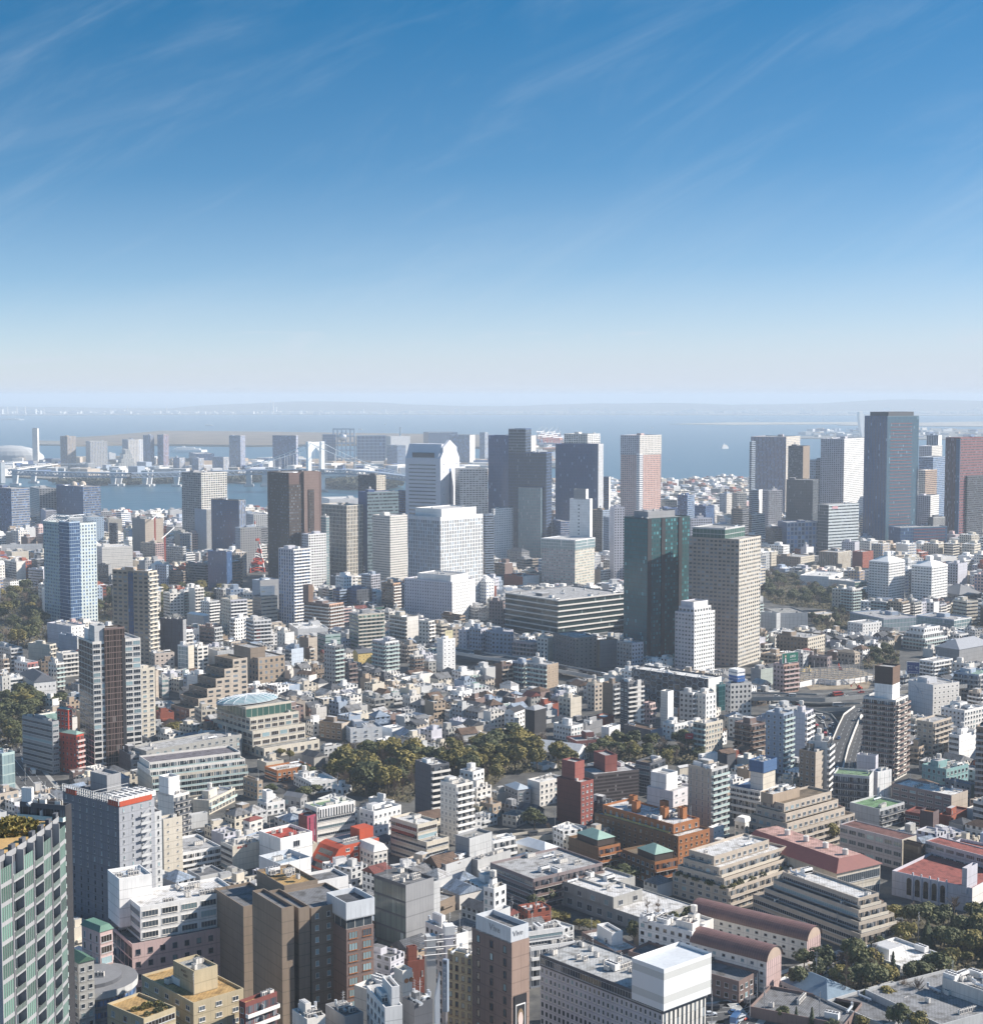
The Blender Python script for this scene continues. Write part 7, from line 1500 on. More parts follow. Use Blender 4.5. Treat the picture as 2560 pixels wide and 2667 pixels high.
park([('B1',-60,420),('B1',335,400),('B1',350,650),('B1',355,840),('B1',-60,860)],51,[E_,E_,B_,B_,O_],(13,20),3)
park([('B1',735,420),('B1',860,410),('B1',860,660),('B1',740,640)],18,[E_,B_,B_],(13,19),4)
park([('B1',1205,450),('B1',1500,420),('B1',1720,440),('B1',1700,500),('B1',1520,560),('B1',1300,600),('B1',1205,620)],33,[E_,E_,B_,O_],(11,18),5)
park([('B4',185,290),('B4',420,280),('B4',560,380),('B4',980,460),('B4',1000,540),('B4',770,560),('B4',560,540),('B4',280,510),('B4',185,440)],72,[E_,E_,B_,B_],(12,18),6)
park([('B4',560,640),('B4',780,560),('B4',870,600),('B4',840,700),('B4',620,720)],21,[E_,B_],(9,13),7)
park([('B4',960,900),('B4',1240,880),('B4',1240,1000),('B4',960,1010)],18,[E_,B_,E_],(8,12),8)
park([('B4',1560,560),('B4',1881,520),('B4',1881,660),('B4',1780,700)],15,[E_,B_],(10,14),9)
park([('D4',300,1010),('D4',900,780),('D4',1300,500),('D4',2000,520),('D4',2000,900),('D4',1580,960),('D4',1560,1200),('D4',900,1260),('D4',330,1330)],36,[E_,E_,O_,B_,C_],(8,13),10)
park([('C1',-60,60),('C1',330,60),('C1',170,430),('C1',-60,460)],21,[E_,E_,O_],(10,15),11)
# garden planting on roofs
SH=[hedge_mesh(1.6,1.6,1.8,130,.28,3,LEAF[E_]),hedge_mesh(1.5,1.3,1.5,120,.26,4,LEAF[O_])]
def shrubs(b,n,fx,fy,z,seed=1):
    r=random.Random(seed)
    for k in range(n):
        s=obj('shrub',r.choice(SH),b.o,(b.W*r.uniform(*fx),b.L*r.uniform(*fy),z),r.uniform(0,6));q=r.uniform(.5,1.1);s.scale=(q,q,q)
shrubs(b2,12,(.1,.9),(.1,.5),b2.h-.8,3)
for k in range(30):pass
shrubs(SB,26,(.0,.03),(.05,.98),SB.h-.6,4);shrubs(SB,14,(.05,.95),(.02,.1),SB.h-.6,5)
def clipped(t,pts,w,h,name,l):
    ps=[tw(t,*p)for p in pts];a,b_=Vector(ps[0]),Vector(ps[1]);mid=(a+b_)/2
    o=thing(name,l,'hedge',tuple(mid),math.atan2(b_.y-a.y,b_.x-a.x));ln=(b_-a).length/2;r=random.Random(2);m=MB()
    for k in range(900):
        f_=r.randrange(3);c=Vector((r.uniform(-ln,ln),r.uniform(-w,w)if f_==0 else(-w if f_==1 else w),h if f_==0 else r.uniform(0,h)))+Vector((r.gauss(0,.12),r.gauss(0,.12),r.gauss(0,.12)))
        u=Vector((r.gauss(0,1),r.gauss(0,1),r.gauss(0,1))).normalized()*.35;v=u.orthogonal().normalized()*.35;m.quad(tuple(c-u),tuple(c-v),tuple(c+u),tuple(c+v))
    m.build('foliage',LEAF[O_],o)
clipped('D3',[(360,470),(585,545)],1.6,3,'hedge','long clipped hedge along the wall of the low concrete villa')
m=hedge_mesh(5.5,4.2,2.8,700,.4,9,LEAF[O_])
q_=obj('hedge_mound',m,o_ if 0 else[t for t in THINGS if t[0].get('label','').startswith('curved residence')][0][0],(P[6].x-6,P[6].y-3,zt))
# ---------------------------------------------------------------- elevated roads
VIA=[]
def via(*a,**k):
    o,P_,n_=viaduct(*a,**k);VIA.append((o,P_));return o
v1=via('elevated_road','long elevated expressway on tall grey pillars crossing the middle of the city',[('B2',1500,850,32),('B2',1700,880,31),('B2',1881,912,30),('B3',200,935,30),('B3',520,1000,29),('B3',850,1062,29),('B3',1150,1110,29)],8,30,'lgrey',34,ref='elevated expressway')
v2=via('elevated_road','upper straight expressway deck passing over the junction beside the building site',[('B4',100,1215,38),('B4',330,1215,38),('B4',640,1225,38),('B4',980,1195,38),('B4',1300,1160,38),('B4',1700,1120,38)],8,38,'conc',60,ref='junction upper deck')
v3=via('elevated_road','lower straight expressway deck under the upper junction deck',[('B4',330,1290,33),('B4',640,1300,33),('B4',980,1290,33),('B4',1250,1260,33)],7,33,'conc',70)
v4=via('elevated_road','curved expressway ramp crowded with cars swinging down at the junction',[('B4',330,1255,33),('B4',540,1345,32),('C4',640,190,31),('C4',705,270,30),('C4',715,360,30),('C4',700,450,29)],7.5,32,'conc',45)
v5=via('elevated_road','inner curved ramp left of the crowded junction ramp',[('C4',330,140,32),('C4',540,180,31),('C4',610,240,30),('C4',640,330,29),('C4',630,420,28)],4.5,30,'conc',45)
v6=via('elevated_road','sunlit ramp with pale walls descending left of the brown balcony ring tower',[('C4',960,130,34),('C4',880,190,34),('C4',835,290,33),('C4',780,430,31),('C4',745,560,29),('C4',720,680,28)],5.5,32,'off',45)
v7=via('elevated_road','shaded ramp close against the brown balcony ring tower',[('C4',985,160,33),('C4',945,300,32),('C4',905,450,30),('C4',860,620,28)],4.5,32,'off',45)
v8=via('elevated_road','curved avenue wall in cream sweeping behind the grey pyramid roof house',[('C3',60,1150,25.5),('C3',250,1120,25.5),('C3',430,1095,25.5),('C3',640,1075,25.5)],5,25,'cream',900)
# ---------------------------------------------------------------- vehicles
def m_car(kind):
    m=MB();L_,w,h=dict(car=(4.4,1.75,1.45),van=(4.8,1.8,2.0),bus=(11,2.5,3.1),truck=(7.5,2.3,3.0))[kind];a=L_/2;b=w/2
    if kind=='car':
        m.extr([(-a,.3),(a,.3),(a,.75),(a*.55,.85),(-a*.95,.9),(-a,.7)],-b,b)
    else:m.box(-a,a,-b,b,.35,h,0,True)if kind!='truck' else(m.box(-a,a*.55,-b,b,.6,h,0,True),m.box(a*.6,a,-b*.95,b*.95,.4,h*.75,0,True))
    body=m
    gm=MB()
    if kind=='car':
        gm.extr([(-a*.85,.88),(a*.45,.86),(a*.15,1.4),(-a*.6,1.42)],-b*.88,b*.88,0);body.box(-a*.58,a*.13,-b*.84,b*.84,1.4,h,0)
    else:
        for s in(-1,1):gm.quad(*((-a*.9,s*(b+.01),h*.55),(a*.9,s*(b+.01),h*.55),(a*.9,s*(b+.01),h*.85),(-a*.9,s*(b+.01),h*.85))[::1 if s<0 else-1])
        gm.quad((a+.01,-b*.9,h*.5),(a+.01,b*.9,h*.5),(a+.01,b*.9,h*.8),(a+.01,-b*.9,h*.8));
    wm_=MB()
    for x in(-a*.6,a*.62):
        for s in(-1,1):
            wm_.bar((x,s*(b-.2),.33),(x,s*(b+.02),.33),.33,10)
    return body,gm.data('windows',[glass('dk')]),wm_.data('wheels',[mat('black')])
CARM={}
def car(X,Y,Z,rz,kind,c,cname,px=None,group='vehicles on the roads'):
    key=(kind,c)
    if key not in CARM:
        if kind not in CARM:CARM[kind]=m_car(kind)
        b,gl,wh=CARM[kind];CARM[key]=(b.data('body',[mat(c,.3,0,.05)]),gl,wh)
    bd,gl,wh=CARM[key]
    o=obj(kind if kind!='car' else 'parked_car' if 'parked' in group else 'car',None,None,(X,Y,Z),rz);o.empty_display_size=1
    obj('body',bd,o);obj('windows',gl,o);obj('wheels',wh,o)
    tag(o,None,kind,adj=cname+' '+kind,px=px or proj(X,Y,Z),group=group)
CC=(('white','white'),('silver','silver'),('black','black'),('dgrey','dark grey'),('red','red'),('blue','blue'),('off','pale'))
rc=random.Random(21)
def cars_on(v,n,hw,kinds=('car','car','van','truck'),group='vehicles on the roads'):
    o,P_=v;base=Vector(o.location);seg=[(P_[i],P_[i+1])for i in range(len(P_)-1)];tot=sum((b-a).length for a,b in seg);used=[]
    for k in range(n):
        for _ in range(12):
            s=rc.uniform(0,tot);lane=rc.choice((-.55,0,.5))
            if all(abs(s-u)>11 or l!=lane for u,l in used):break
        used.append((s,lane))
        for a,b in seg:
            l=(b-a).length
            if s<=l:break
            s-=l
        d=(b-a).normalized();p=base+a+d*s+Vector((-d.y,d.x,0))*hw*lane;c,cn=rc.choice(CC)
        car(p.x,p.y,p.z+.03,math.atan2(d.y,d.x)+(3.1416 if lane>0 else 0),rc.choice(kinds),c,cn,group=group)
cars_on(VIA[0],11,6,('car','van','truck','bus'));cars_on(VIA[1],12,6);cars_on(VIA[2],6,5);cars_on(VIA[3],15,5.5,('car','car','van'));cars_on(VIA[4],4,2);cars_on(VIA[5],3,4,('car',));cars_on(VIA[7],3,3,('car','van'))
for ps,n,hw in((ST[0],12,6),(ST[1],9,3),(ST[2],4,4)):
    for k in range(n):
        i=rc.randrange(len(ps)-1);f_=rc.uniform(.15,.95);a,b=ps[i],ps[i+1];X,Y=a[0]+(b[0]-a[0])*f_,a[1]+(b[1]-a[1])*f_;l=math.hypot(b[0]-a[0],b[1]-a[1]);s_=rc.choice((-.55,.5));X-=(b[1]-a[1])/l*hw*s_;Y+=(b[0]-a[0])/l*hw*s_
        c,cn=rc.choice(CC);car(X,Y,g(Y)+.2,math.atan2(b[1]-a[1],b[0]-a[0]),rc.choice(('car','car','van','truck')),c,cn)
for t,x,y in(('C1',1485,1050),('C1',1520,1085),('D4',700,930),('D4',730,945),('D4',760,935),('D4',640,950),('D4',30,1290),('D4',15,1310),('D3',200,600),('D3',235,595),('D4',600,990),('D4',560,1000),('B4',770,745),('B4',790,750),('B4',815,745),('B4',745,720)):
    X,Y,Z=tw(t,x,y);c,cn=rc.choice(CC[:5]);car(X,Y,Z+.25,rc.choice((.7,2.3)),rc.choice(('car','car','van')),c,'parked '+cn,group='parked cars')
# ---------------------------------------------------------------- signs and writing
def lettering(s,parent,loc,rot,size,c,name='lettering',align='CENTER',ext=.04):
    cu=bpy.data.curves.new(name,'FONT');cu.body=s;cu.size=size;cu.align_x=align;cu.align_y='CENTER';cu.extrude=ext;cu.resolution_u=2
    t=bpy.data.objects.new(name,cu);C.objects.link(t);dg=bpy.context.evaluated_depsgraph_get();me=bpy.data.meshes.new_from_object(t.evaluated_get(dg));bpy.data.objects.remove(t)
    me.materials.clear();me.materials.append(mat(c,.6,0,.03));o=obj(name,me,parent,loc,rot=rot);return o
RX=math.pi/2
def board(b,xa,xb,za,zb,face,l,c,r=None,n='billboard',off=.6,legs=True,back='dgrey'):
    """flat sign on the roof of building b over its face L or R, from metres along the face and heights"""
    rz=b.phi if face=='R' else b.phi-RX
    lx,ly=(xa,off)if face=='R' else(off,b.L-xa)
    X=b.X+lx*math.cos(b.phi)-ly*math.sin(b.phi);Y=b.Y+lx*math.sin(b.phi)+ly*math.cos(b.phi)
    o=thing(n,l,n.replace('_',' '),(X,Y,b.z0+za),rz,ref=r);w,h=xb-xa,zb-za
    m=MB();m.box(0,w,0,.35,0,h,0,True);m.build('panel',[mat(c,.5,0,.05)],o)
    m=MB();t=.18
    for x0,x1,z0_,z1_ in((-t,0,-t,h+t),(w,w+t,-t,h+t),(0,w,-t,0),(0,w,h,h+t)):m.box(x0,x1,-.06,.4,z0_,z1_,0,True)
    m.build('frame',mat('lgrey',.5),o)
    if legs:
        m=MB()
        for k in range(4):x_=w*(.1+.27*k);m.bar((x_,.3,-max(.5,za-b.h+1)),(x_,.3,h*.6),.1);m.bar((x_,2.2,-max(.5,za-b.h+1)),(x_,.4,h*.6),.08)
        m.build('support',mat('grey'),o)
    return o,w,h
o,w,h=board(LF,LF.W*-.05,LF.W*.98 if LF.W>9 else 10,LF.h+1,LF.h+8,'R','dark green billboard with white letters and a portrait of a man in a suit',(.0,.13,.09),'green billboard')
lettering('LIFIO',o,(w*.66,-.08,h*.6),(RX,0,0),h*.36,'white');lettering('つぎつぎつづける',o,(w*.66,-.08,h*.25),(RX,0,0),h*.12,'white')
m=MB();cx=w*.2
m.poly([(cx+h*.12*math.cos(k*.5236),-.05,h*.72+h*.16*math.sin(k*.5236))for k in range(12)]);m.build('portrait_face',mat((.5,.34,.27)),o)
m=MB();m.poly([(cx-h*.28,-.045,.1),(cx+h*.3,-.045,.1),(cx+h*.2,-.045,h*.45),(cx,-.045,h*.55),(cx-h*.2,-.045,h*.45)]);m.build('portrait_suit',mat('black'),o)
m=MB();m.poly([(cx-h*.06,-.055,.1),(cx+h*.1,-.055,.1),(cx+h*.07,-.055,h*.5),(cx-h*.05,-.055,h*.5)]);m.build('portrait_shirt',mat('white'),o)
m=MB();m.poly([(cx+h*.13*math.cos(k*.3927),-.06,h*.8+h*.1*math.sin(k*.3927))for k in range(9)]);m.build('portrait_hair',mat('black'),o)
# blue sign
X,Y,Z=on_y(*npx('B4',1300,1040),SLT.Y+4);o=thing('billboard','dark blue square billboard with white writing and a bird emblem','billboard',(X,Y,Z),R(-12),ref='dark blue billboard');s=K/F*SLT.Y;w,h=90*s,88*s
m=MB();m.box(0,w,0,.4,0,h,0,True);m.build('panel',mat((.02,.045,.2),.5),o);m=MB()
for x0,x1,z0_,z1_ in((-.3,0,-.3,h+.3),(w,w+.3,-.3,h+.3),(0,w,-.3,0),(0,w,h,h+.3)):m.box(x0,x1,-.08,.45,z0_,z1_,0,True)
m.build('frame',mat('white'),o);m=MB()
for x_ in(.2,.8):m.bar((w*x_,.5,-14),(w*x_,.5,h),.2)
m.build('support',mat('grey'),o)
lettering('麻布台から',o,(w*.33,-.06,h*.66),(RX,0,0),h*.13,'white');lettering('東京へ',o,(w*.33,-.06,h*.47),(RX,0,0),h*.13,'white');lettering('株式会社不動産',o,(w*.5,-.06,h*.16),(RX,0,0),h*.12,'white')
m=MB()
for a0,a1 in(((.62,.5),(.95,.58)),((.7,.62),(.86,.36)),((.8,.66),(.78,.36)),((.66,.48),(.9,.62))):m.bar((w*a0[0],-.06,h*a0[1]),(w*a1[0],-.06,h*a1[1]),.14)
m.build('emblem',mat('white'),o)
# company sign, two faces
X,Y,Z=on_y(*npx('B4',0,1110),MS.Y+2);s=K/F*MS.Y
o=thing('billboard','box shaped rooftop sign, white over blue, reading a company name on two faces','billboard',(X,Y,Z),R(35),ref='white and blue box sign');w,d,h=82*s,96*s,98*s
m=MB();m.box(0,w,0,d,h*.5,h,0,True);m.build('upper_panel',mat('white',.5,0,.05),o);m=MB();m.box(0,w,0,d,0,h*.5,0,True);m.build('lower_panel',mat((.03,.12,.36),.5,0,.05),o)
for rz,lx,ly,ww in((0,w/2,-.08,w),(-RX,-.08,d/2,d)):
    lettering('▲ MAINLAND',o,(lx,ly,h*.74),(RX,0,rz),ww*.155,'navy');lettering('青山メインランド',o,(lx,ly,h*.28),(RX,0,rz),ww*.118,'white')
m=MB();m.bar((w*.4,d*.5,h),(w*.4,d*.5,h+4),.15)
for k in range(12):a0,a1=k*.5236,(k+1)*.5236;m.bar((w*.4+1.3*math.cos(a0),d*.5,h+5+1.3*math.sin(a0)),(w*.4+1.3*math.cos(a1),d*.5,h+5+1.3*math.sin(a1)),.18)
m.build('ring_ornament',mat('dgrey'),o)
def plain_board(t,x0,x1,y0,y1,Y,l,c,lines,rz=20,r=None,post=6,lc='dgrey',n='billboard',tilt=0):
    X,Y,Z=on_y(*npx(t,x0,y1),Y);s=K/F*Y;o=thing(n,l,n.replace('_',' '),(X,Y,Z),R(rz),ref=r);w,h=(x1-x0)*s/max(.4,math.cos(R(rz))),(y1-y0)*s
    m=MB();m.box(0,w,0,.4,0,h,0,True);m.build('panel',mat(c,.5,0,.06),o)
    m=MB()
    for x_ in(.12,.5,.88):m.bar((w*x_,.6,-post),(w*x_,.6,h*.9),.12)
    m.build('support',mat('grey'),o)
    for(tx,fx,fz,sz,cc)in lines:lettering(tx,o,(w*fx,-.06,h*fz),(RX,0,0),h*sz,cc)
    return o
Yb=on_g(*npx('B2',120,690))[1]-1
plain_board('B2',113,216,373,445,Yb,'big white rooftop billboard with faint coloured writing above the cream banded office','white',[('ビルディング',.5,.78,.16,'blueg'),('東京',.2,.4,.2,'yellow'),('サービス',.65,.25,.14,'verd')],25,'white rooftop billboard')
plain_board('B2',1528,1585,712,818,on_g(*npx('B2',1510,1030))[1]+6,'tall pale yellow billboard on top of the slim white building',(.78,.68,.42),[('ビール',.5,.85,.12,'tan'),('新発売',.5,.1,.1,'tan')],30,'pale yellow billboard')
plain_board('B3',636,718,672,730,1560,'pale lavender billboard with grey writing standing over the dark grey office',(.6,.64,.75),[('不動産',.3,.7,.2,'blueg'),('売買・賃貸',.4,.4,.16,'blueg'),('受付',.75,.4,.2,'navy')],20,'pale lavender billboard',10)
plain_board('B3',476,532,707,752,1540,'small white faded billboard left of the pale lavender billboard','off',[('広告募集',.5,.5,.16,'beige')],20,None,5)
plain_board('C3',1484,1546,326,368,on_g(*npx('C3',1500,480))[1]-4,'red sign board with small white letters right of the white clinic',(.5,.03,.05),[('Tokyo',.5,.45,.3,'white')],10,'red sign board',8)
sg=SGN;lettering('永坂更科',sg.o,(-.08,sg.L*.5,sg.h*.86),(RX,0,-RX),min(3.2,sg.L*.22),'navy')
lb=LET;lettering('麻布十番',lb.o,(lb.W*.35,-.08,lb.h*.9),(RX,0,0),1.3,'red')
lettering('Italian Restaurant',lb.o,(lb.W*.5,-.08,lb.h*.97),(RX,0,0),.6,'purple')
q=[t for t in THINGS if t[0].get('label','').startswith('tan tiled')][0][0]
bb=[c for c in q.children if c.name.startswith('penthouse')]
b0=next(f for f in FOOT if abs(f[0]-q.location.x)<.01 and abs(f[1]-q.location.y)<.01)
zq=max(v.co.z for v in bb[0].data.vertices);lettering('SPACE',q,(.25*b0[3]-.06,.42*b0[4],zq-1.6),(RX,0,-RX),1.0,'brown');lettering('WEST',q,(.25*b0[3]-.06,.38*b0[4],zq-2.8),(RX,0,-RX),1.0,'brown')
# vertical parlour sign and silver pylon
X,Y,Z=on_y(*npx('D2',1507,1230),496);s=K/F*496;o=thing('vertical_sign','tall narrow grey sign with a column of white characters beside the orange brown building','sign',(X,Y,Z),R(-28),ref='tall narrow grey sign')
w,h=38*s*1.1,420*s;m=MB();m.box(0,w,0,1.2,0,h,0,True);m.build('panel',mat('blueg',.5),o)
for k,ch in enumerate('カラオケパセラ'):lettering(ch,o,(w*.5,-.05,h*(.84-.1*k)),(RX,0,0),w*.62,'white')
m=MB();m.poly([(w*.5+w*.32*math.cos(k*.5236),-.04,h*.94+w*.32*math.sin(k*.5236))for k in range(12)]);m.build('emblem',mat('dgrey'),o)
X,Y,Z=on_y(*npx('D2',1465,930),430);s=K/F*430;h=Z-g(430);o=thing('pylon','tall silver pylon with a slanted blade tip rising from the bottom edge','pylon',(X,Y,g(430)),R(20),ref='silver pylon')
m=MB();w=38*s;m.extr([(-w/2,0),(w/2,0),(w/2,h),(-w/2,h-7)],-.5,.5);m.build('blade',mat('silver',.4,.2),o)
m=MB()
for k in range(3):m.bar((w/2,0,h-22-2.2*k),(w/2+1.6,0,h-21.6-2.2*k),.1);m.box(w/2+1.4,w/2+2,-.3,.3,h-21.8-2.2*k,h-21.2-2.2*k)
m.build('lamp_arm',mat('off'),o)
X,Y,Z=on_y(*npx('D2',1385,660),512);s=K/F*512;o=thing('exhaust_stack','pair of square white exhaust shafts tied by pipe rings left of the tall grey sign','exhaust stack',(X,Y,g(512)),R(15));h=Z-g(512)
m=MB();m.box(0,3.2,0,3.5,0,h);m.build('shaft',mat('lgrey'),o);m=MB();m.box(6.5,9.2,0,3,0,h);m.build('shaft',mat('lav'),o);m=MB()
for z_ in(h-1,h-3.5,h-6):m.bar((-1,-.6,z_),(10.5,-.6,z_),.18);m.bar((-1,4,z_),(10.5,4,z_),.18)
m.box(6.2,9.6,-.3,3.4,h,h+3);m.build('pipe_ring',mat('white'),o)
# portrait poster on the brown pink tower, and the painted script on its crown
b=TW;za=b.h-31
m=MB();m.box(b.W*.12,b.W*.82,-.3,0,za-14,za+14,0,True);m.build('poster_panel',mat('black',.5),b.o)
m=MB()
for x0,x1,z0_,z1_ in((.2,.74,10.8,11.2),(.2,.74,-13.4,-13),(.2,.23,-13,10.8),(.71,.74,-13,10.8)):m.box(b.W*x0,b.W*x1,-.36,-.3,za+z0_,za+z1_,0,True)
m.build('poster_frame',mat('white'),b.o)
cx=b.W*.47;k5=[(cx+.14*b.W*math.cos(k*.5236),-.34,za+6+2.6*math.sin(k*.5236))for k in range(12)]
m=MB();m.poly([(cx+.17*b.W*math.cos(k*.5236),-.33,za+7+2.7*math.sin(k*.5236))for k in range(12)]);m.build('poster_hair',mat((.25,.17,.1)),b.o);m=MB();m.poly(k5);m.poly([(cx-.2*b.W,-.335,za-9),(cx+.2*b.W,-.335,za-9),(cx+.08*b.W,-.335,za+3.6),(cx-.1*b.W,-.335,za+3.6)]);m.build('poster_portrait',mat((.75,.6,.54)),b.o)
lettering('Vive',b.o,(-.08,b.L*.42,b.h+2.4),(RX,0,-RX),3.0,'grey');lettering('Vive',b.o,(b.W*.4,.02*b.L-.08,b.h+2.4),(RX,0,0),2.4,'grey')
b=HQ;m=MB();m.box(b.W*.12,b.W*.3,-.25,0,b.h-6,b.h-2.6,0,True);m.build('roof_sign',mat((.75,.4,.42)),b.o)
# bird mural on the white building
b=MU;m=MB()
for(y0,z0_,y1,z1_)in((.75,.9,.5,.75),(.5,.75,.3,.78),(.62,.8,.55,.62),(.5,.74,.4,.6)):m.bar((-.05,b.L*y0,b.h*z0_),(-.05,b.L*y1,b.h*z1_),.3,4,0,.05)
m.build('mural',mat('blueg'),b.o)
# road gantry signs, lamp posts, utility poles
def gantry_sign(t,x0,x1,y,Y,l):
    X,Y,Z=on_y(*npx(t,x0,y),Y);s=K/F*Y;w=(x1-x0)*s;o=thing('road_sign',l,'road sign',(X,Y,Z),0);m=MB();m.box(0,w,0,.2,0,2.4,0,True);m.build('panel',mat((.0,.16,.1),.4),o);m=MB();m.bar((w/2,.3,-7),(w/2,.3,2.2),.16);m.build('post',mat('lgrey'),o);lettering('出口 EXIT',o,(w/2,-.04,1.2),(RX,0,0),.9,'white')
gantry_sign('C4',682,738,346,1065,'green expressway direction sign over the crowded curved ramp');gantry_sign('C4',775,850,352,1065,'green expressway direction sign over the sunlit ramp')
pm=MB();pm.bar((0,0,0),(0,0,12),.16,7,0,.1)
for z in(10.2,11.3):pm.bar((-1,0,z),(1,0,z),.06)
pm.bar((.35,0,8.2),(.35,0,9.3),.28,8);POLE=pm.data('utility_pole',[mat('grey')])
for t,x,y in(('D4',205,1290),('D4',150,1190),('D4',605,1010),('D4',640,960),('D4',1258,740),('D4',1385,690),('D4',95,1300),('D4',630,1340),('C3',240,960),('C3',485,1075),('D3',155,560),('D3',140,620),('D3',1685,1330),('C2',705,790),('C2',1830,960),('C1',195,720),('C1',1220,330),('C1',1305,230),('C1',1420,290),('D3',345,560),('D4',760,700),('C2',480,760)):
    X,Y,Z=tw(t,x,y);o=obj('utility_pole',POLE,None,(X,Y,Z),rc.uniform(0,3));tag(o,None,'utility pole',adj='grey utility pole',px=proj(X,Y,Z+8),group='utility poles along the lanes')
# building site with scaffold, excavators and hoardings
ps=[('B4',500,1010),('B4',900,1000),('B4',1060,1060),('B4',1000,1160),('B4',560,1170),('B4',470,1090)];pp=[tw(*p)[:2]for p in ps];PARKS.append((pp,[npx(*p)for p in ps]))
m=MB();m.poly([(p[0],p[1],g(p[1])+.12)for p in(pp if sum(a[0]*c[1]-c[0]*a[1]for a,c in zip(pp,pp[1:]+pp[:1]))>0 else pp[::-1])]);o=m.build('site_ground',stuffmat((.2,.15,.1),(.34,.28,.2),.08));tag(o,None,None,kind='structure')
X,Y,Z=tw('B4',740,1090);o=thing('scaffolding','field of grey scaffold poles rising from the brown building site','scaffolding',(X,Y,Z),.3,ref='building site scaffold');m=MB()
for i in range(12):
    for j in range(7):m.bar((-30+5*i,-22+7*j,0),(-30+5*i,-22+7*j,5+4*((i*j)%3)),.26)
for j in range(7):
    for z in(3,6):m.bar((-30,-22+7*j,z),(25,-22+7*j,z),.2)
m.build('pole',mat('grey'),o)
X,Y,Z=tw('B4',740,1150);o=thing('site_fence','long bent white hoarding along the front of the building site','fence',(X,Y,Z),0);m=MB()
fp=[tw('B4',480,1150),tw('B4',620,1120),tw('B4',760,1135),tw('B4',900,1120),tw('B4',1040,1095)]
for a,c in zip(fp,fp[1:]):
    m.quad((a[0]-X,a[1]-Y,a[2]-Z),(c[0]-X,c[1]-Y,c[2]-Z),(c[0]-X,c[1]-Y,c[2]-Z+4),(a[0]-X,a[1]-Y,a[2]-Z+4));m.quad((c[0]-X,c[1]-Y+.3,c[2]-Z),(a[0]-X,a[1]-Y+.3,a[2]-Z),(a[0]-X,a[1]-Y+.3,a[2]-Z+4),(c[0]-X,c[1]-Y+.3,c[2]-Z+4));m.quad((a[0]-X,a[1]-Y,a[2]-Z+4),(c[0]-X,c[1]-Y,c[2]-Z+4),(c[0]-X,c[1]-Y+.3,c[2]-Z+4),(a[0]-X,a[1]-Y+.3,a[2]-Z+4))
m.build('panel',mat('white'),o)
def digger(t,x,y,l,c='yellow'):
    X,Y,Z=tw(t,x,y);o=thing('excavator',l,'excavator',(X,Y,Z+.1),rc.uniform(0,3));m=MB()
    for s in(-1.1,1.1):m.box(-2,2,s-.4,s+.4,0,.8)
    m.build('track',mat('black'),o);m=MB();m.box(-1.8,1.4,-1.2,1.2,.9,2);m.box(.1,1.4,-1.1,0,2,3.1);m.build('cab',mat(c),o);m=MB();m.bar((1.2,.4,1.8),(4,.4,5),.3);m.bar((4,.4,5),(6.5,.4,2.5),.25);m.box(6.1,7,0,.8,1.4,2.5);m.build('boom',mat(c),o)
digger('B4',550,1035,'yellow excavator on the left of the building site');digger('B4',500,1040,'yellow excavator at the far left edge of the building site');digger('B4',790,1020,'red digger behind the scaffold poles of the building site','red');digger('B4',935,1165,'red machine parked by the junction upper deck','red')
X,Y,Z=on_y(*npx('B4',905,1190),1130);o=thing('drill_rig','orange lattice drilling mast in front of the junction decks','drill rig',(X,Y,g(1130)),.3);hh=Z-g(1130);m=MB()
for k in range(8):
    a,c=hh*k/8,hh*(k+1)/8
    for s in((-.8,-.8),(.8,-.8),(.8,.8),(-.8,.8)):m.bar((*s,a),(*s,c),.12)
    m.bar((-.8,-.8,a),(.8,-.8,c),.08);m.bar((.8,-.8,a),(-.8,-.8,c),.08)
m.build('mast',mat('orange'),o);m=MB();m.box(-2,3,-1.5,1.5,0,2.5);m.build('cab',mat('orange'),o)
# tower crane in the waterfront haze
for q in((('A1',1185,1020,1230,2250),'red and white tower crane on the beige grey warehouse block'),(('A1',1262,1165,1260,2180),'red tower crane right of the beige grey warehouse block')):
    (t,x,y0,y1,Y),l=q;X,Y,Z=on_y(*npx(t,x,y0),Y);o=thing('tower_crane',l,'crane',(X,Y,g(Y)),1.2);hh=Z-g(Y);m=MB();m.bar((0,0,0),(0,0,hh),1.3);m.build('mast',mat('red'),o);m=MB();m.bar((-8,0,hh-3),(24,0,hh+10),.7);m.build('jib',mat('white'),o)
# ---------------------------------------------------------------- the small buildings between
rf=random.Random(99)
for t,x0,x1,y0,y1,Y in(('B3',510,860,985,1120,1300),('B2',1600,1881,860,990,1350),('B4',-10,70,1010,1110,1230),('B4',335,475,890,970,1200),('B4',490,1040,1000,1140,1290),('B4',330,1000,1180,1280,1120),('C4',560,980,60,560,1080),('B4',1290,1400,940,1050,1345),('C3',1595,1735,450,530,880),('B2',1525,1590,700,820,1250),('B2',50,245,330,640,1500),('A2',10,140,1040,1600,2100)):
    a_,b_=npx(t,x0,y0),npx(t,x1,y1);RECT.append((a_[0],b_[0],a_[1],b_[1],Y))
cells={}
def near_foot(x,y,mg):return in_foot(x,y,mg)
ROADSEG=[(ps[i],ps[i+1],hw)for ps,hw in ROADS for i in range(len(ps)-1)]
for o_,P_ in VIA:
    b_=o_.location
    for i in range(len(P_)-1):ROADSEG.append(((b_.x+P_[i].x,b_.y+P_[i].y),(b_.x+P_[i+1].x,b_.y+P_[i+1].y),9))
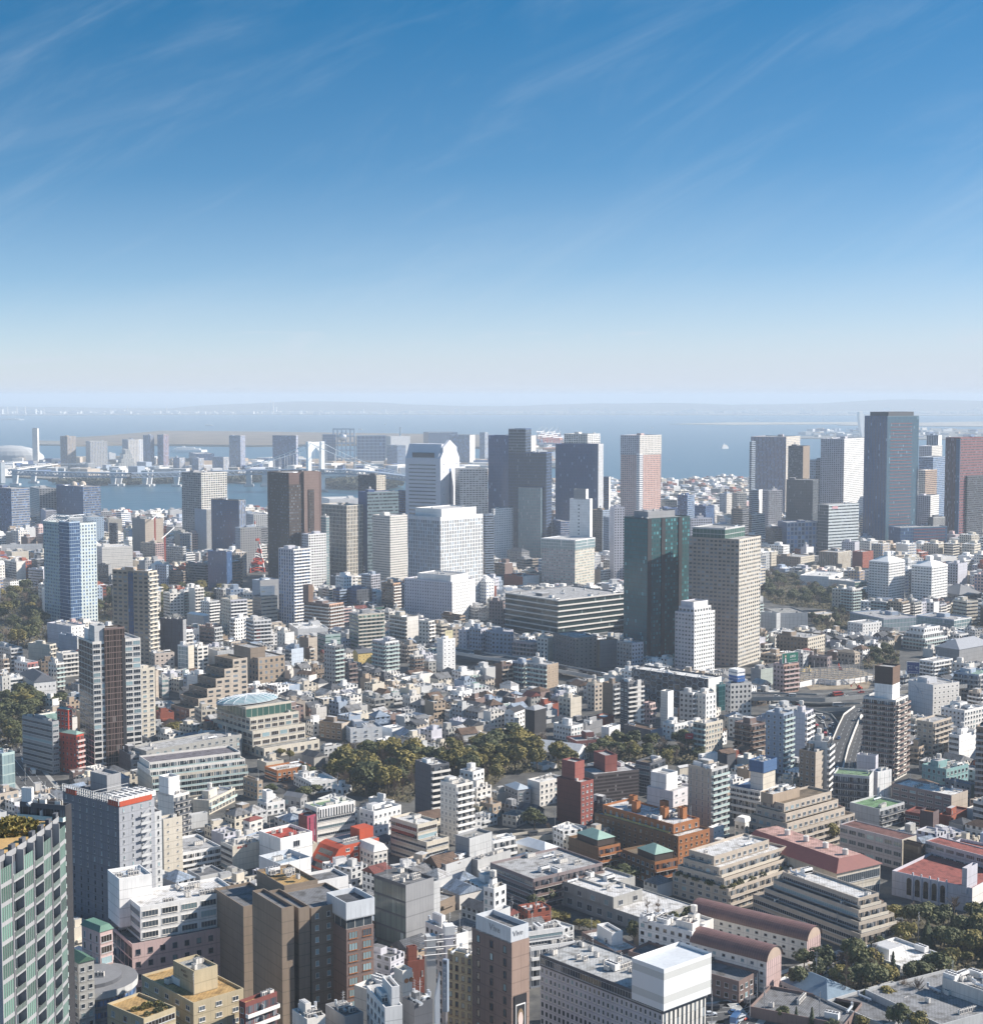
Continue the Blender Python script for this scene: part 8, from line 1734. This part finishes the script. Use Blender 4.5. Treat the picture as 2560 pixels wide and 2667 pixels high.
def on_road(x,y,mg):
    for a,b,hw in ROADSEG:
        dx,dy=b[0]-a[0],b[1]-a[1];l2=dx*dx+dy*dy or 1;t=max(0,min(1,((x-a[0])*dx+(y-a[1])*dy)/l2))
        if(x-a[0]-t*dx)**2+(y-a[1]-t*dy)**2<(hw+mg)**2:return True
    return False
LOW=[[(640,1700),(1100,1740),(1500,1800),(1900,1850),(1900,1960),(1300,1940),(900,1930),(640,1860)],[(2090,1640),(2360,1640),(2560,1740),(2560,1760),(2250,1740),(2150,1720)],[(640,1960),(2560,1960),(2560,2700),(0,2700),(0,1990)]]
TREESCREEN=[q[1]for q in PARKS]
def max_h(x,y,r,h,z0):
    """lower a filler so that it leaves the buildings read off the photograph in view"""
    px,pb=proj(x,y,z0);s=F/y*r;top=proj(x,y,z0+h)[1]
    lim=None
    for x0,x1,y0,y1,Y in RECT:
        if Y>y+2 and px+s>x0 and px-s<x1 and pb>y0 and top<y1:
            lim=y1 if lim is None else max(lim,y1)
    for ps in TREESCREEN:
        t=top
        for f_ in(-s,0,s):
            if inpoly(px+f_,top,ps):return 0
    if lim is not None:
        if lim>pb-2:return 0
        h=z_at(y,lim)-z0
    return h
WALLS=['white']*5+['off']*6+['cream']*4+['lgrey']*5+['beige','beige','conc','conc','tan','mauve','lav','lav','blueg','grey','grey','brick','dgrey','taupe']
WN=dict(white='white',off='off white',cream='cream',lgrey='pale grey',beige='beige',conc='concrete grey',taupe='taupe',tan='tan',mauve='brown',lav='lavender',blueg='blue grey',grey='grey',brick='red brick',dgrey='dark',pink='pinkish')
RN=dict(roof='grey flat roofed',roofl='pale flat roofed',white='white flat roofed',roofd='dark roofed',dgrey='slate roofed',brown='brown roofed',blueg='blue grey roofed',maroon='red roofed',verd='green roofed')
cand=[]
TH=R(46);c0,s0=math.cos(TH),math.sin(TH)
def gen(y0,y1,step,jit):
    n=int(2600/step)+2
    for i in range(-n,n):
        for j in range(-n,n):
            if i%7==0 and rf.random()<.85:continue
            if j%5==0 and rf.random()<.6:continue
            u,v=(i+rf.uniform(-jit,jit))*step,(j+rf.uniform(-jit,jit))*step
            x,y=u*c0-v*s0,u*s0+v*c0+1500
            if not(y0<=y<y1)or abs(x)>.325*y+20:continue
            cand.append((x,y,step))
gen(560,1430,13.2,.16);gen(1430,2050,19,.2);gen(2050,3000,26,.22);gen(3000,4300,34,.25)
cand.sort(key=lambda c:c[1])
PORT=[(-1400,3000),(-640,3000),(-310,3170),(-120,3540),(20,3620),(60,4040),(330,4140),(900,4400),(1600,4400),(1600,2900),(-1400,2900)]
HM=[];MM=[]
for x,y,st in cand:
    if y>2900 and not inpoly(x,y,PORT):continue
    if on_road(x,y,st*.45):continue
    px,py=proj(x,y,g(y))
    if any(inpoly(x,y,ps[0])for ps in PARKS):continue
    low=any(inpoly(px,py,q)for q in LOW)
    house=low or(y<1430 and rf.random()<.75)or rf.random()<.2
    if y>2050:house=rf.random()<.15
    z0=g(y)
    if house and st<15:w,l,h=rf.uniform(8,12),rf.uniform(8,12.5),rf.choice((5.8,6.5,8.5,9,9.5,11.5))
    elif house:w,l,h=rf.uniform(9,15),rf.uniform(10,16),rf.uniform(7,13)
    else:
        w,l=rf.uniform(.5,.85)*max(15,st),rf.uniform(.55,.95)*max(15,st)
        h=rf.uniform(10,24)if y<1430 else rf.uniform(11,32)if y<1750 else rf.uniform(12,38)if y<2300 else rf.uniform(10,34)if y<2900 else rf.uniform(8,20)
    if in_foot(x,y,max(w,l)*.5):continue
    hm=max_h(x,y,max(w,l)*.6,h,z0)
    if hm<h:
        if hm<5:continue
        h=hm
    ph=TH+rf.choice((0,0,0,.12,-.15,-.3))+(0 if rf.random()<.9 else rf.uniform(-.4,.4))
    (HM if h<12.6 and max(w,l)<16.5 else MM).append((x,y,w,l,h,ph))
# houses: the nearest 300 one by one, the rest as one mass
HMAT={}
def hmat(w,wh=.42):return facade(w,'dk',.5,wh+.06,None,.26)
def house_parts(r,w,l,h):
    wall=r.choice(WALLS);q=r.random();m=MB();q2=MB();ns=max(2,round(h/3));zt=h
    ps=[(0,0),(w,0),(w,l),(0,l)];nb=(max(1,round(w/3.2)),max(1,round(l/3.2)))
    pitched=q<.4 and h<10
    plain=[r.random()<.4 for _ in range(4)]
    for k in range(4):
        a,b=ps[k],ps[(k+1)%4];m.quad((*a,-2),(*b,-2),(*b,h),(*a,h),1 if plain[k]else 0,[(0,-2*ns/h),(nb[k%2],-2*ns/h),(nb[k%2],ns-.25),(0,ns-.25)])
    if pitched:
        rc_=r.choice(['dgrey','roofd','brown','blueg','dgrey','roof','maroon' if r.random()<.4 else 'roofd']);e=.4;k=min(w,l)/2;hh=k*r.uniform(.45,.75)
        a=[(-e,-e),(w+e,-e),(w+e,l+e),(-e,l+e)]
        if r.random()<.5:bq=[(k,k*.98),(w-k,k*.98),(w-k,l-k*.98),(k,l-k*.98)]
        elif w<l:bq=[(w/2-.01,-e),(w/2+.01,-e),(w/2+.01,l+e),(w/2-.01,l+e)]
        else:bq=[(-e,l/2-.01),(w+e,l/2-.01),(w+e,l/2+.01),(-e,l/2+.01)]
        for j in range(4):q2.quad((*a[j],h),(*a[(j+1)%4],h),(*bq[(j+1)%4],h+hh),(*bq[j],h+hh))
    else:
        rc_=r.choice(['roof','roofl','roofl','white','roof','roofd','verd' if r.random()<.35 else 'roofl']);t=.25
        i_=[(t,t),(w-t,t),(w-t,l-t),(t,l-t)]
        for k in range(4):
            a,b,c,d=ps[k],ps[(k+1)%4],i_[(k+1)%4],i_[k];m.quad((*a,h),(*b,h),(*c,h),(*d,h),1);m.quad((*c,h),(*c,h-.7),(*d,h-.7),(*d,h),1)
        q2.box(t,w-t,t,l-t,h-.8,h-.7)
        if r.random()<.6:
            x,y,a,b,c=r.uniform(0,w*.5),r.uniform(l*.2,l*.55),w*r.uniform(.3,.5),l*r.uniform(.25,.45),r.uniform(1.8,3.2);m.box(x,x+a,y,y+b,h-.7,h+c,1);q2.box(x+.2,x+a-.2,y+.2,y+b-.2,h+c,h+c+.05)
        for k in range(r.randrange(2,6)):x,y=r.uniform(.5,w-1.5),r.uniform(.5,l-1.5);m.box(x,x+r.uniform(.7,1.4),y,y+r.uniform(.7,1.2),h-.7,h+r.uniform(.4,1.2),1)
    if r.random()<.45:
        z=h*.5;m.box(w*.1,w*.9,-1.1,0,z-.1,z+.95,1,True)
    return m,q2,wall,rc_,ns
HM.sort(key=lambda q:q[1]);NH_=300;hs_m={};hs_r={}
SM=MB();slots=[];sidx={}
def slot(mt):
    if mt.name not in sidx:sidx[mt.name]=len(slots);slots.append(mt)
    return sidx[mt.name]
def add_to(S,m,mats,X,Y,Z,ph):
    c,s=math.cos(ph),math.sin(ph);n=len(S.v)
    S.v+=[(X+v[0]*c-v[1]*s,Y+v[0]*s+v[1]*c,Z+v[2])for v in m.v];S.f+=[tuple(i+n for i in f)for f in m.f];S.uv+=m.uv;S.m+=[slot(mats[k])for k in m.m]
WORDS={2:'two storey',3:'three storey',4:'four storey'}
for i,(x,y,w,l,h,ph)in enumerate(HM):
    m,q2,wall,rc_,ns=house_parts(rf,w,l,h)
    if i<NH_:
        o=obj('house',None,None,(x,y,g(y)),ph);o.empty_display_size=1
        m.build('wall',[hmat(wall),mat(wall)],o);q2.build('roof',roofmat(rc_),o)
        tag(o,None,'house',adj=RN.get(rc_,'grey roofed')+' '+WN[wall]+' house',px=proj(x,y,g(y)+h),group='small houses packed between the larger buildings')
    else:add_to(SM,m,[hmat(wall),mat(wall)],x,y,g(y),ph);add_to(SM,q2,[roofmat(rc_)],x,y,g(y),ph)
o=SM.build('houses',list(slots));tag(o,None,None,kind='stuff');o['label']='mass of small houses filling the quarters farther off'
SM=MB();slots=[];sidx={}
MM.sort(key=lambda q:q[1]);NM=230
class FB:pass
MW=['white']*5+['off']*5+['lgrey']*3+['cream']*3+['beige','lav','blueg','tan','mauve','grey','brick','dgrey','conc','pink']
for i,(x,y,w,l,h,ph)in enumerate(MM):
    wall=rf.choice(MW);r_=rf.random();sty=rf.choice(('gb','gb','bg','nb','gg','rr','gn','ng','bb','rg'));n='office_building' if 'r' in sty or sty=='gn' else 'apartment_building'
    if i<NM:
        o=obj(n,None,None,(x,y,g(y)),ph);o.empty_display_size=1
        ro=volume(o,0,w,0,l,-3,h,max(y,NEAR+1),sty,w=wall,gl=rf.choice(('dk','dk','mid')),bal=rf.choice(('white','off',wall,'glz')),bay=rf.uniform(2.8,4.2),sto=rf.uniform(2.9,3.5),ww=rf.uniform(.42,.72),wh=rf.uniform(.42,.6),roof=rf.choice(('roof','roofl','roofl','roofd')))
        clutter(o,0,w,0,l,h-.98,y,3 if y<1600 else 1,1,wall,rf,ro)
        ns=round(h/3.2);sw='low' if ns<5 else 'mid height' if ns<8 else 'tall'
        tag(o,None,n.replace('_',' '),adj='%s %s %s'%(sw,WN[wall],n.replace('_',' ')),px=proj(x,y,g(y)+h),group='mid rise blocks between the named buildings')
    else:
        m=MB();ns=max(2,round(h/3.3));ps=[(0,0),(w,0),(w,l),(0,l)];ff=facade(wall,rf.choice(('dk','mid','bl')),rf.choice((.45,.55,1.05,.8)),rf.choice((.4,.45,.55)),None,.3)
        for k in range(4):
            a,b=ps[k],ps[(k+1)%4];nb=max(1,round((w,l)[k%2]/3.6));m.quad((*a,-3),(*b,-3),(*b,h),(*a,h),1 if(k==0 and sty[1]=='n')or(k==3 and sty[0]=='n')else 0,[(0,0),(nb,0),(nb,ns),(0,ns)])
        m.poly([(*p,h)for p in ps],2);x_,y_=rf.uniform(0,w*.5),rf.uniform(0,l*.5);m.box(x_,x_+w*.4,y_,y_+l*.4,h,h+rf.uniform(2.5,5),1)
        for k in range(4):x_,y_=rf.uniform(1,w-3),rf.uniform(1,l-3);m.box(x_,x_+2,y_,y_+1.5,h,h+1.6,1)
        add_to(SM,m,[ff,mat(wall),mat(rf.choice(('roof','roofl','roofl','white')))],x,y,g(y),ph)
o=SM.build('distant_buildings',list(slots));tag(o,None,None,kind='stuff');o['label']='mass of mid rise blocks filling the city towards the harbour'
# island and port clutter
SM=MB();slots=[];sidx={}
for k in range(700):
    zone=rf.random()
    if zone<.6:px,py=rf.uniform(-40,1330),rf.uniform(1203,1240)
    elif zone<.8:px,py=rf.uniform(1330,1500),rf.uniform(1142,1215)
    else:px,py=rf.uniform(2090,2600),rf.uniform(1120,1140)
    X,Y=on_z(px,py,4);w,l,h=rf.uniform(15,70),rf.uniform(15,50),rf.uniform(5,24)*(1.0 if zone<.8 else .8);m=MB();m.box(0,w,0,l,-2,h,0);add_to(SM,m,[mat(rf.choice(('white','off','lgrey','blueg','beige','navy','tan','rust' if zone>.6 and zone<.8 else 'lgrey')))],X,Y,4,rf.uniform(0,1.5))
o=SM.build('island_sheds',list(slots));tag(o,None,None,kind='stuff');o['label']='pale low sheds and halls scattered over the reclaimed islands'
# ---------------------------------------------------------------- haze
hm_=bpy.data.materials.new('haze');hm_.use_nodes=True;nn_=hm_.node_tree.nodes;nn_.remove(nn_['Principled BSDF']);pv=nn_.new('ShaderNodeVolumePrincipled')
pv.inputs['Color'].default_value=(.78,.88,1,1);pv.inputs['Density'].default_value=7.2e-5;pv.inputs['Anisotropy'].default_value=0
hm_.node_tree.links.new(pv.outputs[0],nn_['Material Output'].inputs['Volume'])
m=MB();m.box(-29000,29000,-600,58000,-4.5,275,0,True);o=m.build('haze',hm_);tag(o,None,None,kind='stuff');o['label']='thin blue winter haze over the city and bay'
# ---------------------------------------------------------------- labels from neighbours
ORD=['','second ','third ','fourth ','fifth ','sixth ','seventh ','eighth ','ninth ','tenth ','eleventh ','twelfth ','thirteenth ','fourteenth ','fifteenth ','sixteenth ','seventeenth ','eighteenth ','nineteenth ','twentieth ']
seen={}
for o,adj,px in THINGS:
    if not adj:continue
    best=sorted(LAND,key=lambda q:(q[1][0]-px[0])**2+(q[1][1]-px[1])**2)[:4]
    opt=[]
    for ref,q in best:
        dx,dy=px[0]-q[0],px[1]-q[1]
        d=('right of' if dx>0 else 'left of')if abs(dx)>abs(dy)else('in front of' if dy>0 else 'behind')
        key=(adj,d,ref);opt.append((len(seen.get(key,())),math.hypot(dx,dy),key))
    n,dist,key=min(opt,key=lambda t:(t[0],t[1]));seen.setdefault(key,[]).append((dist,o))
for(adj,d,ref),lst in seen.items():
    for k,(dist,o)in enumerate(sorted(lst,key=lambda t:t[0])):
        ref=ref if len((adj+ref).split())<11 else ' '.join(ref.split()[-3:])
        o['label']='%s%s %s the %s'%('nearest ' if k==0 and len(lst)>1 else ORD[min(k,19)]+'nearest ' if k else '',adj,d,ref)
